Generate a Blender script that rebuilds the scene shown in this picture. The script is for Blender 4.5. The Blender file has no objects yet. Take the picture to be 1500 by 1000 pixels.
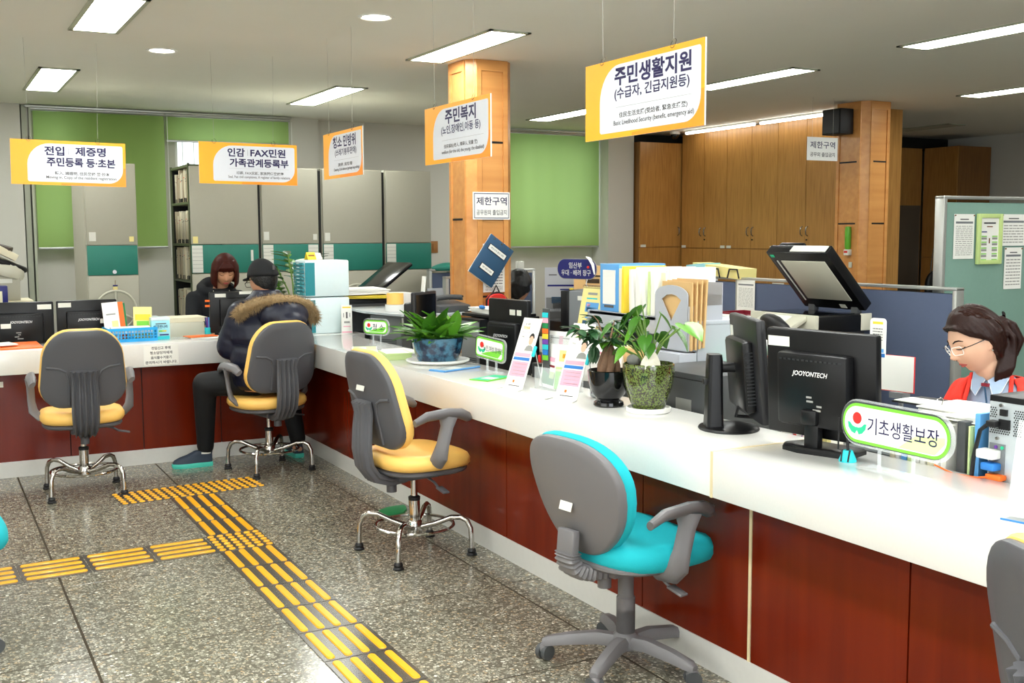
import bpy, bmesh, math, random
from mathutils import Vector, Matrix, noise
R = math.radians
C = bpy.context.scene.collection
random.seed(7)
# ------------------------------------------------------------ camera
F, PITCH, YAW, ROLL, H = 1592.0, R(5.6), R(28.5), R(0.25), 1.5
_f = Vector((math.sin(YAW)*math.cos(PITCH), math.cos(YAW)*math.cos(PITCH), -math.sin(PITCH)))
_r = Vector((math.cos(YAW), -math.sin(YAW), 0)); _u = _r.cross(_f)
_r2 = _r*math.cos(ROLL) - _u*math.sin(ROLL); _u2 = _u*math.cos(ROLL) + _r*math.sin(ROLL)
cam_data = bpy.data.cameras.new('camera'); cam = bpy.data.objects.new('camera', cam_data); C.objects.link(cam)
cam_data.sensor_width = 36; cam_data.lens = 36*F/1500; cam_data.clip_start = .05
_m = Matrix((_r2, _u2, -_f)).transposed().to_4x4(); _m.translation = (0, 0, H); cam.matrix_world = _m
bpy.context.scene.camera = cam
vs = bpy.context.scene.view_settings
vs.view_transform = 'Standard'; vs.look = 'None'; vs.gamma = 1; vs.use_curve_mapping = False
vs.exposure = 0.84
LAMP = 19.0          # emission of the fluorescent diffusers
SKY = 1.7            # daylight behind the blinds
w = bpy.data.worlds.new('world'); bpy.context.scene.world = w; w.use_nodes = True
w.node_tree.nodes['Background'].inputs[0].default_value = (.86, .93, 1, 1)
w.node_tree.nodes['Background'].inputs[1].default_value = SKY
for nm, loc, rot, sx, sy, e in (('front_fill_light', (1.2, -3.12, 1.35), (R(90), 0, 0), 5.0, 2.1, 60), ('left_fill_light', (-2.52, 1.6, 1.5), (R(90), 0, R(-90)), 4.6, 1.6, 30)):  # unseen fill lamps added to brighten the ceiling and chair backs
    ld = bpy.data.lights.new(nm, 'AREA'); ld.shape = 'RECTANGLE'; ld.size = sx; ld.size_y = sy; ld.energy = e; ld.color = (.94, .97, 1)
    lo = bpy.data.objects.new(nm, ld); C.objects.link(lo); lo.location = loc; lo.rotation_euler = rot
cy = bpy.context.scene.cycles
cy.max_bounces = 9; cy.diffuse_bounces = 5; cy.transparent_max_bounces = 16; cy.sample_clamp_indirect = 6
cy.caustics_reflective = False; cy.caustics_refractive = False

# ------------------------------------------------------------ materials
def lin(c):
    return tuple((v/255/12.92 if v/255 <= .04045 else ((v/255+.055)/1.055)**2.4) for v in c) + (1,)
MATS = {}
def mat(name, c, rough=.5, metal=0, spec=.5, alpha=1, emit=0, coat=0, noise_amt=0, noise_scale=30, bump=0, bump_scale=60, trans=0, ior=1.45):
    if name in MATS: return MATS[name]
    m = bpy.data.materials.new(name); m.use_nodes = True; nt = m.node_tree; b = nt.nodes['Principled BSDF']
    b.inputs['Base Color'].default_value = lin(c); b.inputs['Roughness'].default_value = rough
    b.inputs['Metallic'].default_value = metal; b.inputs['Specular IOR Level'].default_value = spec
    b.inputs['Alpha'].default_value = alpha; b.inputs['Coat Weight'].default_value = coat
    b.inputs['Transmission Weight'].default_value = trans; b.inputs['IOR'].default_value = ior
    if emit:
        b.inputs['Emission Color'].default_value = lin(c); b.inputs['Emission Strength'].default_value = emit
    if noise_amt or bump:
        tc = nt.nodes.new('ShaderNodeTexCoord')
        if noise_amt:
            n = nt.nodes.new('ShaderNodeTexNoise'); n.inputs['Scale'].default_value = noise_scale; n.inputs['Detail'].default_value = 4
            nt.links.new(tc.outputs['Object'], n.inputs['Vector'])
            mx = nt.nodes.new('ShaderNodeMix'); mx.data_type = 'RGBA'
            lc = lin(c)
            mx.inputs[6].default_value = tuple(v*(1-noise_amt) for v in lc[:3])+(1,); mx.inputs[7].default_value = tuple(min(1, v*(1+noise_amt)) for v in lc[:3])+(1,)
            nt.links.new(n.outputs[0], mx.inputs[0]); nt.links.new(mx.outputs[2], b.inputs['Base Color'])
        if bump:
            n2 = nt.nodes.new('ShaderNodeTexNoise'); n2.inputs['Scale'].default_value = bump_scale; n2.inputs['Detail'].default_value = 3
            nt.links.new(tc.outputs['Object'], n2.inputs['Vector'])
            bp = nt.nodes.new('ShaderNodeBump'); bp.inputs['Strength'].default_value = bump; bp.inputs['Distance'].default_value = .01
            nt.links.new(n2.outputs[0], bp.inputs['Height']); nt.links.new(bp.outputs[0], b.inputs['Normal'])
    MATS[name] = m
    return m

def wood(name, c1, c2, axis='Z', rough=.35, scale=14, coat=0, stretch=.06, spec=.5):
    m = bpy.data.materials.new(name); m.use_nodes = True; nt = m.node_tree; b = nt.nodes['Principled BSDF']
    tc = nt.nodes.new('ShaderNodeTexCoord'); mp = nt.nodes.new('ShaderNodeMapping')
    s = [1, 1, 1]; s['XYZ'.index(axis)] = stretch; mp.inputs['Scale'].default_value = s
    n = nt.nodes.new('ShaderNodeTexNoise'); n.inputs['Scale'].default_value = scale*3; n.inputs['Detail'].default_value = 6; n.inputs['Distortion'].default_value = .4
    n2 = nt.nodes.new('ShaderNodeTexNoise'); n2.inputs['Scale'].default_value = 1.7; n2.inputs['Detail'].default_value = 2
    nt.links.new(tc.outputs['Object'], mp.inputs[0]); nt.links.new(mp.outputs[0], n.inputs['Vector']); nt.links.new(tc.outputs['Object'], n2.inputs['Vector'])
    ad = nt.nodes.new('ShaderNodeMath'); ad.operation = 'MULTIPLY_ADD'; ad.inputs[1].default_value = .65
    mu = nt.nodes.new('ShaderNodeMath'); mu.operation = 'MULTIPLY'; mu.inputs[1].default_value = .35
    nt.links.new(n2.outputs[0], mu.inputs[0]); nt.links.new(n.outputs[0], ad.inputs[0]); nt.links.new(mu.outputs[0], ad.inputs[2])
    cr = nt.nodes.new('ShaderNodeValToRGB'); cr.color_ramp.elements[0].position = .36; cr.color_ramp.elements[1].position = .64
    cr.color_ramp.elements[0].color = lin(c1); cr.color_ramp.elements[1].color = lin(c2)
    nt.links.new(ad.outputs[0], cr.inputs[0]); nt.links.new(cr.outputs[0], b.inputs['Base Color'])
    b.inputs['Roughness'].default_value = rough; b.inputs['Coat Weight'].default_value = coat; b.inputs['Coat Roughness'].default_value = .15; b.inputs['Specular IOR Level'].default_value = spec
    MATS[name] = m
    return m

def terrazzo():
    m = bpy.data.materials.new('terrazzo'); m.use_nodes = True; nt = m.node_tree; b = nt.nodes['Principled BSDF']; L = nt.links.new
    tc = nt.nodes.new('ShaderNodeTexCoord')
    geo = nt.nodes.new('ShaderNodeNewGeometry')
    v = nt.nodes.new('ShaderNodeTexVoronoi'); v.inputs['Scale'].default_value = 92; v.inputs['Randomness'].default_value = 1
    L(geo.outputs['Position'], v.inputs['Vector'])
    v2 = nt.nodes.new('ShaderNodeTexVoronoi'); v2.feature = 'DISTANCE_TO_EDGE'; v2.inputs['Scale'].default_value = 92
    L(geo.outputs['Position'], v2.inputs['Vector'])
    sep = nt.nodes.new('ShaderNodeSeparateColor'); L(v.outputs['Color'], sep.inputs[0])
    cr = nt.nodes.new('ShaderNodeValToRGB'); e = cr.color_ramp.elements
    e[0].position = 0; e[0].color = lin((88, 85, 74)); e[1].position = 1; e[1].color = lin((238, 234, 218))
    for p, c in ((.3, (116, 112, 98)), (.55, (148, 144, 129)), (.8, (184, 180, 164)), (.93, (172, 150, 118))):
        q = e.new(p); q.color = lin(c)
    L(sep.outputs[0], cr.inputs[0])
    edge = nt.nodes.new('ShaderNodeValToRGB'); edge.color_ramp.elements[0].position = .02; edge.color_ramp.elements[1].position = .14
    L(v2.outputs[0], edge.inputs[0])
    mx = nt.nodes.new('ShaderNodeMix'); mx.data_type = 'RGBA'; mx.inputs[6].default_value = lin((98, 95, 82))
    L(edge.outputs[0], mx.inputs[0]); L(cr.outputs[0], mx.inputs[7])
    n = nt.nodes.new('ShaderNodeTexNoise'); n.inputs['Scale'].default_value = 2.2; n.inputs['Detail'].default_value = 5; L(geo.outputs['Position'], n.inputs['Vector'])
    r2 = nt.nodes.new('ShaderNodeMapRange'); r2.inputs[3].default_value = .78; r2.inputs[4].default_value = 1.12; L(n.outputs[0], r2.inputs[0])
    hs = nt.nodes.new('ShaderNodeHueSaturation'); L(mx.outputs[2], hs.inputs['Color']); L(r2.outputs[0], hs.inputs['Value'])
    L(hs.outputs[0], b.inputs['Base Color'])
    r3 = nt.nodes.new('ShaderNodeMapRange'); r3.inputs[3].default_value = .1; r3.inputs[4].default_value = .26; L(n.outputs[0], r3.inputs[0])
    L(r3.outputs[0], b.inputs['Roughness'])
    MATS['terrazzo'] = m
    return m

def blind_mat():
    m = bpy.data.materials.new('blind'); m.use_nodes = True; nt = m.node_tree; L = nt.links.new
    out = nt.nodes['Material Output']; b = nt.nodes['Principled BSDF']; b.inputs['Base Color'].default_value = lin((142, 172, 92)); b.inputs['Roughness'].default_value = .8
    t = nt.nodes.new('ShaderNodeBsdfTranslucent'); t.inputs[0].default_value = lin((186, 220, 140))
    wv = nt.nodes.new('ShaderNodeTexWave'); wv.inputs['Scale'].default_value = 30; wv.bands_direction = 'X'; wv.inputs['Distortion'].default_value = 2
    tc = nt.nodes.new('ShaderNodeTexCoord'); L(tc.outputs['Object'], wv.inputs[0])
    bp = nt.nodes.new('ShaderNodeBump'); bp.inputs['Strength'].default_value = .15; L(wv.outputs[0], bp.inputs['Height']); L(bp.outputs[0], b.inputs['Normal'])
    mx = nt.nodes.new('ShaderNodeMixShader'); mx.inputs[0].default_value = .33
    L(b.outputs[0], mx.inputs[1]); L(t.outputs[0], mx.inputs[2]); L(mx.outputs[0], out.inputs[0])
    MATS['blind'] = m
    return m

def mottled(name, c1, c2, scale, rough=.12, thr=.5):
    m = bpy.data.materials.new(name); m.use_nodes = True; nt = m.node_tree; b = nt.nodes['Principled BSDF']; L = nt.links.new
    tc = nt.nodes.new('ShaderNodeTexCoord'); n = nt.nodes.new('ShaderNodeTexNoise'); n.inputs['Scale'].default_value = scale; n.inputs['Detail'].default_value = 5
    L(tc.outputs['Object'], n.inputs['Vector'])
    cr = nt.nodes.new('ShaderNodeValToRGB'); cr.color_ramp.elements[0].position = thr-.08; cr.color_ramp.elements[1].position = thr+.08
    cr.color_ramp.elements[0].color = lin(c1); cr.color_ramp.elements[1].color = lin(c2)
    L(n.outputs[0], cr.inputs[0]); L(cr.outputs[0], b.inputs['Base Color']); b.inputs['Roughness'].default_value = rough; b.inputs['Coat Weight'].default_value = .6
    MATS[name] = m
    return m

terrazzo(); blind_mat()
wood('pillar_wood', (196, 132, 70), (214, 154, 88), 'X', rough=.32, scale=5, coat=.15)
wood('cabinet_wood', (160, 112, 54), (190, 140, 74), 'Z', rough=.36, scale=18)
wood('side_wood', (118, 78, 36), (140, 96, 46), 'Z', rough=.4, scale=18)
wood('far_wood', (136, 86, 40), (166, 108, 54), 'Z', rough=.4, scale=18)
wood('red_wood', (94, 23, 5), (112, 32, 8), 'Z', rough=.2, scale=4, coat=0, spec=.28)
mottled('blue_glaze', (24, 44, 70), (60, 112, 140), 26)
mottled('moss_glaze', (48, 40, 20), (96, 114, 54), 150)
W = mat('wall', (198, 196, 186), .85, noise_amt=.03, noise_scale=1.5)
mat('ceiling', (232, 231, 222), .9, noise_amt=.025, noise_scale=2)
mat('grout', (52, 42, 24), .8)
mat('quartz', (226, 225, 221), .14, noise_amt=.035, noise_scale=160, coat=.3)
mat('toe', (206, 205, 200), .4, noise_amt=.04, noise_scale=40)
mat('seam', (216, 198, 158), .5)
mat('diffuser', (250, 253, 250), .5, emit=LAMP)
mat('bulb', (255, 246, 228), .5, emit=12)
mat('tube_glow', (255, 252, 244), .5, emit=7)
mat('lamp_off', (200, 196, 182), .6)
mat('lamp_frame', (176, 180, 160), .5)
mat('steel', (150, 150, 148), .22, metal=.9)
mat('chrome', (190, 186, 180), .12, metal=1)
mat('yellow_bar', (246, 176, 22), .35, coat=.3, noise_amt=.05, noise_scale=30)
mat('tactile_plate', (104, 101, 96), .26, metal=.6)
mat('rack', (176, 173, 156), .45, noise_amt=.02)
mat('rack_dark', (30, 30, 28), .6)
mat('rack_green', (86, 94, 66), .5)
mat('teal', (34, 122, 106), .5, noise_amt=.04)
mat('label_white', (224, 224, 214), .5)
mat('manila_grey', (186, 172, 146), .7, noise_amt=.08)
mat('line_grey', (150, 150, 146), .6)
mat('ink', (40, 38, 48), .5)
mat('grey_ink', (84, 82, 84), .5)
mat('navy_ink', (24, 14, 74), .45)
mat('sign_orange', (255, 172, 30), .35)
mat('sign_orange_deep', (252, 148, 30), .35)
mat('sign_white', (212, 215, 222), .35)
mat('edge_white', (232, 230, 224), .4)
mat('nylon', (170, 168, 160), .4)
mat('wire', (90, 84, 76), .4, metal=.7)
mat('grey_plastic', (112, 110, 112), .42, bump=.06, bump_scale=400)
mat('dark_plastic', (84, 84, 88), .42, bump=.06, bump_scale=400)
mat('light_grey_plastic', (150, 148, 150), .45)
mat('yellow_leather', (252, 202, 108), .42, noise_amt=.03, noise_scale=9, bump=.15, bump_scale=25)
mat('aqua_fabric', (20, 178, 190), .8, bump=.1, bump_scale=300)
mat('black_rubber', (14, 14, 16), .5)
mat('black_gloss', (10, 10, 13), .16, coat=.3)
mat('black_plastic', (14, 14, 16), .34, spec=.35)
mat('mid_black', (26, 26, 29), .4)
mat('screen', (12, 14, 18), .08)
mat('logo_white', (226, 226, 226), .4)
mat('white', (238, 238, 234), .45)
mat('paper', (236, 236, 230), .7)
mat('cream', (226, 218, 190), .7)
mat('folder_cream', (204, 198, 176), .7, noise_amt=.08, noise_scale=20)
mat('blue_partition', (82, 93, 118), .85, bump=.1, bump_scale=500, noise_amt=.04, noise_scale=60)
mat('green_partition', (116, 148, 136), .85, bump=.1, bump_scale=500, noise_amt=.04, noise_scale=60)
mat('alu', (184, 186, 182), .3, metal=.6)
mat('desk', (196, 192, 180), .4)
mat('pc_grey', (132, 136, 138), .4, metal=.3)
mat('pc_light', (196, 204, 208), .35, metal=.4)
mat('grille', (34, 36, 38), .6)
mat('cyan', (36, 196, 206), .4)
mat('blue_basket', (36, 162, 224), .4)
mat('pale_cyan', (160, 220, 232), .4)
mat('orange', (244, 112, 36), .5)
mat('red', (214, 40, 34), .5)
mat('deep_green', (22, 128, 74), .5)
mat('lime', (120, 206, 60), .45)
mat('pale_green', (206, 226, 160), .6)
mat('yellow', (240, 210, 60), .5)
mat('pale_yellow', (240, 226, 150), .6)
mat('pink', (240, 170, 190), .6)
mat('blue', (40, 120, 200), .5)
mat('light_blue', (96, 164, 224), .45)
mat('purple', (110, 60, 160), .5)
mat('navy', (30, 34, 108), .4)
mat('manila', (214, 176, 120), .65, noise_amt=.04)
mat('brown', (120, 74, 40), .6)
mat('mid_brown', (150, 104, 54), .6)
mat('maroon', (130, 24, 44), .5)
mat('folder_blue', (40, 78, 110), .45)
mat('green_folder', (40, 190, 140), .5)
mat('rack_plastic', (176, 180, 188), .35)
mat('beige', (206, 204, 186), .4)
mat('dark_grey', (72, 74, 76), .45)
mat('mid_grey', (118, 122, 126), .5)
mat('dark_board', (58, 46, 34), .5)
mat('acrylic', (235, 240, 242), .05, alpha=.28)
mat('frost', (214, 230, 232), .35, noise_amt=.03)
mat('teal_drawer', (60, 150, 160), .15, alpha=.85)
mat('glass', (240, 248, 250), .02, alpha=.12)
mat('leaf_green', (62, 112, 34), .32, noise_amt=.22, noise_scale=14)
mat('leaf_dark', (46, 84, 50), .3, noise_amt=.2, noise_scale=14)
mat('leaf_bright', (92, 150, 44), .32, noise_amt=.18, noise_scale=14)
mat('stem_green', (104, 136, 60), .5)
mat('bark', (118, 88, 66), .7, noise_amt=.25, noise_scale=30, bump=.4, bump_scale=60)
mat('soil', (58, 44, 30), .9, noise_amt=.4, noise_scale=80, bump=1, bump_scale=90)
mat('moss', (92, 96, 40), .9, noise_amt=.4, noise_scale=90, bump=1, bump_scale=120)
mat('rock', (224, 218, 200), .7, noise_amt=.08, noise_scale=30, bump=.5, bump_scale=40)
mat('black_glaze', (14, 14, 16), .1, coat=.2)
mat('skin', (224, 180, 152), .5)
mat('skin_tan', (196, 142, 110), .5)
mat('lip', (176, 76, 74), .4)
mat('eye_white', (232, 228, 222), .3)
mat('eye_dark', (30, 20, 16), .2)
mat('hair_brown', (36, 18, 14), .38, spec=.25, noise_amt=.35, noise_scale=70, bump=.15, bump_scale=160)
mat('hair_light', (50, 28, 22), .25)
mat('hair_red', (60, 18, 9), .5, spec=.2, noise_amt=.35, noise_scale=70, bump=.15, bump_scale=160)
mat('hair_black', (10, 9, 9), .42, bump=.5, bump_scale=120)
mat('hoodie', (10, 13, 19), .85, bump=.15, bump_scale=90)
mat('cap', (8, 10, 14), .8)
mat('puffer', (14, 19, 40), .4, noise_amt=.15, noise_scale=12, bump=.35, bump_scale=22)
mat('trousers', (10, 11, 14), .7, bump=.2, bump_scale=20)
mat('fur', (156, 132, 96), .8, noise_amt=.45, noise_scale=60)
mat('shoe', (34, 46, 62), .6)
mat('shoe_sole', (70, 190, 170), .5)
mat('sock', (214, 212, 206), .8)
mat('cardigan', (232, 58, 44), .85, bump=.3, bump_scale=150)
mat('shirt', (158, 180, 208), .7, noise_amt=.06, noise_scale=60)
mat('jacket_brown', (112, 102, 88), .8, noise_amt=.08)
mat('frame_lime', (192, 214, 140), .4)
mat('glow_green', (110, 190, 60), .3, alpha=.8)
mat('outside', (214, 222, 228), .8)
mat('outside_roof', (150, 90, 74), .8)
mat('straw', (206, 166, 110), .8)

# ------------------------------------------------------------ geometry collector
class G:
    def __init__(s, M=None): s.bm = bmesh.new(); s.M = M or Matrix()
    def _v(s, p): return s.bm.verts.new(s.M @ Vector(p))
    def face(s, vs_):
        try: return s.bm.faces.new(vs_)
        except ValueError: return None
    def poly(s, pts): s.face([s._v(p) for p in pts]); return s
    def box(s, c, d, rot=None, bev=0, seg=2):
        M = Matrix.Translation(c)
        if rot: M = M @ (rot if isinstance(rot, Matrix) else Matrix.Rotation(rot[2], 4, 'Z') @ Matrix.Rotation(rot[1], 4, 'Y') @ Matrix.Rotation(rot[0], 4, 'X'))
        M = s.M @ M @ Matrix.Diagonal((d[0], d[1], d[2], 1))
        r = bmesh.ops.create_cube(s.bm, size=1, matrix=M)
        if bev:
            es = list({e for v in r['verts'] for e in v.link_edges})
            bmesh.ops.bevel(s.bm, geom=es, offset=bev, segments=seg, affect='EDGES', profile=.5)
        return s
    def span(s, a, b, bev=0):   # box from corner a to corner b
        return s.box([(a[i]+b[i])/2 for i in range(3)], [abs(b[i]-a[i]) for i in range(3)], None, bev)
    def rings(s, rings, closed=True, cap=True, loop=False):
        V = [[s._v(p) for p in r] for r in rings]; n = len(V[0])
        pairs = list(zip(V, V[1:])) + ([(V[-1], V[0])] if loop else [])
        for a, b in pairs:
            for i in range(n if closed else n-1):
                j = (i+1) % n; s.face((a[i], a[j], b[j], b[i]))
        if cap and closed and not loop: s.face(V[0][::-1]); s.face(V[-1])
        return s
    def tube(s, pts, r, n=8, loop=False, rr=None, cap=True, flat=1.0):
        P = [Vector(p) for p in pts]; out = []; up = None
        for i, p in enumerate(P):
            if loop: t = (P[(i+1) % len(P)] - P[i-1]).normalized()
            else: t = (P[min(i+1, len(P)-1)] - P[max(i-1, 0)]).normalized()
            if up is None: up = t.orthogonal().normalized()
            up = (up - t*up.dot(t)).normalized(); sd = t.cross(up)
            q = rr[i] if rr else r
            out.append([p + up*(q*math.cos(2*math.pi*k/n)) + sd*(q*flat*math.sin(2*math.pi*k/n)) for k in range(n)])
        return s.rings(out, cap=cap, loop=loop)
    def cyl(s, a, b, r, r2=None, n=20): return s.tube([a, b], r, n, rr=[r, r if r2 is None else r2])
    def lathe(s, prof, c=(0, 0, 0), n=32, sx=1, sy=1):
        return s.rings([[(c[0]+r*sx*math.cos(2*math.pi*k/n), c[1]+r*sy*math.sin(2*math.pi*k/n), c[2]+z) for k in range(n)] for r, z in prof])
    def ball(s, c, r, n=16, m=10):
        r = r if hasattr(r, '__len__') else (r, r, r); rs = []
        for i in range(1, m):
            a = math.pi*i/m - math.pi/2
            rs.append([(c[0]+r[0]*math.cos(a)*math.cos(2*math.pi*k/n), c[1]+r[1]*math.cos(a)*math.sin(2*math.pi*k/n), c[2]+r[2]*math.sin(a)) for k in range(n)])
        return s.rings(rs)
    def limb(s, pts, rr, n=14):
        for p, r in zip(pts, rr): s.ball(p, r, n, 10)
        for i in range(len(pts)-1): s.tube([pts[i], pts[i+1]], 0, n, rr=[rr[i], rr[i+1]])
        return s
    def prism(s, pts, y0, y1, warp=None):   # outline in x,z pushed from y0 to y1
        f = warp or (lambda x, y, z: (x, y, z))
        return s.rings([[f(x, y0, z) for x, z in pts], [f(x, y1, z) for x, z in pts]])
    def flat(s, pts, y): return s.poly([(x, y, z) for x, z in pts])
    def pillow(s, outline, T, e=.12, bulge=.01, warp=None, levels=5, dome=(.82, .6, .35, .12)):
        cx = sum(p[0] for p in outline)/len(outline); cy_ = sum(p[1] for p in outline)/len(outline)
        f = warp or (lambda x, y, z: (x, y, z)); prof = []
        for k in dome[::-1]: prof.append((k*(1-e), -T/2))
        for i in range(levels+1):
            a = -math.pi/2 + math.pi*i/levels; prof.append((1-e*(1-math.cos(a)), T/2*math.sin(a)))
        for k in dome: prof.append((k*(1-e), T/2 + bulge*(1-k*k)))
        return s.rings([[f(cx+(x-cx)*q, cy_+(y-cy_)*q, z) for x, y in outline] for q, z in prof])
    def out(s, name, m, parent=None, loc=None, rot=None, smooth=True, ang=38, label=None):
        bmesh.ops.recalc_face_normals(s.bm, faces=s.bm.faces)
        me = bpy.data.meshes.new(name); s.bm.to_mesh(me); s.bm.free()
        me.materials.append(MATS[m] if isinstance(m, str) else m)
        if smooth:
            me.polygons.foreach_set('use_smooth', [True]*len(me.polygons)); me.set_sharp_from_angle(angle=R(ang))
        o = bpy.data.objects.new(name, me); C.objects.link(o); o.parent = parent
        if loc is not None: o.location = loc
        if rot is not None: o.rotation_euler = rot
        if label: o['label'] = label
        return o

def tag(o, label, cat, group=None):
    o['label'] = label; o['category'] = cat
    if group: o['group'] = group
    return o
def thing(name, label, cat, loc=(0, 0, 0), rz=0, group=None, rot=None):
    o = bpy.data.objects.new(name, None); C.objects.link(o); o.location = loc; o.rotation_euler = rot or (0, 0, rz); o.empty_display_size = .05
    return tag(o, label, cat, group)
def struct(o): o['kind'] = 'structure'; return o
def dup(o, loc, rot=None, label=None, parent=None):
    c = o.copy(); C.objects.link(c); c.location = loc
    if parent: c.parent = parent
    if rot is not None: c.rotation_euler = rot
    if label: c['label'] = label
    for ch in list(o.children):
        d = ch.copy(); C.objects.link(d); d.parent = c
        for g in list(ch.children):
            e = g.copy(); C.objects.link(e); e.parent = d
    return c

def rrect(w_, h_, r, cx=0, cz=0, n=5, rs=None):
    """rounded rectangle outline; rs = radii for corners tr, tl, bl, br"""
    rs = rs or (r, r, r, r); out = []
    for (sx, sz, a0), q in zip(((1, 1, 0), (-1, 1, 90), (-1, -1, 180), (1, -1, 270)), rs):
        for k in range(n+1):
            a = R(a0+90*k/n); out.append((cx+sx*(w_/2-q)+q*math.cos(a), cz+sz*(h_/2-q)+q*math.sin(a)))
    return out

_tcache = {}
def text_mesh(body, weight=0):
    k = (body, weight)
    if k in _tcache: return _tcache[k]
    t = bpy.data.curves.new('lettering', 'FONT'); t.body = body; t.offset = weight; t.resolution_u = 3
    o = bpy.data.objects.new('lettering', t); C.objects.link(o)
    dg = bpy.context.evaluated_depsgraph_get(); me = bpy.data.meshes.new_from_object(o.evaluated_get(dg))
    bpy.data.objects.remove(o)
    vs_ = [v.co.copy() for v in me.vertices]; fs = [tuple(p.vertices) for p in me.polygons]; bpy.data.meshes.remove(me)
    _tcache[k] = (vs_, fs)
    return _tcache[k]
def text(parent, body, x, z, wd, ht, y, m='ink', weight=0, shear=0, pos=None, name='lettering'):
    """flat print fitted into wd x ht, centred on x,z in the parent's front (-Y) plane"""
    vs_, fs = text_mesh(body, weight)
    x0 = min(v.x for v in vs_); x1 = max(v.x for v in vs_); y0 = min(v.y for v in vs_); y1 = max(v.y for v in vs_)
    me = bpy.data.meshes.new(name)
    me.from_pydata([((v.x-(x0+x1)/2)/(x1-x0)*wd+x + shear*(v.y-(y0+y1)/2)/(y1-y0)*ht, y, (v.y-(y0+y1)/2)/(y1-y0)*ht+z) for v in vs_], [], fs)
    me.materials.append(MATS[m]); o = bpy.data.objects.new(name, me); C.objects.link(o); o.parent = parent
    return o
def prints(parent, rects, y, name='print'):
    by = {}
    for x, z, a, b, m in rects: by.setdefault(m, []).append((x, z, a, b))
    for m, l in by.items():
        g = G()
        for x, z, a, b in l: g.poly([(x-a/2, y, z-b/2), (x+a/2, y, z-b/2), (x+a/2, y, z+b/2), (x-a/2, y, z+b/2)])
        g.out(name, m, parent, smooth=False)
def fine_lines(x0, x1, z0, z1, n, m='grey_ink', t=.3):
    rs = []
    for i in range(n):
        z = z1-(i+.5)*(z1-z0)/n; a = x0
        while a < x1-.002:
            b = min(x1, a+random.uniform(.08, .3)*(x1-x0)); rs.append(((a+b)/2, z, (b-a)*.82, (z1-z0)/n*t, m)); a = b
    return rs
def remesh(g, name, m, parent, voxel=.008, smooth=6, tex=None):
    o = g.out(name, m, None, smooth=True)
    a = o.modifiers.new('r', 'REMESH'); a.mode = 'VOXEL'; a.voxel_size = voxel; a.use_smooth_shade = True
    b = o.modifiers.new('s', 'SMOOTH'); b.iterations = smooth; b.factor = .5
    if tex: tex(o)
    dg = bpy.context.evaluated_depsgraph_get(); me = bpy.data.meshes.new_from_object(o.evaluated_get(dg)); me.name = name
    old = o.data; o.modifiers.clear(); o.data = me; bpy.data.meshes.remove(old)
    me.polygons.foreach_set('use_smooth', [True]*len(me.polygons)); o.parent = parent
    return o
# ============================================================ SETTING
CEIL = 2.7
XL, XR, YB, YF = -2.6, 11.75, 11.1, -3.2
base = struct(G().span((XL, YF, -.06), (XR, YB, -.0018)).out('floor', 'grout', smooth=False))
xs = [-2.6, -2.04, -1.205, -.37, .47, 1.305, 2.14, 2.6]; ys = [-1.3, -.41, .48, 1.37, 2.26, 3.15, 4.035, 4.92, 5.8, 6.68, 7.5]
for i in range(len(xs)-1):
    for j in range(len(ys)-1):
        g = G().span((xs[i]+.0045, ys[j]+.0045, -.012), (xs[i+1]-.005, ys[j+1]-.005, 0), bev=.0015); g.out('tile', 'terrazzo', base, smooth=False)
G().span((2.62, YF, -.012), (XR, YB, -.001)).out('tile', 'terrazzo', base, smooth=False)
G().span((XL, 7.52, -.012), (2.6, YB, -.001)).out('tile', 'terrazzo', base, smooth=False)
G().span((XL, YF, -.012), (2.6, -1.31, -.001)).out('tile', 'terrazzo', base, smooth=False)
struct(G().span((XL, YF, CEIL), (XR, YB, CEIL+.08)).out('ceiling', 'ceiling', smooth=False))
# back wall with two windows on the left and one on the right
g = G()
wins = [(.99, 1.28, 1.45, 2.62), (2.26, 3.25, 1.45, 2.62), (5.93, 7.06, 1.45, 2.6)]
x = XL
for a, b, z0, z1 in wins:
    g.span((x, YB, 0), (a, YB+.15, CEIL)); g.span((a, YB, 0), (b, YB+.15, z0)); g.span((a, YB, z1), (b, YB+.15, CEIL)); x = b
g.span((x, YB, 0), (XR, YB+.15, CEIL)); struct(g.out('wall_back', 'wall', smooth=False))
struct(G().span((XR, YF, 0), (XR+.1, YB, CEIL)).out('wall_right', 'wall', smooth=False))
struct(G().span((XL-.1, YF, 0), (XL, YB, CEIL)).out('wall_left', 'wall', smooth=False))
struct(G().span((XL, YF-.1, 0), (-1.35, YF, CEIL)).span((3.75, YF-.1, 0), (XR, YF, CEIL)).span((-1.35, YF-.1, 2.42), (3.75, YF, CEIL)).span((-1.35, YF-.1, 0), (3.75, YF, .28)).out('wall_front', 'wall', smooth=False))
wn = struct(G().span((-1.35, YF-.08, .28), (3.75, YF-.03, .33)).span((-1.35, YF-.08, 2.37), (3.75, YF-.03, 2.42)).out('window_4', 'alu', smooth=False))  # unseen window, added along with the front fill lamp
for k in range(5): G().span((-1.35+1.2625*k, YF-.08, .28), (-1.30+1.2625*k, YF-.03, 2.42)).out('mullion', 'alu', wn, smooth=False)
G().span((-1.35, YF-.06, .3), (3.75, YF-.055, 2.4)).out('pane', 'glass', wn, smooth=False)
struct(G().span((3.38, 10.98, 0), (3.69, YB, CEIL)).out('trim_1', 'wall', smooth=False))
struct(G().span((7.13, 10.75, 0), (7.49, YB, CEIL)).out('trim_2', 'wall', smooth=False))
struct(G().span((XL, 10.9, 0), (.86, YB, CEIL)).out('trim_3', 'wall', smooth=False))
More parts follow.
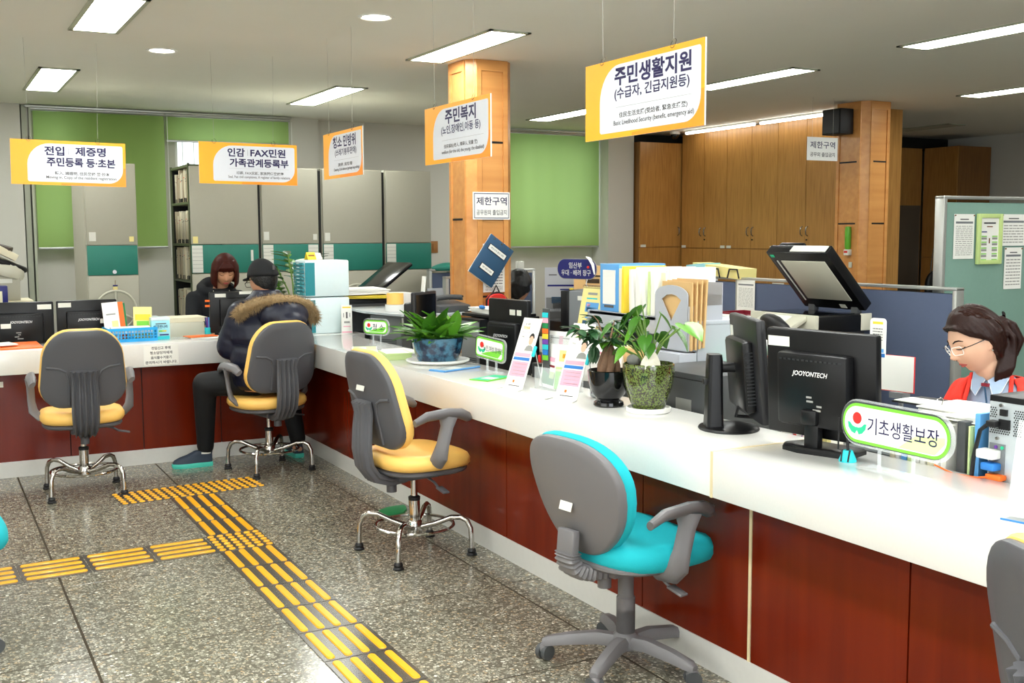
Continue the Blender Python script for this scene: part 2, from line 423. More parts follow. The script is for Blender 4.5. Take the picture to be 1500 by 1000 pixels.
struct(G().span((.875, 10.96, 0), (.92, YB, CEIL)).span((.935, 10.93, 0), (.955, YB, CEIL)).out('trim_4', 'lamp_frame', smooth=False))
for i, (a, b, z0, z1) in enumerate(wins):
    wn = struct(G().span((a, YB+.05, z0), (a+.035, YB+.1, z1)).span((b-.035, YB+.05, z0), (b, YB+.1, z1)).span((a, YB+.05, z0), (b, YB+.1, z0+.035)).span((a, YB+.05, z1-.035), (b, YB+.1, z1)).out('window_%d' % (i+1), 'white', smooth=False))
    if b-a > .5: G().span(((a+b)/2-.03, YB+.04, z0), ((a+b)/2+.03, YB+.11, z1)).out('frame', 'white', wn, smooth=False)
    G().span((a, YB+.07, z0), (b, YB+.074, z1)).out('pane', 'glass', wn, smooth=False)
    k = a+.1
    while k < b-.05:
        G().cyl((k, YB+.13, z0), (k, YB+.13, z1), .007, n=6).out('security_bar', 'white', wn); k += .11
# beams of the wall between the recess
def blind(label, x0, x1, z0, z1, y, ztop=None):
    t = thing('roller_blind', label, 'blind', ((x0+x1)/2, y, z1)); wd = x1-x0; n = 40; h = z1-z0
    g = G(); g.rings([[(-wd/2+wd*k/n, .006*math.sin(k*.9)*.4, -zz) for k in range(n+1)] for zz in (0, h*.33, h*.66, h)], closed=False)
    g.out('fabric', 'blind', t)
    G().box((0, 0, -h), (wd, .016, .02), bev=.003).out('bottom_rail', 'alu', t)
    G().cyl((-wd/2-.02, .01, .02), (wd/2+.02, .01, .02), .022, n=12).out('roller_tube', 'alu', t)
    G().tube([(wd/2+.03, -.01, 0), (wd/2+.032, -.012, -h-.1)], .003, 6).out('pull_cord', 'white', t)
    return t
blind('long green roller blind at the left of the back wall, behind the narrow single rack', .97, 2.13, 1.395, 2.65, 10.94)
blind('short green roller blind rolled half up above the open-sided file rack', 2.15, 3.36, 2.42, 2.65, 10.94)
blind('sunlit lime green roller blind seen between the wooden pillar and the cabinets', 5.84, 7.12, 1.36, 2.645, 10.94)
tag(G().span((.9, 10.88, 2.675), (3.38, 10.93, 2.695), bev=.003).out('curtain_rail', 'alu'), 'thin metal curtain rail at the ceiling over the left green blinds', 'rail')
tag(G().span((5.8, 10.88, 2.67), (7.13, 10.93, 2.69), bev=.003).out('curtain_rail', 'alu'), 'thin metal curtain rail at the ceiling over the right green blind', 'rail')
tag(G().span((.6, 14.5, 0), (9, 15, 2.15)).out('neighbour_building', 'outside', smooth=False), 'pale building outside the barred window behind the racks', 'building')

# ceiling lights
def panel(label, x0, x1, y0, y1, on=True, group='recessed fluorescent ceiling panels'):
    t = thing('ceiling_light', label, 'ceiling light', ((x0+x1)/2, (y0+y1)/2, CEIL), group=group); a, b = x1-x0, y1-y0
    g = G()
    for s in (-1, 1):
        g.box((s*(a/2+.012), 0, -.004), (.024, b+.06, .012)); g.box((0, s*(b/2+.015), -.004), (a+.048, .03, .012))
    g.out('frame', 'lamp_frame', t, smooth=False)
    G().box((0, 0, -.003), (a, b, .006)).out('diffuser', 'diffuser' if on else 'lamp_off', t, smooth=False)
L_ = [('bright ceiling panel cut off by the top edge above the left-hand orange sign', .845, 1.075, 5.87, 6.86),
      ('small-looking square bright ceiling panel near the green blinds above the left counter', .83, 1.06, 8.52, 9.8),
      ('bright ceiling panel above the orange sign hanging beside the beige racks', 3.03, 3.26, 8.52, 9.8),
      ('large bright ceiling panel in front of the wooden pillar', 3.02, 3.25, 5.8, 7.0),
      ('bright ceiling panel half hidden behind the biggest orange sign, by the lime blind', 5.67, 5.9, 8.85, 10.05),
      ('bright ceiling panel at the right edge of the biggest orange sign', 5.64, 5.86, 6.1, 7.3),
      ('large bright ceiling panel at the upper right, cut by the picture edge', 5.62, 5.84, 3.8, 5.07),
      ('lower bright ceiling panel at the right edge, over the green partition', 8.08, 8.32, 5.4, 6.63)]
for a in L_: panel(*a)
panel('unlit grey ceiling panel beyond the second wooden pillar', 10.05, 10.28, 8.4, 9.15, on=False)
for x0 in (-1.3, .85, 3.03):  # unseen hall panels, extra rows added to brighten the near counter
    for y0 in (3.1, 1.55, 0.0, -1.8): panel('unseen ceiling panel of the hall grid, with extra rows added for light', x0, x0+.23, y0, y0+1.22, group='hall ceiling panels outside the picture')
for y0 in (1.3, -1.6): panel('ceiling panel over the office outside the picture', 5.62, 5.85, y0, y0+1.22, group='office ceiling panels outside the picture')
for y0 in (5.87, 8.52): panel('ceiling panel left of the picture', -1.3, -1.07, y0, y0+1.22, group='ceiling panels left of the picture')
for (x, y, lab) in ((1.448, 7.41, 'round recessed downlight over the left counter'), (2.282, 5.76, 'round recessed downlight over the corner of the hall')):
    t = thing('downlight', lab, 'ceiling light', (x, y, CEIL), group='round ceiling downlights')
    G().lathe([(.075, .0), (.085, -.006), (.098, -.004), (.1, .0)], n=28).out('trim_ring', 'white', t)
    G().lathe([(.0, -.003), (.074, -.003), (.074, .004), (0, .004)], n=28).out('bulb', 'bulb', t)
t = thing('security_camera', 'small dome security camera on the ceiling above the back cabinets', 'camera', (7.9, 10.5, CEIL))
G().cyl((0, 0, 0), (0, 0, -.03), .06, n=20).out('mount', 'white', t)
G().ball((0, 0, -.04), (.048, .048, .045)).out('dome', 'black_gloss', t)

# wooden pillars
def pillar(label, x0, y0, wx, wy, seams, scuff=None):
    t = thing('wooden_pillar', label, 'pillar', (x0, y0, 0)); ch = .055
    core = G().rings([[(ch, .0, z), (wx-ch, 0, z), (wx, ch, z), (wx, wy-ch, z), (wx-ch, wy, z), (ch, wy, z), (0, wy-ch, z), (0, ch, z)] for z in (0, CEIL)])
    core.out('core', 'pillar_wood', t, smooth=False)
    for face in ('front', 'side'):
        L = wx if face == 'front' else wy
        g = G()
        for a, b in ((ch, ch+.035), (L-ch-.035, L-ch)):
            if face == 'front': g.span((a, -.012, 0), (b, .002, CEIL-.002))
            else: g.span((-.012, a, 0), (.002, b, CEIL-.002))
        if face == 'front': g.span((ch+.035, -.012, CEIL-.075), (L-ch-.035, .002, CEIL-.002))
        else: g.span((-.012, ch+.035, CEIL-.075), (.002, L-ch-.035, CEIL-.002))
        g.out('frame_moulding', 'pillar_wood', t, smooth=False)
        zz = [0]+seams+[CEIL-.08]
        for a, b in zip(zz, zz[1:]):
            g = G()
            if face == 'front': g.span((ch+.04, -.004, a+.008), (L-ch-.04, .002, b-.008))
            else: g.span((-.004, ch+.04, a+.008), (.002, L-ch-.04, b-.008))
            g.out('panel', 'pillar_wood', t, smooth=False)
        for z in seams:
            g = G()
            if face == 'front': g.span((ch+.036, -.0055, z-.007), (L-ch-.036, .0, z+.007))
            else: g.span((-.0055, ch+.036, z-.007), (.0, L-ch-.036, z+.007))
            g.out('groove', 'black_rubber', t, smooth=False)
    return t
pillar('square wooden pillar with the blue folder and white notice on it', 3.36, 6.79, .35, .36, [.53, 1.07, 1.61, 2.14])
pillar('wooden pillar beside the tall cabinets with a black speaker and green torch on it', 7.61, 7.26, .35, .4, [.5, 1.03, 1.59, 2.155])

# ============================================================ COUNTERS
CT = .81
def counter():
    t = thing('service_counter', 'long white quartz topped counter with red wood panels and white plinth running round the corner', 'counter', (0, 0, 0))
    # right run in slabs, left run in slabs: each slab is a top with a deep front edge
    for y0, y1 in ((-1.2, 2.697), (2.703, 7.25)):
        G().span((2.19, y0, .66), (2.62, y1, CT), bev=.004).out('worktop_slab', 'quartz', t)
    G().span((-2.5, 7.253, .66), (2.19, 7.68, CT), bev=.004).out('worktop_slab', 'quartz', t)
    G().span((2.192, 7.253, .66), (2.75, 7.68, CT), bev=.004).out('worktop_slab', 'quartz', t)
    G().span((2.188, 2.695, .66), (2.615, 2.705, CT+.001)).out('filler_strip', 'seam', t)
    G().span((2.325, -1.2, 0), (2.40, 7.375, .1)).out('plinth', 'toe', t, smooth=False)
    G().span((-2.5, 7.38, 0), (2.325, 7.45, .1)).out('plinth', 'toe', t, smooth=False)
    G().span((2.345, -1.2, .1), (2.43, 7.3, .67)).out('carcass', 'rack_dark', t, smooth=False)
    G().span((-2.5, 7.4, .1), (2.4, 7.46, .67)).out('carcass', 'rack_dark', t, smooth=False)
    ysm = [-1.2, 0.0, 1.0, 2.02, 2.663, 2.675, 3.27, 4.35, 5.4, 5.95, 6.45, 7.385]
    for a, b in zip(ysm, ysm[1:]):
        if b-a < .05: G().span((2.328, a, .1), (2.35, b, .66)).out('edge_strip', 'seam', t, smooth=False); continue
        G().span((2.33, a+.003, .1), (2.345, b-.003, .66)).out('front_panel', 'red_wood', t, smooth=False)
    xsm = [-2.5, -1.3, -.4, .18, .79, 1.24, 1.75, 2.33]
    for a, b in zip(xsm, xsm[1:]): G().span((a+.003, 7.385, .1), (b-.003, 7.4, .66)).out('front_panel', 'red_wood', t, smooth=False)
    return t
counter()
nt_ = thing('taped_notice', 'handwritten paper notice taped to the front edge of the left counter', 'notice', (1.345, 7.2525, .735))
G().box((0, -.0008, 0), (.22, .001, .128)).out('paper', 'paper', nt_, smooth=False)
for k, s in enumerate(('전입신고 후에', '청소담당자에게', '음식물수거용기', '문의하시기 바랍니다.')):
    text(nt_, s, 0, .046-.031*k, (.12, .14, .13, .2)[k], .02, -.0018, 'ink', .02)
tag(G().box((.36, 7.382, .59), (.11, .003, .035)).out('small_sticker', 'label_white'), 'small white sticker on the red panel at the left end of the counter', 'sticker')

# ============================================================ TACTILE PAVING
tp = thing('tactile_paving', 'yellow ribbed and studded tactile guide path laid on the terrazzo floor', 'tactile paving', (0, 0, 0))
def bar_mesh(L, wd, h=.005):
    g = G(); g.rings([[(x, y, 0) for x, y in rrect(wd, L, wd*.45, n=4)], [(x*.86, y*.98, h) for x, y in rrect(wd, L, wd*.45, n=4)]])
    o = g.out('bar', 'yellow_bar'); return o
bv = bar_mesh(.27, .03); bh = bar_mesh(.27, .03)
stud = {}
def plate(cx, cy_, wx, wy, kind, rz=0):
    p = G().box((0, 0, .0015), (wx-.003, wy-.003, .003), bev=.0008, seg=1).out('plate', 'tactile_plate', tp, loc=(cx, cy_, 0), rot=(0, 0, rz))
    if kind == 'stud':
        key = (wx, wy)
        if key not in stud:
            g = G()
            for i in range(6):
                for j in range(6):
                    g.lathe([(.0165, 0), (.0135, .004), (.006, .0048)], (-wx/2+wx*(i+.5)/6, -wy/2+wy*(j+.5)/6, .003), n=12)
            stud[key] = g.out('stud', 'yellow_bar', p); stud[key]['kind'] = 'stuff'
        else:
            o = stud[key].copy(); C.objects.link(o); o.parent = p
        return
    for k in range(4):
        o = bv.copy(); C.objects.link(o); o.parent = p; q = -.5+(k+.5)/4
        if kind == 'v': o.location = (q*wx*.98, 0, .003); o.scale = (1, (wy-.028)/.27, 1)
        else: o.location = (0, q*wy*.98, .003); o.rotation_euler = (0, 0, R(90)); o.scale = (.9, (wx-.03)/.27, 1)
yv = [6.32, 6.015, 5.716, 5.413]
for a, b in zip(yv, yv[1:]): plate(1.325, (a+b)/2, .265, a-b, 'v')
plate(1.32, 5.262, .272, .3, 'stud')
y = 5.112
while y > 1.5:
    plate(1.316, y-.153, .268, .304, 'v'); y -= .307
for k in range(6): plate(1.183-.143-.2885*k, 5.252-.0132*k-.006, .2865, .293, 'h', R(2.2))
for k in range(3): plate(1.055+.281*k, 6.455+.024*k, .28, .3, 'stud', R(4.5))
bpy.data.objects.remove(bv); bpy.data.objects.remove(bh)

# ============================================================ BACK RACKS
RY = 9.0
def rack(label, x0, x1, z1=2.07, lab=True, depth=.75, wheel=True, marks=(), bx=0):
    t = thing('mobile_rack', label, 'storage rack', (x0, RY, 0)); wd = x1-x0
    G().span((bx, .022, .03), (wd, depth, z1)).out('body', 'rack', t, smooth=False)
    G().span((.008, 0, 1.435), (wd-.008, .022, z1-.006), bev=.004).out('upper_panel', 'rack', t)
    G().span((.008, 0, 1.2), (wd-.008, .02, 1.43), bev=.002).out('middle_band', 'teal', t)
    G().span((.008, 0, .05), (wd-.008, .022, 1.195), bev=.004).out('lower_panel', 'rack', t)
    if lab:
        for x in ([.05] if lab == 1 else [.05, wd-.06]):
            lh = G().span((x-.04, -.006, 1.205), (x+.045, .0, 1.425)).out('label_holder', 'label_white', t, smooth=False)
            g = G()
            for k in range(6): g.span((x-.038, -.0072, 1.24+.031*k), (x+.043, -.0062, 1.2425+.031*k))
            g.out('rule', 'line_grey', lh, smooth=False)
    if wheel:
        w_ = G().tube([(wd/2+.15*math.cos(a*math.pi/14), -.07, .93+.15*math.sin(a*math.pi/14)) for a in range(28)], .009, 8, loop=True).out('hand_wheel', 'beige', t)
        g = G()
        for k in range(3):
            a = R(90+120*k); g.cyl((wd/2, -.07, .93), (wd/2+.15*math.cos(a), -.07, .93+.15*math.sin(a)), .008, n=8)
        g.out('spoke', 'beige', w_)
        G().cyl((wd/2, -.09, .93), (wd/2, 0, .93), .042, n=20).out('hub', 'teal', w_)
    for (x, z, a, b, m) in marks: G().box((x, -.003, z), (a, .004, b)).out('sticker', m, t, smooth=False)
    return t
r1 = rack('narrow single beige and teal rack standing alone before the long green blind', 1.135, 1.525, marks=[(.05, 1.5, .05, .07, 'label_white'), (wd_ := .34, 1.48, .035, .04, 'pale_yellow')], lab=0)
G().cyl((.2, -.03, 1.225), (.2, 0, 1.225), .016, n=12).out('lock_knob', 'steel', r1)
def keytag(x, y, z, lab):
    t = thing('key_tag', lab, 'key tag', (x, y, z)); G().box((0, 0, 0), (.035, .006, .045), bev=.003).out('tag_body', 'pale_yellow', t)
    G().box((0, -.001, .017), (.036, .007, .012)).out('top_strip', 'navy', t); G().box((0, -.001, -.018), (.036, .007, .01)).out('bottom_strip', 'red', t)
    G().tube([(0, 0, .022), (.002, 0, .06)], .002, 6).out('string', 'brown', t)
keytag(1.335, 8.972, 1.1, 'small key tag with blue and red ends hanging on the narrow single rack')
keytag(3.18, 8.992, 1.13, 'small key tag with blue and red ends on the rack behind the drawer towers')
xr = [1.93, 2.515, 3.03, 3.61, 4.07]
MR = []
MR.append(rack('beige and teal rack with open file shelves on its left side, behind the seated clerk', xr[0]+.0, xr[1]-.02, lab=1, wheel=False, bx=.27, marks=[(.04, 1.47, .04, .055, 'pale_yellow'), (.5, 1.34, .02, .09, 'label_white')]))
MR.append(rack('beige and teal rack with two ruled label strips behind the potted leaves', xr[1], xr[2]-.015, lab=2, wheel=False, marks=[(.04, 1.5, .045, .07, 'label_white'), (.46, 1.49, .035, .05, 'label_white')]))
MR.append(rack('wide beige and teal rack behind the stacked drawer towers', xr[2]+.012, xr[3]-.012, lab=1, marks=[(.045, 1.49, .045, .07, 'label_white')]))
rack('beige and teal rack at the right end of the row, next to the wooden pillar', xr[3]+.012, xr[4], lab=1, wheel=False)
for k, (a, b) in enumerate(((xr[1]-.02, xr[1]), (xr[2]-.015, xr[2]+.012), (xr[3]-.012, xr[3]+.012))):
    G().span((a, RY+.03, .02), (b, RY+.7, 2.05)).out('rubber_seal', 'rack_dark', MR[k], smooth=False).matrix_parent_inverse = Matrix.Translation(-MR[k].location)
sh = thing('open_shelf', 'green grey open shelf bay full of upright files at the left side of the racks', 'shelf', (1.935, 9.04, 0))
g = G()
for x, y in ((0, 0), (.24, 0), (0, .68), (.24, .68)): g.span((x-.004, y-.012, 0), (x+.012, y+.012, 2.09))
g.out('upright', 'rack_green', sh, smooth=False)
shz = [.1, .46, .8, 1.14, 1.44, 1.78]
for z in shz+[2.08]: G().span((0, -.012, z-.02), (.25, .7, z)).out('shelf_board', 'rack_green', sh, smooth=False)
G().span((.245, -.012, 0), (.255, .7, 2.08)).out('back_panel', 'rack_dark', sh, smooth=False); G().span((0, .69, 0), (.25, .7, 2.08)).out('end_panel', 'rack_dark', sh, smooth=False)
ORD = 'first second third fourth fifth sixth seventh eighth ninth tenth eleventh twelfth thirteenth fourteenth fifteenth sixteenth seventeenth eighteenth'.split()
f0s = []
for m in ('folder_cream', 'cream', 'manila_grey'):
    f = G().box((.115, 0, .135), (.23, .028, .27), bev=.003).out('document_folder', m); G().box((-.001, 0, .2), (.003, .024, .006)).out('tie', 'red' if m == 'cream' else 'black_rubber', f, smooth=False); G().box((-.002, 0, .02), (.006, .018, .034)).out('clip', 'black_rubber', f, smooth=False); f0s.append(f)
snm = ('lowest', 'second', 'third', 'fourth', 'top')
for si, z in enumerate(shz[1:]):
    y = .03; k = 0
    while y < .64:
        l = (1.945+random.uniform(0, .02), 9.04+y, z); rt = (random.uniform(-.05, .05), 0, random.uniform(-.04, .04)); f = f0s[(k*7+si*2) % 3]
        o = dup(f, l, rt); o.scale = (.9, random.uniform(.8, 1), random.uniform(.85, 1.02)); tag(o, '%s thin paper file from the front on the %s shelf of the open file bay' % (ORD[k], snm[si]), 'folder', 'files standing in the open shelf bay'); y += .041; k += 1
for f in f0s:
    for c_ in list(f.children): bpy.data.objects.remove(c_)
    bpy.data.objects.remove(f)

# ============================================================ CABINETS (right)
CX = 8.1
def handle(t, x, z, y=-.0, L=.1, sx=1):
    return G().tube([(x, y, z-L/2), (x, y-.025, z-L/2+.015), (x, y-.03, z), (x, y-.025, z+L/2-.015), (x, y, z+L/2)], .006, 8).out('handle', 'steel', t)
def cabinet(label, loc, rz, wd, z1, zs, depth=.42, ndoor=2, plates=True, lock=True):
    t = thing('tall_cabinet', label, 'cabinet', loc, rz)
    G().span((0, .02, 0), (wd, depth, z1)).out('body', 'side_wood', t, smooth=False)
    dw = wd/ndoor
    for k in range(ndoor):
        for (a, b) in ((zs+.004, z1-.004), (.08, zs-.004)):
            d = G().span((dw*k+.003, 0, a), (dw*(k+1)-.003, .02, b)).out('door', 'cabinet_wood', t, smooth=False)
            hx = dw*(k+1)-.04 if k % 2 == 0 else dw*k+.04
            handle(d, hx, zs+.19 if a > 1 else zs-.32)
            if k == 1 and a > 1 and lock: G().cyl((hx-.01, -.012, zs+.1), (hx-.01, 0, zs+.1), .008, n=8).out('lock', 'black_rubber', d)
        if plates: G().box((dw*k+(.05 if k == 0 else dw-.06), -.003, zs+.018), (.075, .004, .03)).out('name_plate', 'label_white', t, smooth=False)
    return t
ydr = [10.615, 9.785, 8.95, 8.1]
labs = ['tall light wood cabinet with paired handles, farthest of three in the long row', 'tall light wood cabinet in the middle of the long row of three', 'tall light wood cabinet nearest the second pillar, behind the hanging white sign']
for i in range(3): cabinet(labs[i], (CX, ydr[i], 0), R(-90), ydr[i]-ydr[i+1], 2.685, 1.335)
tag(G().span((CX, 7.66, 0), (CX+.42, 8.095, CEIL)).out('end_panel', 'cabinet_wood', smooth=False), 'plain wooden filler between the cabinet row and the second pillar', 'panel')
cabinet('lower wooden cabinet set back in the corner left of the long cabinet row', (7.51, 10.65, 0), 0, 1.2, 2.585, 1.345, depth=.44)
tag(G().span((7.5, 10.95, 2.59), (9.4, 11.09, 2.7)).out('gap_shade', 'rack_dark', smooth=False), 'dark box standing for the shaded gap above the corner cabinet', 'gap_shade')  # shade of the gap put in as a dark-coloured box
for y0, y1, lab in ((9.13, 10.33, 'slim fluorescent batten lamp over the cabinets, nearer the lime blind'), (7.88, 9.05, 'slim fluorescent batten lamp over the cabinets, nearer the second pillar')):
    t = thing('batten_lamp', lab, 'lamp', (7.93, (y0+y1)/2, 2.68)); h = (y1-y0)/2
    G().span((-.02, -h, 0), (.03, h, .02), bev=.002).out('housing', 'white', t); G().span((-.018, -h+.01, -.025), (.02, h-.01, 0), bev=.008).out('tube', 'tube_glow', t)
# far right
cabinet('dark wooden cabinet in the far right corner beyond the second pillar', (10.1, 9.62, 0), 0, .97, 2.55, 1.2, depth=.4, plates=False, lock=False)
cabinet('dark wooden cabinet beside the grey wall at the far right', (11.08, 9.6, 0), R(-90), .5, 2.55, 1.2, depth=.6, ndoor=1, plates=False, lock=False)
tag(G().span((10.0, 9.8, 2.56), (11.74, 10.0, 2.7)).out('gap_shade', 'rack_dark', smooth=False), 'dark box standing for the shaded gap above the far right cabinets', 'gap_shade')  # dark colour stands in for the shade over these cabinets
t = thing('dark_screen', 'dark brown standing screen panel beyond the second pillar', 'screen', (9.42, 8.4, 0))
G().span((-.3, 0, .1), (.24, .03, 1.8), bev=.004).out('panel', 'dark_board', t); G().span((-.2, -.15, 0), (-.15, .15, .1)).span((.1, -.15, 0), (.15, .15, .1)).out('foot', 'black_rubber', t)
t = thing('desk_fan', 'pale electric fan partly hidden by the dark screen panel', 'fan', (9.66, 8.9, 0))
G().tube([(0, 0, .0), (0, 0, 1.45)], .015).out('pole', 'beige', t); G().lathe([(.17, 0), (.17, .02), (.03, .04)]).out('base', 'beige', t)
gg = G()
for k in range(18): gg.tube([(.02*math.cos(k*math.pi/9), -.06, 1.5+.02*math.sin(k*math.pi/9)), (.1*math.cos(k*math.pi/9), -.075, 1.5+.1*math.sin(k*math.pi/9)), (.16*math.cos(k*math.pi/9), -.03, 1.5+.16*math.sin(k*math.pi/9))], .003, 5)
gg.tube([(.16*math.cos(k*math.pi/12), -.03, 1.5+.16*math.sin(k*math.pi/12)) for k in range(24)], .006, 6, loop=True).out('guard', 'beige', t)
gg = G()
for k in range(4):
    a = k*math.pi/2; gg.poly([(0, -.04, 1.5), (.13*math.cos(a-.4), -.03, 1.5+.13*math.sin(a-.4)), (.14*math.cos(a), -.04, 1.5+.14*math.sin(a)), (.12*math.cos(a+.4), -.055, 1.5+.12*math.sin(a+.4))])
gg.out('blade', 'pale_cyan', t)
t = thing('gooseneck_microphone', 'black tipped gooseneck microphone in front of the far wooden cabinets', 'microphone', (9.62, 8.2, .7))
G().tube([(0, 0, 0), (0, 0, .45), (.03, 0, .62), (.12, 0, .69), (.17, 0, .7)], .006, 6).out('neck', 'steel', t); G().ball((.19, 0, .705), (.03, .018, .018)).out('head', 'black_rubber', t)
t = thing('office_chair', 'black chair back seen left of the green partition', 'chair', (9.75, 8.2, 0))
G().pillow(rrect(.4, .5, .15), .06, warp=lambda x, y, z: (x, z, y+.85)).out('backrest', 'black_rubber', t); G().cyl((0, 0, 0), (0, 0, .6), .03).out('post', 'black_rubber', t)
# speaker, torch, switch on the second pillar
t = thing('wall_speaker', 'black box loudspeaker high on the left face of the second pillar', 'speaker', (7.5, 7.5, 2.52))
G().box((0, 0, 0), (.16, .23, .23), bev=.004).out('cabinet', 'black_rubber', t); G().box((-.082, 0, 0), (.006, .2, .2)).out('grille', 'mid_black', t, smooth=False); G().box((.09, 0, 0), (.04, .06, .06)).out('bracket', 'mid_brown', t)
t = thing('emergency_torch', 'green see-through emergency torch hanging on the second pillar', 'torch', (7.585, 7.42, 1.42))
G().lathe([(.02, -.07), (.028, -.05), (.03, .1), (.026, .14), (.01, .145)], n=16).out('tube', 'glow_green', t); G().lathe([(.012, -.06), (.014, .1)], n=10).out('battery', 'dark_grey', t)
G().box((0, 0, -.095), (.05, .06, .055), bev=.006).out('holder', 'label_white', t); G().box((-.026, .0, -.09), (.004, .04, .02)).out('sticker', 'red', t)
tag(G().box((7.592, 7.39, 1.21), (.008, .04, .05), bev=.002).out('light_switch', 'beige'), 'small beige switch under the green torch on the second pillar', 'switch')
tag(G().box((5.04, 11.092, 1.37), (.09, .014, .13), bev=.003).box((5.04, 11.08, 1.37), (.04, .02, .07)).out('wall_socket', 'mid_brown'), 'brown wall socket plate beside the wooden pillar', 'socket')
# ============================================================ HANGING SIGNS
def hang_sign(label, loc, rz, wd, ht, titles, hanja, eng, tilt=0):
    t = thing('hanging_sign', label, 'sign', loc, group='orange hanging department signs', rot=(0, tilt, rz))
    G().box((0, .003, 0), (wd, .006, ht)).out('board', 'edge_white', t, smooth=False)
    face = G().flat([(-wd/2, -ht/2), (wd/2, -ht/2), (wd/2, ht/2), (-wd/2, ht/2)], -.0006).out('orange_face', 'sign_orange', t, smooth=False)
    G().flat([(-.05, -ht/2), (wd/2, -ht/2), (wd/2, -.02), (wd/2-.025, -.02), (wd/2-.06, -ht/2+.03), (-.05, -ht/2+.012)], -.0009).out('orange_accent', 'sign_orange_deep', face, smooth=False)
    G().flat(rrect(wd*.835, ht*.86, .01, wd*.057, 0, n=8, rs=(.012, .13, .012, .085)), -.0012).out('white_panel', 'sign_white', t, smooth=False)
    for s, x, z, a, b, wt in titles: text(t, s, x, z, a, b, -.002, 'navy_ink', wt)
    G().box((.07, -.0016, -.032), (wd*.62, .0006, .0008)).out('rule', 'line_grey', t, smooth=False)
    text(t, hanja[0], hanja[1], -.062, hanja[2], .022, -.002, 'grey_ink', .012); text(t, eng[0], .07, -.09, eng[1], .022, -.002, 'grey_ink', .01)
    for sx, dx in ((-1, -.012), (1, .006)):
        x = sx*wd*.30 - .03
        wg = G().tube([(x, .003, ht/2+.022), (x+dx, .003, CEIL-loc[2])], .0008, 5).out('nylon_line', 'nylon', t)
        G().tube([(x+.013*math.sin(a*.6), .003+.006*math.cos(a*.6), ht/2+.006+.016*math.cos(a*.6)) for a in range(10)], .0012, 5).out('wire_hook', 'wire', wg)
hang_sign('far left orange hanging sign about moving in and resident registration', (.845, 7.3, 1.953), R(0), .665, .272,
    [('|', -.004, .073, .0015, .04, 0), ('전입', -.085, .073, .115, .056, .03), ('제증명', .125, .075, .18, .056, .03), ('주민등록 등·초본', .07, .006, .4, .056, .03)], ('轉入, 諸證明, 住民登錄 登·抄本', .075, .32), ('Moving in, Copy of the resident registration', .41), tilt=R(.8))
hang_sign('orange hanging sign about seals, FAX and family relations, second from the left', (1.967, 7.3, 1.98), R(0), .66, .272,
    [('|', -.008, .073, .0015, .04, 0), ('인감', -.085, .073, .115, .056, .03), ('FAX민원', .13, .075, .24, .056, .03), ('가족관계등록부', .07, .006, .4, .056, .03)], ('印鑑, FAX民願, 家族關係登錄簿', .075, .32), ('Seal, Fax civil complaints, A register of family relations', .42), tilt=R(.4))
hang_sign('narrow looking orange hanging sign about cleaning and civil defence in front of the beige racks', (2.25, 6.26, 1.985), R(-90), .68, .276,
    [('청소', -.08, .075, .16, .07, .03), ('민방위', .13, .075, .21, .07, .03), ('(쓰레기봉투판매)', .06, .01, .37, .048, .016)], ('淸掃, 民防衛', .05, .25), ('Cleaning, Civil defence (garbage bag selling)', .44))
hang_sign('orange hanging sign about welfare for the old, young and disabled, before the wooden pillar', (2.25, 4.69, 1.985), R(-90), .71, .276,
    [('주민복지', .05, .078, .33, .07, .03), ('(노인,장애인,아동 등)', .05, .014, .42, .048, .018)], ('住民福祉(老人, 障碍人, 兒童 登)', .05, .36), ('welfare (for the old, the young, the disabled)', .45))
hang_sign('largest looking orange hanging sign about basic livelihood security, near the middle top', (2.25, 3.192, 1.99), R(-90), .715, .28,
    [('주민생활지원', .065, .078, .45, .068, .03), ('(수급자, 긴급지원등)', .06, .014, .44, .048, .018)], ('住民生活支援(受給者, 緊急支援登)', .07, .40), ('Basic Livelihood Security (benefit, emergency aid)', .47))
def notice_board(label, loc, rz, wd, ht, serif=False):
    t = thing('restricted_area_sign', label, 'sign', loc, rz)
    G().box((0, .003, 0), (wd, .006, ht)).out('board', 'white', t, smooth=False)
    b = .009
    if serif:
        prints(t, [(0, ht/2-b-.002, wd-2*b, .005, 'navy_ink'), (0, -ht/2+b+.002, wd-2*b, .005, 'navy_ink'), (-wd/2+b+.002, 0, .005, ht-2*b, 'navy_ink'), (wd/2-b-.002, 0, .005, ht-2*b, 'navy_ink')], -.001, 'border_line')
    text(t, '제한구역', 0, ht*.17, wd*.82, ht*.3, -.0012, 'navy_ink', .01); text(t, '공무원외 출입금지' if serif else '공무외 출입금지', 0, -ht*.24, wd*.82, ht*.19, -.0012, 'ink', .006)
    return t
notice_board('white restricted area notice with navy border fixed on the wooden pillar', (3.52, 6.772, 1.702), 0, .29, .19, True)
t = notice_board('white restricted area board hanging before the tall cabinets', (7.125, 7.3, 2.25), R(-2), .35, .205)
for x in (-.12, .12): G().tube([(x, .003, .1), (x, .003, .45)], .001, 5).out('nylon_line', 'nylon', t)
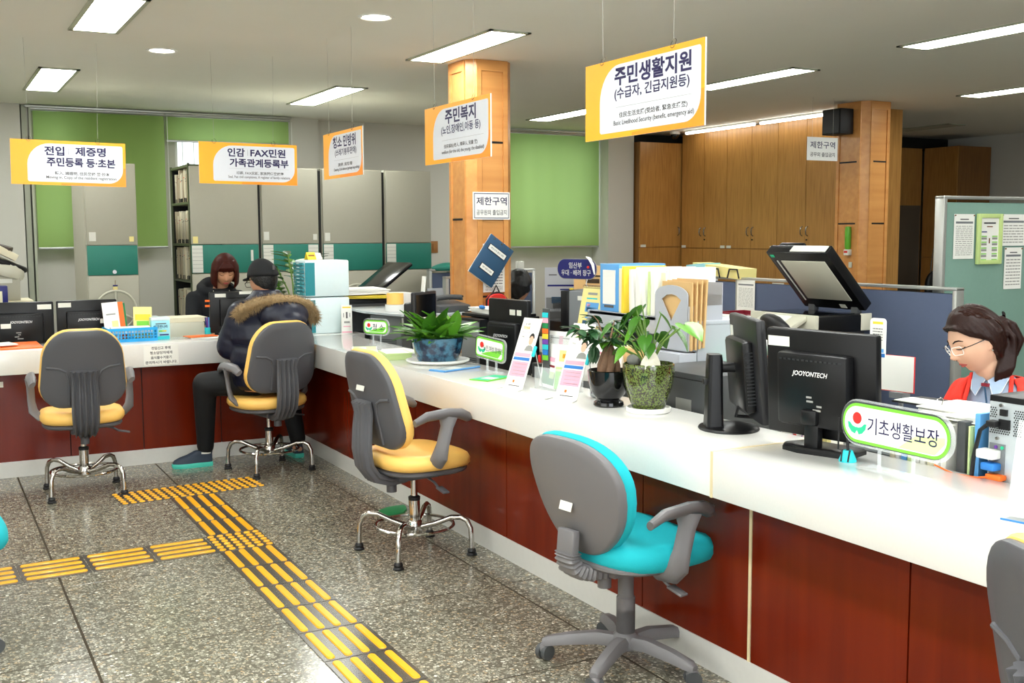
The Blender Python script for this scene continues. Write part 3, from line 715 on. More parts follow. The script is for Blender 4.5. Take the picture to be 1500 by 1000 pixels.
# folder, sheet and bag on the pillar
def board(name, label, cat, loc, wd, ht, th, m, rot=(0, 0, 0), group=None, bev=0):
    t = thing(name, label, cat, loc, group=group, rot=rot); G().box((0, th/2, 0), (wd, th, ht), bev=bev).out('sheet', m, t, smooth=False); return t
t = thing('clip_folder', 'blue clip folder hanging askew by its corner on the wooden pillar', 'folder', (3.5, 6.745, 1.32), rot=(0, R(35), 0))
G().box((0, 0, 0), (.215, .016, .31), bev=.003).out('cover', 'folder_blue', t); G().box((0, .006, 0), (.213, .014, .312)).out('pages', 'paper', t, smooth=False)
for z, a in ((.075, .15), (-.07, .11)):
    G().box((.0, -.009, z), (a+.012, .003, .045)).out('label_border', 'ink', t, smooth=False); q = G().box((0, -.0108, z), (a, .002, .035)).out('label', 'paper', t, smooth=False)
    text(q, '제한구역 출입 대장' if z > 0 else '부평2동', 0, z, a*.8, .014, -.0122, 'ink')
for x in (-.07, 0, .07): G().cyl((x, -.008, .14), (x, -.012, .14), .006, n=10).out('eyelet', 'chrome', t)
t = board('record_sheet', 'white record sheet hanging behind the blue clip folder', 'paper', (3.535, 6.772, 1.27), .17, .34, .002, 'paper')
prints(t, fine_lines(-.07, .07, -.12, .02, 7)+fine_lines(-.07, .07, -.16, -.125, 4), -.0008)
t = thing('hanging_bag', 'red pouch with black trim hanging low on the wooden pillar', 'bag', (3.53, 6.73, 1.02))
G().pillow(rrect(.16, .15, .06), .05, warp=lambda x, y, z: (x, z, y)).out('pouch', 'red', t); G().tube([(-.08, -.01, -.02), (-.08, -.01, .03), (-.04, -.01, .07), (0, -.01, .08), (.04, -.01, .07), (.08, -.01, .03), (.08, -.01, -.02)], .008, 6).out('trim', 'black_rubber', t)
G().tube([(-.03, 0, .07), (0, 0, .13), (.03, 0, .07)], .006, 6).out('strap', 'black_rubber', t)

# ============================================================ PARTITIONS AND DESKS
def partition(label, p0, p1, h, m, posts=(), th=.05, cat='partition'):
    d = Vector((p1[0]-p0[0], p1[1]-p0[1])); L = d.length
    t = thing('office_partition', label, cat, (p0[0], p0[1], 0), math.atan2(d.y, d.x)); seams = [0]+list(posts)+[L]
    for a, b in zip(seams, seams[1:]):
        G().box(((a+b)/2, 0, h/2-.01), (b-a-.03, th, h-.04), bev=.004).out('panel', m, t)
    for s in seams: G().box((min(max(s, .014), L-.014), 0, h/2), (.028, th+.012, h), bev=.004).out('post', 'alu', t)
    G().box((L/2, 0, h-.004), (L, th+.014, .018), bev=.004).out('top_rail', 'alu', t)
    return t
partition('long navy blue desk partition behind the photocopier', (4.93, 4.0), (4.93, 8.0), 1.2, 'blue_partition', posts=(1.8,))
gp = partition('tall grey green pin board partition behind the seated woman', (4.98, 4.2), (6.4, 4.2), 1.7, 'green_partition', posts=())
partition('grey blue partition panel at the left of the wooden pillar', (3.9, 8.72), (4.5, 8.72), 1.2, 'blue_partition')
partition('second grey blue partition just left of the wooden pillar, nearer', (3.52, 7.57), (3.84, 7.57), 1.18, 'blue_partition')
partition('small navy partition panel behind the black haired office worker', (4.5, 8.42), (4.74, 8.3), 1.2, 'blue_partition')
partition('navy partition panel behind the brown calendar box', (4.9, 8.4), (6.2, 7.6), 1.2, 'blue_partition')
# papers on the pin board
def pin_paper(lab, x0, x1, z0, z1, y=4.168, m='paper', rows=12):
    t = board('pinned_paper', lab, 'paper', ((x0+x1)/2, y, (z0+z1)/2), x1-x0, z1-z0, .002, m)
    a, b = (x1-x0)/2*.85, (z1-z0)/2*.86
    prints(t, [(0, b-.012, a*1.0, .006, 'grey_ink'), (0, b-.03, a*2, .012, 'mid_grey')]+fine_lines(-a, a, -b, b-.045, rows, 'line_grey', .35), -.0006)
    for s in (-1, 1): G().cyl((s*(x1-x0)*.47, -.006, (z1-z0)*.47), (s*(x1-x0)*.47, 0, (z1-z0)*.47), .004, n=8).out('pin', 'brown', t)
    return t
pin_paper('upright printed list pinned at the left of the green partition', 5.066, 5.232, 1.355, 1.605, rows=16)
pin_paper('landscape table sheet pinned at the upper right of the green partition', 5.462, 5.672, 1.425, 1.606, rows=7)
pin_paper('narrow tall sheet pinned below the landscape one on the green partition', 5.5, 5.652, 1.175, 1.415, rows=9)
t = thing('picture_frame', 'lime framed calendar hanging on the green partition', 'frame', (5.352, 4.16, 1.465)); wd, ht = .205, .285
g = G()
for s in (-1, 1): g.box((s*(wd/2-.012), 0, 0), (.024, .02, ht), bev=.003).box((0, 0, s*(ht/2-.012)), (wd-.048, .02, .024), bev=.003)
g.out('frame', 'frame_lime', t); G().box((0, .004, 0), (wd-.04, .006, ht-.04)).out('backing', 'paper', t, smooth=False)
prints(t, [(0, .09, .1, .008, 'ink'), (0, .07, .05, .006, 'brown'), (-.045, .04, .045, .006, 'navy')]+[(sx*.045, .015-.033*k, .045, .006, 'lime') for k in range(5) for sx in (-1, 1)]+[(sx*.045, .003-.033*k, .045, .012, 'line_grey') for k in range(5) for sx in (-1, 1)]+[(0, -.01, .01, .03, 'brown')], -.0008)
def side_paper(lab, y0, y1, z0, z1, x=4.895, m='paper'):
    t = board('pinned_paper', lab, 'paper', (x, (y0+y1)/2, (z0+z1)/2), abs(y1-y0), z1-z0, .002, m, rot=(0, 0, R(-90)))
    a, b = abs(y1-y0)/2*.85, (z1-z0)/2*.9
    prints(t, [(0, b-.02, a*2, .01, 'mid_grey')]+fine_lines(-a, a, -b+.04, b-.04, 14, 'line_grey', .3), -.0006)
side_paper('printed list pinned on the blue partition left of the photocopier', 5.61, 5.79, .955, 1.19)
side_paper('pale sheet pinned on the blue partition behind the tan envelopes', 6.3, 6.62, .95, 1.18, m='label_white')
# wire tray & plate on partition top
t = thing('wire_tray', 'black wire tray with papers on top of the blue partition', 'tray', (4.93, 6.0, 1.2))
for y in (-.22, -.02, .22): G().tube([(-.08, y-.06, 0), (-.08, y-.04, .06), (-.08, y+.04, .06), (-.08, y+.06, 0)], .006, 6).out('wire', 'black_rubber', t)
G().box((.02, 0, .045), (.16, .5, .07), rot=(R(4), 0, 0)).out('paper_stack', 'pale_yellow', t, smooth=False); G().box((-.0, .2, .05), (.15, .2, .075), rot=(R(-5), 0, 0)).out('paper_stack', 'pale_cyan', t, smooth=False)
tag(G().box((8.09, 8.9, .93), (.01, .18, .09), bev=.002).out('door_sign', 'label_white'), 'white plate on the lower cabinet door above the blue partition', 'plate')

# clerks' desks
def desk(label, x0, x1, y0, y1, z=.68):
    t = thing('office_desk', label, 'desk', (x0, y0, 0)); a, b = x1-x0, y1-y0
    G().span((0, 0, z-.03), (a, b, z), bev=.004).out('desktop', 'desk', t)
    for x in (.02, a-.05): G().span((x, .03, 0), (x+.03, b-.03, z-.03)).out('side_panel', 'mid_grey', t, smooth=False)
    G().span((.06, .06, .3), (.08, b-.06, z-.03)).out('modesty_panel', 'mid_grey', t, smooth=False)
desk('office desk behind the right part of the counter', 2.65, 3.38, 1.5, 2.9)
desk('office desk behind the counter beside the plants', 2.65, 3.5, 2.95, 4.35)
desk('office desk behind the counter near the green signs', 2.65, 3.5, 4.4, 5.9)
desk('office desk behind the counter nearest the wooden pillar', 2.77, 3.3, 5.95, 7.62)
desk('office desk behind the left run of the counter', -.9, 2.2, 7.72, 8.25, .7)
desk('desk of the black haired worker by the back partitions', 3.75, 4.8, 6.4, 7.25, .72)
desk('side desk under the raised photocopier on the far side', 2.4, 3.7, 7.95, 8.5, .9)

# ============================================================ MONITORS
def monitor(label, loc, rz, wd=.41, ht=.335, brand=True, stand='flat', tilt=0, bump=(.26, .24, .055), stickers=(), bz=.0, z0=.07, info=True, frame='black_plastic'):
    """local: back faces -Y, screen faces +Y, origin at the base"""
    t = thing('computer_monitor', label, 'monitor', loc, rz)
    T = Matrix.Rotation(tilt, 4, 'X')
    g = G(T); cz = z0+ht/2
    g.box((0, 0, cz), (wd, .032, ht), bev=.009).out('casing', frame, t)
    G(T).box((0, .0165, cz), (wd-.035, .002, ht-.035)).out('screen', 'screen', t, smooth=False)
    bx, bh, bd = bump
    bm_ = G(T).box((0, -.016-bd/2+.004, cz+bz), (bx, bd, bh), bev=.014).out('rear_housing', frame, t)
    yb = -.016-bd+.003
    if info:
        g = G(T)
        for k in range(14): g.box((-bx*.42+bx*.84*k/13, yb-.0006, cz+bz+bh/2-.022), (bx*.04, .002, .005))
        g.out('vent_slot', 'grille', bm_, smooth=False)
        q = G(T)
        for a in range(4): q.box((random.uniform(-.03, .04), yb-.0008, cz+bz-.02-.013*a), (random.uniform(.015, .035), .001, .006))
        q.out('rating_print', 'line_grey', bm_, smooth=False)
    if brand:
        o = text(bm_, 'JOOYONTECH', 0, cz+bz+bh*.22, .13, .02, yb-.0012, 'logo_white', .018, shear=.25)
        o.data.transform(T)
    for x, z, a, b in stickers:
        y = -.0168 if abs(x) > bx/2 or z > cz+bz+bh/2 else yb-.001
        G(T).box((x, y, z), (a, .001, b)).out('sticker', 'label_white', t, smooth=False)
    if stand == 'flat':
        G().box((0, -.02, .012), (.2, .16, .016), bev=.005).out('base', frame, t)
        G().tube([(0, -.01, .015), (0, -.035, .06), (0, -.04, cz-.05)], .03, 12, flat=.5).out('neck', frame, t)
    elif stand == 'angled':
        st = [(-.13, -.03), (-.10, .06), (.12, .06), (.14, -.06), (-.03, -.09), (-.10, -.075)]
        G().rings([[(x*s, y*s, z) for x, y in st] for z, s in ((0, 1), (.012, 1), (.018, .93))]).out('base', frame, t)
        G().box((0, -.05, .055), (.055, .03, .1), bev=.008).box((0, -.045, .115), (.062, .075, .05), bev=.01).out('neck', frame, t)
    return t
monitor('large black monitor seen from behind on the right part of the counter', (2.5, 2.53, CT), R(-81), wd=.415, ht=.345, stand='angled', z0=.042, bump=(.265, .235, .05), bz=-.012, tilt=R(3), stickers=[(-.155, .345, .085, .032)])
# monitor seen edge-on with column stand
t = thing('computer_monitor', 'black monitor seen edge-on with a thick column stand and round foot', 'monitor', (2.5, 2.99, CT), R(-117))
G().lathe([(0, 0), (.118, 0), (.12, .004), (.116, .01), (.06, .016), (0, .018)], n=40, sx=1, sy=.9).out('base', 'black_plastic', t)
G().rings([[(x, y, z) for x, y in rrect(a, b, .012, 0, -.055)] for z, a, b in ((.01, .085, .06), (.1, .075, .055), (.25, .07, .05), (.268, .066, .046))]).out('column', 'black_plastic', t)
G().box((.0, -.085, .17), (.03, .018, .02), bev=.003).out('cable_clip', 'black_rubber', t)
Tm = Matrix.Rotation(R(5), 4, 'X')
G().cyl((0, -.03, .22), (0, .035, .22), .018, n=14).box((0, .028, .22), (.08, .02, .08), bev=.008).out('pivot', 'black_rubber', t)
G(Tm).box((0, .09, .215), (.4, .034, .36), bev=.009).out('casing', 'mid_black', t)
G(Tm).box((0, .108, .215), (.37, .002, .33)).out('screen', 'screen', t, smooth=False)
b_ = G(Tm).box((0, .058, .195), (.27, .045, .25), bev=.016).out('rear_housing', 'black_plastic', t)
g = G(Tm)
for k in range(16): g.box((.13, .06, .1+.012*k), (.012, .03, .004))
g.out('vent_slot', 'grille', b_, smooth=False)
G(Tm).box((-.16, .072, .33), (.035, .002, .045)).out('sticker', 'label_white', t, smooth=False)
G().tube([(0, .04, .1), (.02, .02, .05), (-.05, .12, .03), (-.1, .25, .012), (-.12, .32, .006)], .006, 8).out('cable', 'black_rubber', t)
monitor('black monitor behind the small green sign stand, beside the clipped banners', (2.83, 5.24, .68), R(-82), wd=.36, ht=.42, z0=.05, bump=(.26, .27, .05), bz=-.05, stickers=[(.05, .4, .05, .03), (.11, .4, .04, .03)], info=True)
monitor('black monitor at the far left end of the counter, left of its twin', (.555, 7.72, CT-.02), R(-2), wd=.40, ht=.29, z0=.0, bump=(.27, .21, .05), bz=-.03, stickers=[(.145, .255, .085, .032), (-.09, .17-.03, .06, .03)])
monitor('black monitor at the left of the blue basket, right of its twin', (.965, 7.74, CT-.02), R(1), wd=.38, ht=.29, z0=.0, bump=(.27, .21, .05), bz=-.03, stickers=[(-.14, .26, .08, .03), (.1, .15, .055, .03)])
monitor('black monitor between the clerk and the customer in the fur hood jacket', (1.91, 7.6, CT), R(-4), wd=.33, ht=.285, z0=.02, brand=False, bump=(.2, .2, .04), stickers=[(-.09, .28, .075, .025), (.09, .295, .1, .02)], info=False)
monitor('dark monitor turned sideways behind the row of PC towers', (2.84, 6.42, .68), R(-142), wd=.3, ht=.36, z0=.1, brand=False, bump=(.22, .22, .08), stickers=[(.1, .27, .04, .05)], frame='mid_black', info=False)

# ============================================================ COUNTER THINGS, RIGHT TO LEFT
def logo(t, x, z, s, y):
    G().flat([(x+s*.33*math.cos(a*math.pi/12), z+s*.30+s*.33*math.sin(a*math.pi/12)) for a in range(24)], y).out('logo_dot', 'red', t, smooth=False)
    lf = [(-.75, .15), (-.5, .1), (-.2, -.18), (0, -.28), (0, -.42), (-.06, -.36), (-.1, -.5), (-.35, -.45), (-.62, -.2)]
    for k in (1, -1): G().flat([(x+k*s*a, z+s*b) for a, b in lf][::k], y).out('logo_leaf', 'green_folder', t, smooth=False)
def pill_sign(label, loc, rz, wd, ht, txt, tw, th_, r=None, tilt=0, wave='pale_green'):
    t = thing('desk_sign', label, 'sign', loc, rz, group='green bordered desk signs'); z = ht/2+.07; r = r or ht/2-.002
    Tt = Matrix.Translation((0, 0, z)) @ Matrix.Rotation(tilt, 4, 'Y')
    G(Tt).prism(rrect(wd+.022, ht+.022, r+.01, n=8), .0, .007).out('backing', 'acrylic', t, smooth=False)
    G(Tt).prism(rrect(wd+.008, ht+.008, r+.003, -.006, .001, n=8), -.001, .003).out('dark_rim', 'dark_grey', t, smooth=False)
    f = G(Tt).prism(rrect(wd, ht, r, n=8), -.004, -.0015).out('green_border', 'lime', t, smooth=False)
    wf = G(Tt).prism(rrect(wd-.018, ht-.018, r-.009, n=8), -.0055, -.004).out('white_face', 'white', f, smooth=False)
    G(Tt).flat([(wd*.05, -ht/2+.012), (wd/2-ht*.4, -ht/2+.012), (wd/2-.014, -.1*ht), (wd/2-.014, .05*ht), (wd*.2, -.05*ht)]+([(-wd*.1, -.2*ht), (-wd*.3, -.36*ht)] if wave == 'lime' else []), -.0057).out('green_wave', wave, f, smooth=False)
    n0 = len(bpy.data.objects)
    lg = thing if False else None
    s = ht*.30; x0 = -wd/2+ht*.5
    G(Tt).flat([(x0+s*.5*math.cos(a*math.pi/12), s*.42+s*.5*math.sin(a*math.pi/12)) for a in range(24)], -.0062).out('logo_dot', 'red', t, smooth=False)
    lf = [(-1.05, .02), (-.8, -.0), (-.5, -.28), (-.12, -.38), (0, -.34), (0, -.62), (-.12, -.78), (-.2, -.95), (-.6, -.82), (-.95, -.45)]
    g = G(Tt)
    for k in (1, -1): g.flat([(x0+k*s*a, s*b) for a, b in lf], -.0062)
    g.out('logo_leaf', 'green_folder', t, smooth=False)
    o = text(t, txt, ht*.28, 0, tw, th_, -.0065, 'navy_ink', .004); o.data.transform(Tt)
    for x in (-wd*.16, wd*.16): G().box((x, .01, .04), (.004, .012, .085)).out('acrylic_post', 'acrylic', t, smooth=False)
    G().box((0, .0, .003), (wd*.55, .07, .005), bev=.001).out('acrylic_foot', 'acrylic', t)
    return t
pill_sign('large green bordered white desk sign for basic livelihood security on the counter', (2.43, 2.18, CT), R(-91), .395, .118, '기초생활보장', .26, .05, tilt=R(0))
pill_sign('tilted green desk sign standing right of the blue pot', (2.5, 4.835, CT), R(-78), .22, .1, '노인,여성,장애인', .15, .03, r=.022, tilt=R(5), wave='lime')
pill_sign('small green desk sign reading cleaning, standing among the PC towers', (2.52, 6.45, CT), R(-60), .19, .085, '청 소', .09, .042, r=.03, wave='lime')
t = thing('cable_weight', 'small cyan rubber foot with black straps on the counter before the big monitor', 'stand', (2.45, 2.375, CT))
G().lathe([(0, 0), (.026, 0), (.027, .004), (.016, .03), (.015, .034), (0, .034)], n=20).out('cone', 'cyan', t); G().tube([(-.028, 0, .003), (-.012, .01, .036)], .003, 6).tube([(-.02, -.02, .003), (-.006, -.014, .036)], .003, 6).out('strap', 'black_rubber', t)
G().tube([(0, 0, .034), (0, .005, .1), (.004, .01, .14)], .0045, 8).tube([(-.01, .03, .034), (-.008, .03, .13)], .003, 6).out('pole', 'black_rubber', t)
# PC tower near right
def pc(label, loc, rz, wd=.18, ht=.36, dp=.42, plate='pc_light', body='black_plastic', detail=True):
    """rear faces -Y"""
    t = thing('computer_tower', label, 'computer', loc, rz)
    G().span((-wd/2, .0, 0), (wd/2, dp, ht), bev=.004).out('case', body, t)
    rp = G().box((0, -.002, ht/2-.005), (wd-.012, .006, ht-.025)).out('rear_plate', plate, t, smooth=False)
    if detail:
        g = G()
        def holes(x0, x1, z0, z1, s=.0072):
            j = 0; z = z0
            while z < z1:
                x = x0+(s/2 if j % 2 else 0)
                while x < x1: g.poly([(x+.0026*math.cos(a*math.pi/3), -.0058, z+.0026*math.sin(a*math.pi/3)) for a in range(6)]); x += s
                z += s*.87; j += 1
        holes(-wd*.02, wd*.42, ht-.105, ht-.03); holes(-wd*.44, -wd*.1, ht-.105, ht-.085); holes(-wd*.44, -wd*.32, ht-.06, ht-.03); holes(wd*.1, wd*.42, ht-.27, ht-.14)
        o = g.out('vent_hole', 'grille', rp, smooth=False); o['kind'] = 'stuff'
        G().box((-wd*.2, -.008, ht-.045), (.022, .008, .018)).out('power_switch', 'black_rubber', rp); G().box((-wd*.18, -.008, ht-.078), (.034, .008, .028)).out('power_inlet', 'black_rubber', rp)
        G().box((-wd*.3, -.003, ht-.21), (.05, .008, .15)).out('port_panel', 'mid_grey', rp, smooth=False)
        G().box((-wd*.33, -.02, ht-.078), (.03, .03, .018), bev=.004).tube([(-wd*.4, -.025, ht-.08), (-wd*.5, -.035, ht-.1), (-wd*.58, -.04, ht-.18), (-wd*.63, -.04, ht-.29)], .006, 8).out('power_cable', 'black_rubber', t)
        G().box((-wd*.38, -.025, ht-.165), (.055, .04, .026), bev=.005).out('printer_plug', 'white', t); G().box((-wd*.34, -.022, ht-.2), (.045, .035, .022), bev=.005).out('video_plug', 'blue', t)
        G().box((-wd*.25, -.02, ht-.228), (.05, .03, .016), bev=.004).tube([(-wd*.3, -.03, ht-.228), (-wd*.5, -.045, ht-.235), (-wd*.9, -.05, ht-.238), (-wd*1.3, -.045, ht-.225)], .0028, 8).out('network_cable', 'orange', t)
        G().box((-wd*.25, -.015, ht-.255), (.02, .02, .014), bev=.003).out('audio_plug', 'green_folder', t)
        G().cyl((-wd*.3, -.012, ht-.12), (-wd*.3, -.003, ht-.12), .005, n=8).out('thumbscrew', 'chrome', t); G().cyl((-wd*.25, -.012, ht-.025), (-wd*.25, -.003, ht-.025), .005, n=8).out('thumbscrew', 'chrome', t)
        for x, z, m in ((-.045, ht-.145, 'purple'), (-.025, ht-.145, 'green_folder')): G().cyl((x-.012, -.01, z), (x-.012, -.004, z), .005, n=10).out('round_port', m, rp)
    else:
        g = G()
        for k in range(7): g.box((wd*.05, -.006, ht*.12+.012*k), (wd*.6, .002, .004))
        g.box((-wd*.15, -.006, ht*.8), (wd*.4, .003, ht*.1)).out('slot', 'grille', rp, smooth=False)
    return t
pc('black PC tower with its cabled metal rear facing the counter at the right edge', (2.645, 1.945, .68), R(-90), ht=.365)
# acrylic document holder at right edge
t = thing('acrylic_holder', 'clear acrylic holder with a white sheet at the right edge of the counter', 'holder', (2.33, 1.6, CT), R(-78))
G().box((0, 0, .002), (.22, .09, .004)).out('foot', 'acrylic', t, smooth=False); G().box((0, .01, .12), (.22, .003, .235), rot=(R(-12), 0, 0)).out('front_pane', 'acrylic', t, smooth=False)
G().box((0.0, .018, .12), (.205, .001, .225), rot=(R(-12), 0, 0)).out('insert', 'paper', t, smooth=False); G().box((0, -.045, .003), (.22, .002, .004)).out('blue_edge', 'blue', t, smooth=False)
# files between the big sign and the PC
cols = ['cream', 'white', 'light_blue', 'pale_green', 'white', 'paper', 'cream', 'white', 'paper', 'white']
y = 2.40
for k in range(9):
    th = (.018, .014, .02, .016, .02, .018, .022, .016, .02)[k]; y -= th+.006
    tag(G().box((2.735, y, .68+.13), (.19, th, .25+.006*((k*3) % 3)), rot=(R(random.uniform(-4, 4)), 0, 0), bev=.002).out('document_file', cols[k]), '%s upright file from the organiser, behind the large desk sign' % ORD[k], 'file', 'paper files behind the large desk sign')
tag(G().box((2.70, 2.118, .82), (.13, .03, .27), bev=.003).out('lever_arch_file', 'dark_grey'), 'dark grey file box standing left of the blue file by the PC tower', 'file')
tag(G().box((2.69, 2.068, .835), (.1, .018, .3), bev=.003).out('document_wallet', 'light_blue'), 'bright blue file touching the PC tower', 'file')
tag(G().box((2.69, 2.09, .82), (.11, .006, .25)).out('index_sheet', 'pale_green'), 'thin pale sheet with green index tabs between dark and blue files', 'file')
for k in range(6):
    tag(G().box((2.77+random.uniform(-.01, .01), 2.19+random.uniform(-.02, .02), .95+.0045*k), (.21, .24, .004), rot=(0, 0, random.uniform(-.1, .1))).out('paper_sheet', 'paper', smooth=False), ('bottom', 'second lowest', 'third lowest', 'third highest', 'second highest', 'topmost')[k]+' loose white sheet lying across the upright files', 'paper', 'loose sheets on the upright files')
t = thing('clipboard', 'black clipboard with a metal clip lying on the files before the seated woman', 'clipboard', (2.8, 2.36, .955), R(-85))
G().box((0, 0, .01), (.2, .15, .006), bev=.002).out('board', 'mid_black', t); G().box((-.01, -.03, .0145), (.16, .09, .003)).out('paper', 'paper', t, smooth=False)
G().tube([(.06, -.07, .015), (.06, -.065, .035), (.07, -.06, .04), (.08, -.065, .035), (.08, -.07, .015)], .002, 6).out('binder_clip', 'chrome', t)
# clear tray unit under the sign
t = thing('desk_organiser', 'grey drawer organiser standing behind the large green bordered desk sign', 'organiser', (2.68, 2.46, .68), R(-90))
G().span((-.16, 0, 0), (.1, .25, .17), bev=.003).out('case', 'mid_grey', t)
for k in range(3): G().span((-.155, -.006, .012+.053*k), (.095, .002, .06+.053*k), bev=.003).out('drawer', 'pc_light', t)
# card and phone-shaped card near partition
t = thing('desk_card', 'blank white card with red rim standing right of the big monitor', 'card', (2.93, 2.625, .955), R(-80))
G().box((0, 0, .065), (.135, .003, .125), bev=.001).out('card', 'red', t, smooth=False); G().box((-.001, -.002, .066), (.13, .002, .121)).out('face', 'paper', t, smooth=False); G().box((0, .02, -.01), (.05, .05, .02)).box((0, .03, -.14), (.012, .012, .27)).out('stand', 'mid_grey', t)
t = thing('promo_card', 'white rounded promo card with blue wave sticking up behind the big monitor', 'card', (2.73, 2.53, 1.06), R(-85))
G().prism(rrect(.062, .13, .012, 0, .1), 0, .003).out('card', 'paper', t, smooth=False); prints(t, [(0, .15, .04, .008, 'yellow'), (0, .06, .05, .012, 'light_blue'), (.005, .045, .05, .012, 'blue')]+fine_lines(-.02, .02, .09, .135, 5), -.0008); G().box((-.035, -.004, .06), (.018, .003, .014)).out('orange_tab', 'orange', t)
G().cyl((0, .002, -.3), (0, .002, .04), .003).out('stick', 'alu', t)
tag(G().box((3.1, 3.18, .75), (.16, .22, .14), bev=.003).out('paper_tray_stack', 'paper'), 'stack of papers under the green folders behind the edge-on monitor', 'paper stack')
t = thing('desk_note', 'hand written note board hanging between the two right monitors', 'note', (2.78, 2.86, .865), R(-88)); G().box((0, 0, .04), (.2, .004, .1)).out('board', 'paper', t, smooth=False); prints(t, fine_lines(-.08, .08, .01, .08, 4), -.003)
tag(G().box((2.74, 2.78, .79), (.02, .07, .12)).out('sticky_notes', 'pale_yellow'), 'pale yellow sticky notes beside the edge-on monitor', 'notes')
t = thing('pen_cup', 'pen cup with purple and blue pens behind the edge-on monitor', 'pen holder', (2.72, 2.87, .68)); G().lathe([(.0, 0), (.035, 0), (.037, .1), (.033, .1), (.031, .01), (0, .01)]).out('cup', 'white', t)
for k, m in enumerate(('purple', 'blue', 'red', 'white')): G().cyl((.01*math.cos(k*1.6), .01*math.sin(k*1.6), .02), (.03*math.cos(k*1.6), .035*math.sin(k*1.6), .17), .006, n=8).out('pen', m, t)
# folders, paper roll, boxes
for k in range(4): tag(G().box((3.25-.02*k, 3.85-.25*0, .87+.022*k), (.36, .62, .012), rot=(R(1.5*k), R(-2), R(6+5*k)), bev=.002).out('document_folder', ('green_folder', 'green_folder', 'green_folder', 'paper')[min(k, 2)]), ('lowest bright green folder', 'second bright green folder', 'topmost bright green folder', 'white folder on top of the green ones')[k]+' in the pile behind the plants', 'folder', 'green folders in the pile behind the plants')
tag(G().span((3.08, 3.58, .68), (3.42, 4.12, .86), bev=.004).out('storage_box', 'white'), 'white box carrying the green folders behind the plants', 'box')
t = thing('paper_roll', 'rolled white poster lying on the desk pile behind the edge-on monitor', 'roll', (3.25, 3.72, .985)); G().cyl((-.03, -.42, .03), (.03, .33, 0), .035, n=20).out('roll', 'paper', t); G().cyl((.0301, .3305, 0), (.031, .332, 0), .03, n=20).out('roll_end', 'dark_grey', t)
tag(G().box((3.3, 3.8, .945), (.2, .5, .02), rot=(0, 0, R(4)), bev=.003).out('red_folder', 'red'), 'red folder under the rolled white poster', 'folder')
tag(G().span((2.98, 3.83, .87), (3.16, 4.0, 1.0), bev=.003).out('wooden_box', 'brown'), 'brown wooden box beside the magazine holder', 'box')
tag(G().span((2.85, 4.0, .84), (3.1, 4.22, .98), bev=.003).out('cardboard_box', 'manila'), 'tan cardboard box behind the pothos plant', 'box')
t = thing('grey_cabinet', 'dark grey metal box with a printed label behind the mottled green pot', 'box', (2.66, 3.46, .68)); G().span((0, -.16, 0), (.4, .28, .27), bev=.004).out('body', 'dark_grey', t); G().box((-.001, .0, .14), (.002, .1, .05)).out('rating_label', 'line_grey', t, smooth=False); G().span((-.002, -.15, .245), (.0, .27, .248)).out('lid_seam', 'black_rubber', t, smooth=False)
# shelf riser with files
t = thing('desk_shelf', 'pale grey shelf carrying the blue binder and white files', 'shelf', (2.98, 3.78, .68))
G().span((0, 0, .42), (.3, .9, .44), bev=.003).out('board', 'rack_plastic', t); G().span((0, 0, 0), (.3, .02, .42)).out('side', 'rack_plastic', t, smooth=False); G().span((0, .88, 0), (.3, .9, .42)).out('side', 'rack_plastic', t, smooth=False); G().span((.27, .02, 0), (.29, .88, .42)).out('back', 'rack_plastic', t, smooth=False); G().span((0, .02, .36), (.006, .88, .44)).out('front_lip', 'rack_plastic', t, smooth=False)
t = thing('lever_arch_binder', 'bright blue lever arch binder with white spine label', 'binder', (3.0, 4.51, 1.12), R(-90)); G().span((-.085, 0, 0), (.085, .28, .235), bev=.003).out('cover', 'light_blue', t); G().box((-.0, -.002, .12), (.11, .003, .17), bev=.001).out('spine_label', 'white', t, smooth=False); G().box((0, -.003, .025), (.08, .002, .012)).out('print', 'grey_ink', t, smooth=False)
y = 4.41; fc = ['cream', 'yellow', 'white', 'paper', 'white', 'paper', 'white', 'pale_green', 'white', 'paper', 'cream', 'white', 'paper']
for k in range(13):
    th = random.uniform(.022, .036); y -= th/2; hh = .215+.012*math.sin(k*1.7)
    o = G().box((0, 0, hh/2), (.25, th-.004, hh), bev=.002).out('document_file', fc[k], loc=(3.12+random.uniform(-.015, .02), y, 1.12), rot=(R(random.uniform(-5, 2)), 0, 0)); tag(o, '%s upright paper file to the right of the blue binder' % ORD[k], 'file', 'paper files right of the blue binder'); y -= th/2+.003
t = thing('magazine_holder', 'grey magazine holder with a fan shaped cut-out holding tan envelopes', 'holder', (2.93, 3.91, .985), R(-88))
ol = [(-.115, 0), (.115, 0), (.115, .245)]+[(.115*math.cos(R(a)), .245+.045*math.sin(R(a))) for a in range(15, 180, 15)]+[(-.115, .245)]
hole = [(0, .13), (.068, .225), (.035, .245), (0, .25), (-.035, .245), (-.068, .225)]
g = G(); bm_ = g.bm
n_ = 36; ov = []; hv = []
def ray_poly(poly, c, a):
    dx, dz = math.cos(a), math.sin(a); best = None
    for i in range(len(poly)):
        (x1, z1), (x2, z2) = poly[i], poly[(i+1) % len(poly)]; x1 -= c[0]; x2 -= c[0]; z1 -= c[1]; z2 -= c[1]
        den = dx*(z2-z1)-dz*(x2-x1)
        if abs(den) < 1e-9: continue
        tt = (x1*(z2-z1)-z1*(x2-x1))/den; uu = (x1*dz-z1*dx)/den
        if tt > 0 and -1e-6 <= uu <= 1+1e-6: best = tt if best is None else max(best, tt)
    return (c[0]+dx*best, c[1]+dz*best)
cc = (0, .205); angs = sorted([2*math.pi*k/n_ for k in range(n_)]+[math.atan2(z-cc[1], x-cc[0]) % (2*math.pi) for x, z in ol+hole])
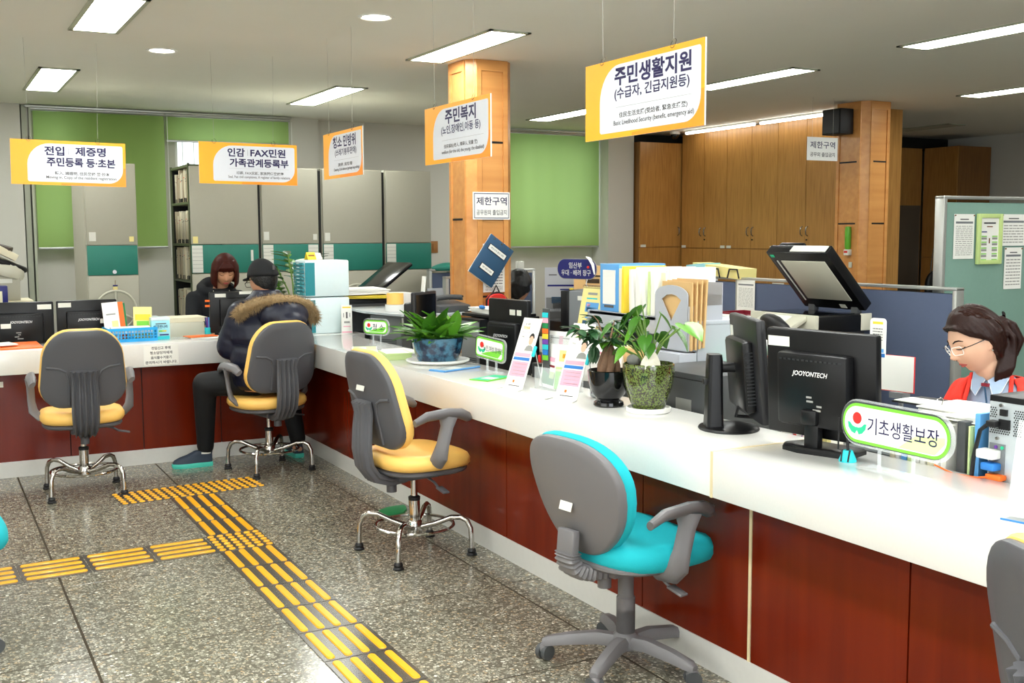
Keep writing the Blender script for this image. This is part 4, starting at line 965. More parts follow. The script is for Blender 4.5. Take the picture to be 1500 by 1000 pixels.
O = [ray_poly(ol, cc, a) for a in angs]; Hh = [ray_poly(hole, cc, a) for a in angs]
g.rings([[(x, 0, z) for x, z in O], [(x, 0, z) for x, z in Hh], [(x, .004, z) for x, z in Hh], [(x, .004, z) for x, z in O]], loop=True, cap=False)
g.out('front', 'rack_plastic', t, smooth=False); G().span((-.115, .0, 0), (-.111, .2, .2)).span((.111, .0, 0), (.115, .2, .2)).span((-.115, .196, 0), (.115, .2, .3)).span((-.115, 0, 0), (.115, .2, .004)).out('sides', 'rack_plastic', t, smooth=False)
for k in range(4): tag(G().box((2.95+.02*k, 3.89-.006*k, 1.14+.004*k), (.008, .215, .30), rot=(0, R(1*k), 0)).out('tan_envelope', 'manila', smooth=False), ('frontmost', 'second', 'third', 'rearmost')[k]+' tan envelope standing in the grey magazine holder', 'envelope', 'tan envelopes in the magazine holder')
tag(G().span((2.88, 3.78, .68), (2.975, 4.03, .98), bev=.003).out('file_box', 'rack_plastic'), 'pale grey file box underneath the magazine holder', 'box')
# clutter on desk by the partition
t = thing('straw_hat', 'tan straw hat lying by the black office chair behind the white paper roll', 'hat', (3.28, 4.05, .94)); G().lathe([(.17, 0), (.1, .015), (.075, .02), (.07, .08), (.04, .095), (0, .1)]).out('hat_body', 'straw', t); G().lathe([(.078, .02), (.075, .04)]).out('band', 'mid_brown', t)
for k in range(5): tag(G().box((4.2, 5.1, .9+.025*k), (.3, .26, .022), rot=(0, 0, R(random.uniform(-15, 15)))).out('paper_bundle', 'paper', smooth=False), ('lowest', 'second', 'third', 'fourth', 'topmost')[k]+' bundle in the white paper stack behind the tan envelopes', 'paper', 'paper bundles behind the tan envelopes')
desk('office desk standing against the long blue partition', 3.9, 4.85, 5.05, 6.4, .88)
t = thing('office_chair', 'black office chair back between the plants and the photocopier', 'chair', (3.84, 4.28, 0), R(70)); G().pillow(rrect(.46, .52, .2), .06, warp=lambda x, y, z: (x, z-.05*x*x/.05, y+.83)).out('backrest', 'black_rubber', t); G().box((0, -.03, .45), (.07, .02, .3)).out('post', 'black_rubber', t); G().pillow(rrect(.46, .46, .12), .07, warp=lambda x, y, z: (x*.8, y*.8-.2, z+.47)).out('seat', 'black_rubber', t)
t = thing('basket', 'maroon woven paper basket behind the photocopier', 'basket', (4.6, 5.3, .88), R(90)); 
g = G(); g.box((0, -.12, .065), (.42, .012, .12)).box((0, .12, .065), (.42, .012, .12)).box((-.21, 0, .065), (.012, .25, .12)).box((.21, 0, .065), (.012, .25, .12)).box((0, 0, .005), (.42, .25, .01)).out('wall', 'maroon', t, smooth=False)
g = G()
for k in range(8): g.box((0, -.128, .015+.014*k), (.43, .004, .006)).box((-.218, 0, .015+.014*k), (.004, .26, .006))
g.out('weave', 'red', t, smooth=False)

# photocopier
t = thing('photocopier', 'black and beige photocopier with its lid raised beside the blue partition', 'photocopier', (4.5, 4.69, 0), R(-90)); Mx = .265
G().span((-Mx, -.19, 0), (Mx, .22, .9), bev=.01).out('body', 'black_plastic', t); G().span((-Mx-.003, -.203, .35), (Mx+.003, -.19, .9), bev=.003).out('front_cover', 'beige', t)
for z in (.1, .35, .58): G().span((-Mx+.02, -.21, z), (Mx-.02, -.2, z+.2), bev=.004).out('drawer', 'beige', t)
G().span((-Mx, -.19, .95), (Mx, .22, 1.045), bev=.006).out('scanner_bed', 'black_plastic', t); G().span((-Mx-.002, -.205, .95), (Mx+.002, -.18, 1.05), bev=.004).out('scanner_front', 'beige', t)
G().span((-Mx+.03, -.2, .9), (Mx-.03, .2, .95)).out('neck', 'dark_grey', t, smooth=False)
G().span((Mx-.01, .14, .955), (Mx+.003, .222, 1.05), bev=.003).out('corner_cover', 'beige', t); G().span((-Mx+.03, -.15, 1.046), (Mx-.05, .14, 1.05)).out('glass', 'screen', t, smooth=False)
cp = G().box((.03, -.27, 1.0), (.34, .16, .03), rot=(R(26), 0, 0), bev=.008).out('control_panel', 'beige', t); G().box((.01, -.275, 1.018), (.2, .1, .004), rot=(R(26), 0, 0)).out('display', 'paper', cp, smooth=False)
g = G()
for k in range(7): g.box((-.1+.04*k, -.325, .992), (.014, .01, .006), rot=(R(26), 0, 0))
g.out('button', 'black_rubber', cp, smooth=False)
Ml = Matrix.Translation((0, .2, 1.06)) @ Matrix.Rotation(R(-46), 4, 'X') @ Matrix.Scale(.92, 4) @ Matrix.Translation((0, -.25, 0))
lid = G(Ml).box((0, 0, .035), (.53, .5, .07), bev=.008).out('lid', 'black_plastic', t)
G(Ml).box((.02, -.01, -.002), (.38, .34, .006), bev=.002).out('platen_cover', 'beige', lid); G(Ml).box((-.205, 0, -.002), (.01, .36, .004)).out('scan_strip', 'paper', lid, smooth=False); G(Ml).box((-.235, .0, -.001), (.018, .36, .003)).out('roller_slot', 'dark_grey', lid, smooth=False)
G(Ml).box((-.12, -.16, .09), (.22, .14, .05), bev=.01).out('feeder', 'black_plastic', lid); G(Ml).box((.1, -.25, .035), (.3, .012, .05), bev=.003).out('lid_edge', 'paper', lid); G(Ml).box((-.22, -.22, -.002), (.03, .02, .004)).out('green_sticker', 'green_folder', lid, smooth=False)
G(Ml).box((.1, .215, -.002), (.05, .03, .003)).out('label', 'label_white', lid, smooth=False)
for x in (-.17, .17): G().box((x, .2, 1.06), (.05, .04, .05), bev=.005).out('hinge', 'dark_grey', t)
# oval blue sign
t = thing('oval_sign', 'dark blue oval window sign for expectant mothers above the calendar', 'sign', (3.45, 5.54, 1.295), R(-72)); 
G().prism(rrect(.30, .115, .056, n=8), 0, .006).out('board', 'navy', t, smooth=False); G().prism(rrect(.308, .123, .06, n=8), .002, .005).out('rim', 'line_grey', t, smooth=False)
text(t, '임산부', -.01, .022, .1, .036, -.001, 'logo_white', .01); text(t, '우대 · 배려 창구', -.005, -.022, .23, .036, -.001, 'logo_white', .01)
G().tube([(.14, -.002, -.03), (.13, -.003, .03), (.1, -.003, .065), (.075, -.003, .075)], .008, 8, rr=[.004, .012, .009, .003], flat=.25).out('white_petal', 'white', t); G().ball((.09, -.002, .012), (.01, .002, .008)).out('red_mark', 'red', t)
G().tube([(.08, .004, -.055), (.07, .004, -.09), (.1, .004, -.13), (.1, .004, -.61)], .003, 6).out('wire_stand', 'white', t)
# calendar
def tent(name, label, cat, loc, rz, wd, ht, m, rects, tilt=12, group=None, dpt=.06):
    t = thing(name, label, cat, loc, rz, group)
    a = R(tilt); T1 = Matrix.Rotation(-a, 4, 'X')
    G(T1).span((-wd/2, 0, 0), (wd/2, .003, ht)).out('front_card', m, t, smooth=False)
    T2 = Matrix.Translation((0, 2*ht*math.sin(a), 0)) @ Matrix.Rotation(a, 4, 'X'); G(T2).span((-wd/2, 0, 0), (wd/2, .003, ht)).out('back_card', m, t, smooth=False)
    by = {}
    for x, z, p, q, mm in rects: by.setdefault(mm, []).append((x, z, p, q))
    for mm, l in by.items():
        g = G(T1)
        for x, z, p, q in l: g.poly([(x-p/2, -.0008, z-q/2), (x+p/2, -.0008, z-q/2), (x+p/2, -.0008, z+q/2), (x-p/2, -.0008, z+q/2)])
        g.out('print', mm, t, smooth=False)
    return t, T1
t, _ = tent('desk_calendar', 'pale yellow spiral desk calendar with small photos left of the blue binder', 'calendar', (3.0, 4.71, 1.0), R(-86), .2, .235, 'pale_yellow', [(-.01, .2, .08, .012, 'line_grey'), (-.01, .175, .09, .007, 'cyan'), (0, .13, .11, .05, 'light_blue'), (0, .12, .09, .02, 'folder_blue'), (-.03, .14, .03, .015, 'pink'), (0, .075, .09, .007, 'light_blue'), (0, .05, .12, .02, 'folder_blue')])
g = G()
for k in range(18): g.tube([(-.09+.0106*k, .045+.008*math.cos(q*1.2), .232+.009*math.sin(q*1.2)) for q in range(6)], .001, 4)
g.out('spiral', 'wire', t)
tag(G().span((2.95, 4.6, .68), (3.2, 4.85, .995), bev=.003).out('drawer_unit', 'mid_grey'), 'grey unit carrying the pale yellow desk calendar', 'box')
# objects in mid office
t = thing('computer_tower', 'tall grey PC tower with black side standing left of the desk calendar', 'computer', (3.3, 5.22, .68), R(-62)); G().span((-.1, 0, 0), (.1, .4, .5), bev=.006).out('case', 'mid_grey', t); G().span((-.155, .0, 0), (-.1, .4, .5), bev=.004).out('black_side', 'black_plastic', t); G().span((.1, 0, 0), (.11, .4, .5)).out('edge', 'black_plastic', t); G().box((0, -.002, .46), (.08, .002, .025)).out('sticker', 'label_white', t, smooth=False)
t = thing('framed_board', 'tan card box with a dark strip below the blue oval sign', 'box', (4.15, 6.45, .88), R(-70)); G().span((-.17, 0, 0), (.17, .1, .4), bev=.003).out('box', 'manila', t); G().box((0, -.002, .33), (.24, .002, .012)).box((0, -.002, .295), (.12, .002, .03)).out('dark_strip', 'dark_board', t, smooth=False)
t = board('poster_board', 'silver grey poster with a dark picture beside the black haired worker', 'poster', (4.22, 7.0, 1.09), .24, .33, .01, 'rack_plastic', rot=(0, 0, R(-30)))
prints(t, [(0.0, .03, .2, .014, 'navy'), (.05, .0, .11, .01, 'navy'), (-.06, .11, .06, .008, 'grey_ink'), (0, -.1, .22, .08, 'mid_grey'), (.0, -.08, .14, .05, 'folder_blue'), (.02, -.12, .16, .04, 'dark_grey')], -.001)
G().box((0, .02, -.25), (.2, .04, .3)).out('support', 'dark_grey', t)
t = thing('pen_cup', 'black pen cup with yellow and red items beside the silver poster', 'pen holder', (4.1, 6.62, .98)); G().lathe([(.0, -.1), (.05, -.1), (.05, .09), (0, .09)]).out('cup', 'black_rubber', t); G().cyl((-.02, 0, .09), (-.02, 0, .14), .015).out('yellow_tape', 'yellow', t); G().tube([(.03+.02*math.cos(a), -.02, .12+.02*math.sin(a)) for a in [k*.6 for k in range(11)]], .006, 6).out('scissor_grip', 'deep_green', t); G().box((.04, .01, .1), (.03, .03, .06)).out('red_marker', 'red', t)
tag(G().span((3.95, 6.5, .72), (4.25, 6.8, .89), bev=.01).out('storage_case', 'black_plastic'), 'black case under the pen cup by the silver poster', 'case')
# PC tower pair and trays behind plants left
pc('black and grey PC tower on the desk left of the monitor by the green sign', (2.78, 5.62, .68), R(-84), wd=.2, ht=.34, plate='pc_grey', detail=False)
t = thing('paper_tray', 'black tray heaped with white papers on the PC tower near the wooden pillar', 'tray', (2.87, 5.62, 1.025), R(-84)); G().box((0, .1, .01), (.34, .3, .02), bev=.004).out('tray', 'black_plastic', t)
for k in range(4): G().box((random.uniform(-.02, .02), .1, .025+.008*k), (.28, .24, .006), rot=(0, 0, random.uniform(-.2, .2))).out('sheet', 'paper', t, smooth=False)
G().ball((.02, -.03, .06), (.03, .012, .012)).out('blue_marker', 'blue', t); G().ball((-.02, .08, .075), (.012, .012, .03)).out('pink_marker', 'pink', t)
pc('light grey PC tower behind the small cleaning sign', (2.8, 6.98, .68), R(-62), wd=.28, ht=.27, plate='pc_grey', body='pc_grey', detail=False)
pc('dark grey PC case lying beside the white drawer towers', (2.9, 7.38, .68), R(-75), wd=.22, ht=.27, plate='dark_grey', body='dark_grey', detail=False)
t = thing('shelf_board', 'pale curved shelf board above the PC towers behind the corner of the counter', 'shelf', (2.98, 6.95, .965)); G().rings([[(x, y, z) for x, y in [(-.28, .6), (-.3, .1), (-.2, -.3), (.0, -.42), (.25, -.38), (.3, .0), (.3, .6)]] for z in (0, .014)]).out('board', 'pc_light', t, smooth=False); G().box((-.27, .56, -.1425), (.03, .03, .285)).out('leg', 'mid_grey', t); G().box((.28, .3, -.1425), (.02, .03, .285)).out('leg', 'mid_grey', t)
t = thing('computer_speaker', 'black loudspeaker standing at the rear edge of the counter by the cleaning sign', 'speaker', (2.70, 6.1, .68), R(-75)); G().rings([[(x, y, z) for x, y in rrect(.1, .09, .02)] for z in (0, .28)]).out('cabinet', 'black_plastic', t); G().box((0, -.046, .18), (.07, .004, .12), bev=.001).out('grille', 'mid_black', t)
t = thing('tape_roll', 'roll of orange packing tape standing on white tubs behind the corner', 'tape', (2.86, 6.95, 1.03)); G().lathe([(.035, 0), (.058, 0), (.058, .075), (.035, .075), (.035, 0)], n=32).out('roll', 'yellow_leather', t); G().lathe([(.0, -.05), (.07, -.05), (.07, -.003), (0, -.003)]).out('tub', 'white', t)
t = thing('raised_scanner', 'black scanner with its lid tilted open behind the counter corner', 'scanner', (3.3, 8.2, .92), R(12)); G().span((-.25, -.18, 0), (.25, .18, .06), bev=.006).out('base', 'black_plastic', t); G(Matrix.Translation((-.27, .0, .06)) @ Matrix.Rotation(R(-34), 4, 'Y')).span((0, -.17, 0), (.5, .17, .03), bev=.006).out('lid', 'black_gloss', t)
t = thing('paper_stack', 'heap of white papers on a yellow file beside the drawer towers', 'paper', (2.86, 7.62, 1.05));
for k in range(7): G().box((random.uniform(-.03, .03), 0, .01*k), (.36, .26, .008), rot=(random.uniform(-.04, .04), 0, random.uniform(-.3, .3))).out('sheet', 'paper' if k > 1 else 'yellow', t, smooth=False)
t = thing('printer', 'grey office printer under the paper heap beside the drawer towers', 'printer', (2.9, 7.72, .68)); G().span((-.2, -.16, 0), (.22, .2, .35), bev=.01).out('body', 'dark_grey', t); G().span((-.15, -.168, .12), (.14, -.15, .3), bev=.004).out('front_tray', 'mid_grey', t); G().span((-.2, -.17, .32), (.24, .2, .36), bev=.006).out('top_cover', 'black_plastic', t)
tag(G().box((3.2, 7.9, .98), (.34, .22, .15), bev=.004).out('book_bundle', 'paper'), 'bundle of pale books on the side desk behind the tape roll', 'books')
t = thing('card_on_stick', 'white stick card on top of the sideways monitor', 'card', (2.84, 6.42, 1.138)); G().box((0, 0, .05), (.012, .04, .1), rot=(0, R(6), 0)).out('card', 'paper', t)
t = thing('desk_phone', 'grey desk phone with tilted screen left of the wooden pillar', 'telephone', (3.16, 6.75, .98), R(10)); G().box((0, 0, .03), (.26, .2, .06), rot=(R(8), 0, 0), bev=.012).out('base', 'dark_grey', t); G().box((-.05, .06, .12), (.13, .015, .08), rot=(R(-25), 0, 0), bev=.004).out('display', 'mid_grey', t); G().tube([(-.1, -.02, .075), (-.1, -.02, .095), (.0, -.02, .1), (.1, -.02, .095), (.1, -.02, .075)], .018, 10).out('handset', 'dark_grey', t)

for k, m in enumerate(('brown', 'paper', 'paper', 'manila')): tag(G().box((2.86+.01*k, 6.36-.03*k, .83), (.18, .02, .3), rot=(R(-3*k), 0, 0)).out('booklet', m, smooth=False), ('orange brown booklet standing behind the leafy blue pot', 'first white booklet standing behind the leafy blue pot', 'second white booklet standing behind the leafy blue pot', 'tan booklet standing behind the leafy blue pot')[k], 'booklet')
# label printer
t = thing('label_printer', 'white rounded machine covered in stickers behind the ficus', 'machine', (2.85, 4.32, .81), R(-70)); G().rings([[(x, y, z) for x, y in rrect(.3*s, .2*s, .05*s)] for z, s in ((0, 1), (.1, 1), (.15, .95), (.18, .8))]).out('body', 'white', t)
g = G(); g.box((-.06, -.101, .1), (.1, .002, .018)).out('green_label', 'deep_green', t, smooth=False); g = G(); g.box((0, -.1015, .14), (.2, .002, .01)).out('pink_label', 'pink', t, smooth=False)
G().span((-.16, -.1, -.13), (.16, .1, 0)).out('support_box', 'mid_grey', t, smooth=False)
# pen organiser behind banner
t = thing('pen_organiser', 'black mesh pen organiser with scissors behind the first small banner', 'pen holder', (2.66, 4.5, .68), R(-80)); G().span((-.09, -.05, 0), (.09, .05, .2), bev=.003).out('box', 'black_rubber', t)
for s in (-1, 1): G().tube([(.03+s*.018+.016*math.cos(a), -.052, .26+.02*math.sin(a)) for a in [k*.5236 for k in range(12)]], .004, 6, loop=True).out('scissor_handle', 'pale_green', t)
G().tube([(.03, -.052, .24), (.03, -.052, .15)], .006, 6).out('scissor_blade', 'steel', t)
for k, m in enumerate(('red', 'orange', 'purple', 'navy', 'deep_green')): G().cyl((-.07+.028*k, 0, .1), (-.08+.03*k, -.01, .235+.01*(k % 2)), .007, n=8).out('pen', m, t)
g0 = thing('index_flags', 'strip of multicoloured index flags beside the first small banner', 'sticky flags', (2.45, 4.2, CT+.02), R(-80), )
for k, m in enumerate(('lime', 'blue', 'cyan', 'purple', 'yellow', 'orange', 'deep_green', 'pink', 'cyan')): G().box((0, 0, .12+.024*k), (.035, .006, .022)).out('flag', m, g0, smooth=False)
G().box((0, .006, .16), (.045, .004, .36)).out('card', 'dark_grey', g0, smooth=False)
# small banners
def banner(label, bl, br, back, clip=True):
    bl, br = Vector(bl), Vector(br); d = br-bl; rz = math.atan2(d.y, d.x); c = (bl+br)/2
    t = thing('mini_banner', label, 'banner', c, rz, group='small leaning banners with a smiling face print'); wd = d.length; L = .34; a = math.asin(back/L)
    T = Matrix.Rotation(-a, 4, 'X')
    G(T).span((-wd/2, 0, .0), (wd/2, .0025, L)).out('panel', 'paper', t, smooth=False)
    def fl(n, m, pts): G(T).flat(pts, -.001).out(n, m, t, smooth=False)
    def rc(x, z, w_, h_): return [(x-w_/2, z-h_/2), (x+w_/2, z-h_/2), (x+w_/2, z+h_/2), (x-w_/2, z+h_/2)]
    for s, x, z, a1, b1, m in (('온 국민', -.02, .31, .03, .01, 'grey_ink'), ('주민등록', -.022, .292, .04, .016, 'yellow_bar'), ('반드시 신청', -.02, .27, .05, .014, 'pink'), ('하세요!', -.03, .25, .02, .008, 'grey_ink')):
        o = text(t, s, x, z, a1, b1, -.0015, m, .01); o.data.transform(T)
    fl('pink_strip', 'pink', rc(0, .165, wd*.86, .018)); fl('blue_strip', 'blue', rc(0, .146, wd*.86, .014)); fl('pink_block', 'pink', rc(0, .098, wd*.86, .07)); fl('orange_spot', 'orange', rc(-.01, .04, .012, .012))
    for k in range(4): fl('print', 'line_grey', rc(.005, .122-.016*k, wd*.66, .003))
    fl('print', 'grey_ink', rc(0, .02, wd*.6, .004))
    face = [(.028+.014*math.cos(q*.5), .235+.021*math.sin(q*.5)) for q in range(12)]
    hair = [(.028+.017*math.cos(q*.45), .245+.024*math.sin(q*.45)) for q in range(8)]
    G(T).flat(hair, -.0013).out('hair_print', 'hair_black', t, smooth=False); G(T).flat(face, -.0016).out('face_print', 'skin', t, smooth=False)
    fl('collar_print', 'line_grey', [(.0, .185), (.055, .185), (.048, .205), (.035, .212), (.02, .212), (.008, .205)])
    G().tube([T @ Vector((wd/2-.005, .003, L*.62)), (wd/2, .13, .0)], .0025, 6).tube([T @ Vector((-wd/2+.005, .003, L*.62)), (-wd/2, .13, .0)], .0025, 6).tube([T @ Vector((-wd/2-.01, 0, .006)), (-wd/2-.02, -.035, .0)], .002, 6).tube([T @ Vector((wd/2, 0, .006)), (wd/2+.01, -.035, .0)], .002, 6).out('wire_leg', 'alu', t)
    if clip: G(T).box((wd/2+.002, .004, L*.55), (.014, .012, .05), bev=.003).out('clip', 'cyan', t)
banner('small leaning banner nearer the green desk sign', (2.288, 4.295, CT), (2.317, 4.179, CT), .13)
banner('small leaning banner beside the black ficus pot', (2.322, 3.905, CT), (2.36, 3.792, CT), .13)
# brochure holder between banners
t = thing('brochure_rack', 'clear holder with white, green and pink brochures between the two small banners', 'holder', (2.47, 4.12, CT), R(-76))
G().box((0, -.03, .05), (.24, .002, .1)).box((0, -.0, .003), (.24, .06, .004)).box((0, .035, .12), (.24, .002, .24)).out('acrylic', 'acrylic', t, smooth=False)
def leaflet(parent, x, y, z, wd, ht, m, tl, rects, dx=0):
    T = Matrix.Translation((x, y, z)) @ Matrix.Rotation(R(dx), 4, 'Y') @ Matrix.Rotation(R(-tl), 4, 'X')
    l = G(T).span((-wd/2, 0, 0), (wd/2, .004, ht)).out('leaflet', m, parent, smooth=False)
    for a, b, c, d, mm in rects: G(T).flat([(a-c/2, b-d/2), (a+c/2, b-d/2), (a+c/2, b+d/2), (a-c/2, b+d/2)], -.0008).out('print', mm, l, smooth=False)
leaflet(t, -.07, -.005, .006, .1, .2, 'white', 8, [(0, .13, .05, .02, 'pink'), (0, .1, .06, .01, 'maroon'), (0, .045, .08, .06, 'deep_green'), (0.02, .06, .03, .03, 'pale_green')], dx=6)
leaflet(t, .03, -.012, .006, .095, .2, 'white', 8, [(0, .15, .06, .05, 'pale_yellow'), (0, .15, .02, .02, 'yellow_bar'), (0, .04, .09, .08, 'lime'), (0, .045, .04, .03, 'white'), (0, .09, .09, .02, 'pale_green')])
leaflet(t, .075, .0, .006, .03, .2, 'red', 8, [])
leaflet(t, -.0, .022, .06, .2, .2, 'white', 6, [(0, .17, .17, .006, 'line_grey'), (-.02, .155, .025, .05, 'pink'), (.0, .12, .16, .008, 'pink')])
t = thing('photo_stand', 'small silver photo holder with two portraits behind the second banner', 'photo stand', (2.5, 3.83, CT), R(-80)); G().box((0, 0, .05), (.1, .03, .1), bev=.012).out('stand', 'pc_light', t); prints(t, [(-.015, .05, .035, .06, 'skin_tan'), (.02, .055, .03, .055, 'skin'), (-.015, .07, .025, .02, 'hair_black'), (.02, .075, .022, .014, 'hair_black'), (0, .025, .07, .015, 'navy')], -.0158, 'portrait')
tag(G().cyl((2.56, 4.28, CT), (2.56, 4.28, CT+.09), .018).out('glue_stick', 'red'), 'small red glue stick behind the first banner', 'glue')
# flyers
def pile(name, label, x, y, rz, wd, dp, n, m, top='pale_green'):
    t = thing(name, label, 'leaflets', (x, y, CT), rz)
    for k in range(n): G().box((random.uniform(-.004, .004), random.uniform(-.004, .004), .0045*k+.003), (wd, dp, .004), rot=(0, 0, random.uniform(-.04, .04))).out('leaflet', m, t, smooth=False)
    G().box((0, 0, .0045*n+.001), (wd*.9, dp*.9, .001)).out('cover_print', top, t, smooth=False); G().box((-wd*.1, dp*.1, .0045*n+.0018), (wd*.6, dp*.3, .001)).out('print', 'white', t, smooth=False)
pile('leaflet_pile', 'thick pile of pale green leaflets next to the blue pot', 2.33, 5.68, R(80), .21, .15, 8, 'pale_green', 'paper')
pile('leaflet_pile', 'flat pale green leaflets at the far end, behind the front yellow chair', 2.33, 6.15, R(70), .21, .15, 3, 'paper', 'pale_green')
pile('leaflet_pile', 'fanned white leaflets in the middle of the counter behind the thick green pile', 2.5, 5.95, R(95), .3, .15, 2, 'paper', 'label_white')
pile('brochure_pile', 'flat blue and white brochures in front of the blue pot saucer', 2.4, 5.04, R(110), .11, .27, 2, 'light_blue', 'pc_light')
pile('brochure_pile', 'single green and white flyer on the counter before the first small banner', 2.39, 4.62, R(115), .11, .2, 1, 'lime', 'green_folder')

# ---- left counter things
t = thing('paper_basket', 'bright blue slotted plastic basket on the left counter', 'basket', (1.205, 7.56, CT), R(2))
wd, dp, ht = .31, .2, .09
for (cx, cy_, a, ry) in ((0, -dp/2, wd, 0), (0, dp/2, wd, 0), (-wd/2, 0, dp, 90), (wd/2, 0, dp, 90)):
    g = G(Matrix.Translation((cx, cy_, 0)) @ Matrix.Rotation(R(ry), 4, 'Z')); g.box((0, 0, .01), (a, .004, .02)).box((0, 0, ht-.008), (a, .008, .018))
    n = int(a/.02)
    for k in range(n+1): g.box((-a/2+a*k/n, 0, ht/2), (.006, .004, ht))
    for z in (.035, .055): g.box((0, 0, z), (a, .004, .005))
    g.out('slotted_side', 'blue_basket', t, smooth=False)
G().box((0, 0, .003), (wd, dp, .005)).out('bottom', 'blue_basket', t, smooth=False)
bl_ = [('white booklet leaning in the blue basket', -.1, .0, .25, .1, 'white', [(0, .17, .06, .01, 'line_grey'), (.02, .1, .04, .05, 'pale_yellow')]), ('green edged booklet standing in the blue basket', -.03, .03, .24, .06, 'deep_green', []), ('orange edged booklet standing in the blue basket', -.045, .015, .25, .06, 'orange', []), ('yellow booklet at the right in the blue basket', .09, .03, .21, .12, 'pale_yellow', [(0, .14, .1, .04, 'yellow'), (0, .1, .08, .03, 'lime')])]
for lab, x, y, h_, w_, m, rc in bl_:
    q = thing('booklet', lab, 'booklet', (1.205+x, 7.56+y, CT+.01), rot=(R(-8), R(-4 if x < 0 else 2), 0)); leaflet(q, 0, 0, 0, w_, h_, m, 0, rc)
tag(G().box((1.21, 7.53, CT+.075), (.25, .1, .02), rot=(R(12), 0, R(4))).out('paper_pad', 'paper', smooth=False), 'white paper pad lying in the blue basket', 'paper')
for k, (x, y, lab) in enumerate(((1.355, 7.63, 'rear pale blue carton beside the blue basket'), (1.405, 7.55, 'front pale blue carton with printed front beside the blue basket'))):
    t = thing('tissue_carton', lab, 'carton', (x, y, CT), R(2)); G().span((-.06, 0, 0), (.06, .1, .145), bev=.004).out('box', 'pale_cyan', t); G().span((-.062, -.003, .125), (.062, .102, .148), bev=.004).out('lid', 'frost', t)
    text(t, '깨끗한나라', 0, .085, .09, .022, -.0035, 'folder_blue', .02); prints(t, [(0, .105, .07, .006, 'grey_ink'), (.0, .055, .03, .01, 'lime'), (.02, .055, .03, .008, 'yellow'), (.02, .03, .06, .008, 'navy'), (0, .01, .11, .02, 'cyan')], -.0032)
t = thing('counter_printer', 'low beige machine with a paper stack on top between the cartons and the clerk', 'machine', (1.62, 7.78, .7), R(1)); G().span((-.19, 0, 0), (.13, .3, .2), bev=.01).out('body', 'beige', t); G().box((-.02, .14, .215), (.34, .26, .03), rot=(0, 0, R(2))).out('paper_stack', 'cream', t, smooth=False); G().box((-.16, -.002, .17), (.03, .004, .015)).out('button', 'black_rubber', t)
for lab, x, y, rz, a, b, m, z in (('orange envelope on the papers beside the cartons', 1.66, 7.52, 12, .2, .12, 'orange', .012), ('white sheets under the orange envelope', 1.72, 7.5, -8, .26, .16, 'paper', .004)):
    tag(G().box((x, y, CT+z), (a, b, .005), rot=(0, 0, R(rz))).out('envelope' if m == 'orange' else 'paper_sheet', m, smooth=False), lab, 'envelope' if m == 'orange' else 'paper')
t = thing('orange_folder', 'orange document wallet lying at the left end of the counter', 'folder', (.47, 7.41, CT), R(6)); G().box((0, 0, .012), (.34, .2, .012), rot=(R(6), 0, 0), bev=.002).out('wallet', 'orange', t); G().box((-.1, .03, .026), (.25, .17, .008), rot=(0, 0, R(8))).out('sheet', 'paper', t, smooth=False)
t = thing('pen_cup', 'cyan pen cup at the left edge of the clerk monitor', 'pen holder', (1.735, 7.62, CT)); G().lathe([(0, 0), (.022, 0), (.024, .06), (.02, .06), (.019, .01), (0, .01)]).out('cup', 'cyan', t)
for k, m in enumerate(('navy', 'purple', 'light_blue')): G().cyl((.006*k-.006, 0, .02), (.012*k-.016, .004, .13), .005, n=8).out('pen', m, t)
for lab, z in (('upper orange sticky tab on the clerk monitor', 1.055), ('lower orange sticky tab on the clerk monitor', 1.02)): tag(G().box((1.735, 7.6, z), (.04, .003, .014)).out('sticky_tab', 'orange'), lab, 'sticky tab')
# drawer towers
def tower(label, z, ht, yellow=False):
    t = thing('drawer_tower', label, 'drawer unit', (2.355, 7.36, z)); G().span((0, 0, 0), (.325, .24, ht-.004), bev=.012).out('case', 'frost', t)
    n = 9
    for k in range(n):
        z0 = .012+(ht-.028)*k/n; d = G().span((-.012, .012, z0), (.004, .228, z0+(ht-.028)/n-.004), bev=.002).out('drawer', 'teal_drawer', t); G().box((-.012, .12, z0+.014), (.004, .06, .005), bev=.001).out('pull', 'frost', d)
    g = G().span((.0, -.003, .01), (.07, .0, ht-.02)); g.out('teal_side', 'teal_drawer', t, smooth=False)
tower('upper white drawer tower with teal drawers stacked on the counter corner', CT+.262, .26); tower('lower white drawer tower standing on the counter corner', CT, .26)
t, _ = tent('tent_card', 'yellow folded name card on top of the drawer towers', 'card', (2.44, 7.45, CT+.523), R(15), .07, .055, 'yellow', [(0, .03, .05, .012, 'mid_brown')], tilt=25)
t, _ = tent('tent_card', 'grey white folded card right of the yellow card on the drawer towers', 'card', (2.5, 7.47, CT+.523), R(15), .05, .05, 'label_white', [], tilt=30)
t, T1 = tent('leaning_card', 'tall white card with a red emblem leaning on the lower drawer tower', 'card', (2.635, 7.3, CT), R(-12), .075, .2, 'paper', [(0, .185, .06, .01, 'yellow'), (0, .13, .012, .045, 'grey_ink'), (-.022, .13, .004, .03, 'grey_ink'), (.022, .13, .004, .03, 'grey_ink'), (0, .08, .04, .014, 'line_grey'), (0, .05, .05, .006, 'pink'), (0, .01, .07, .01, 'pink')], tilt=4)
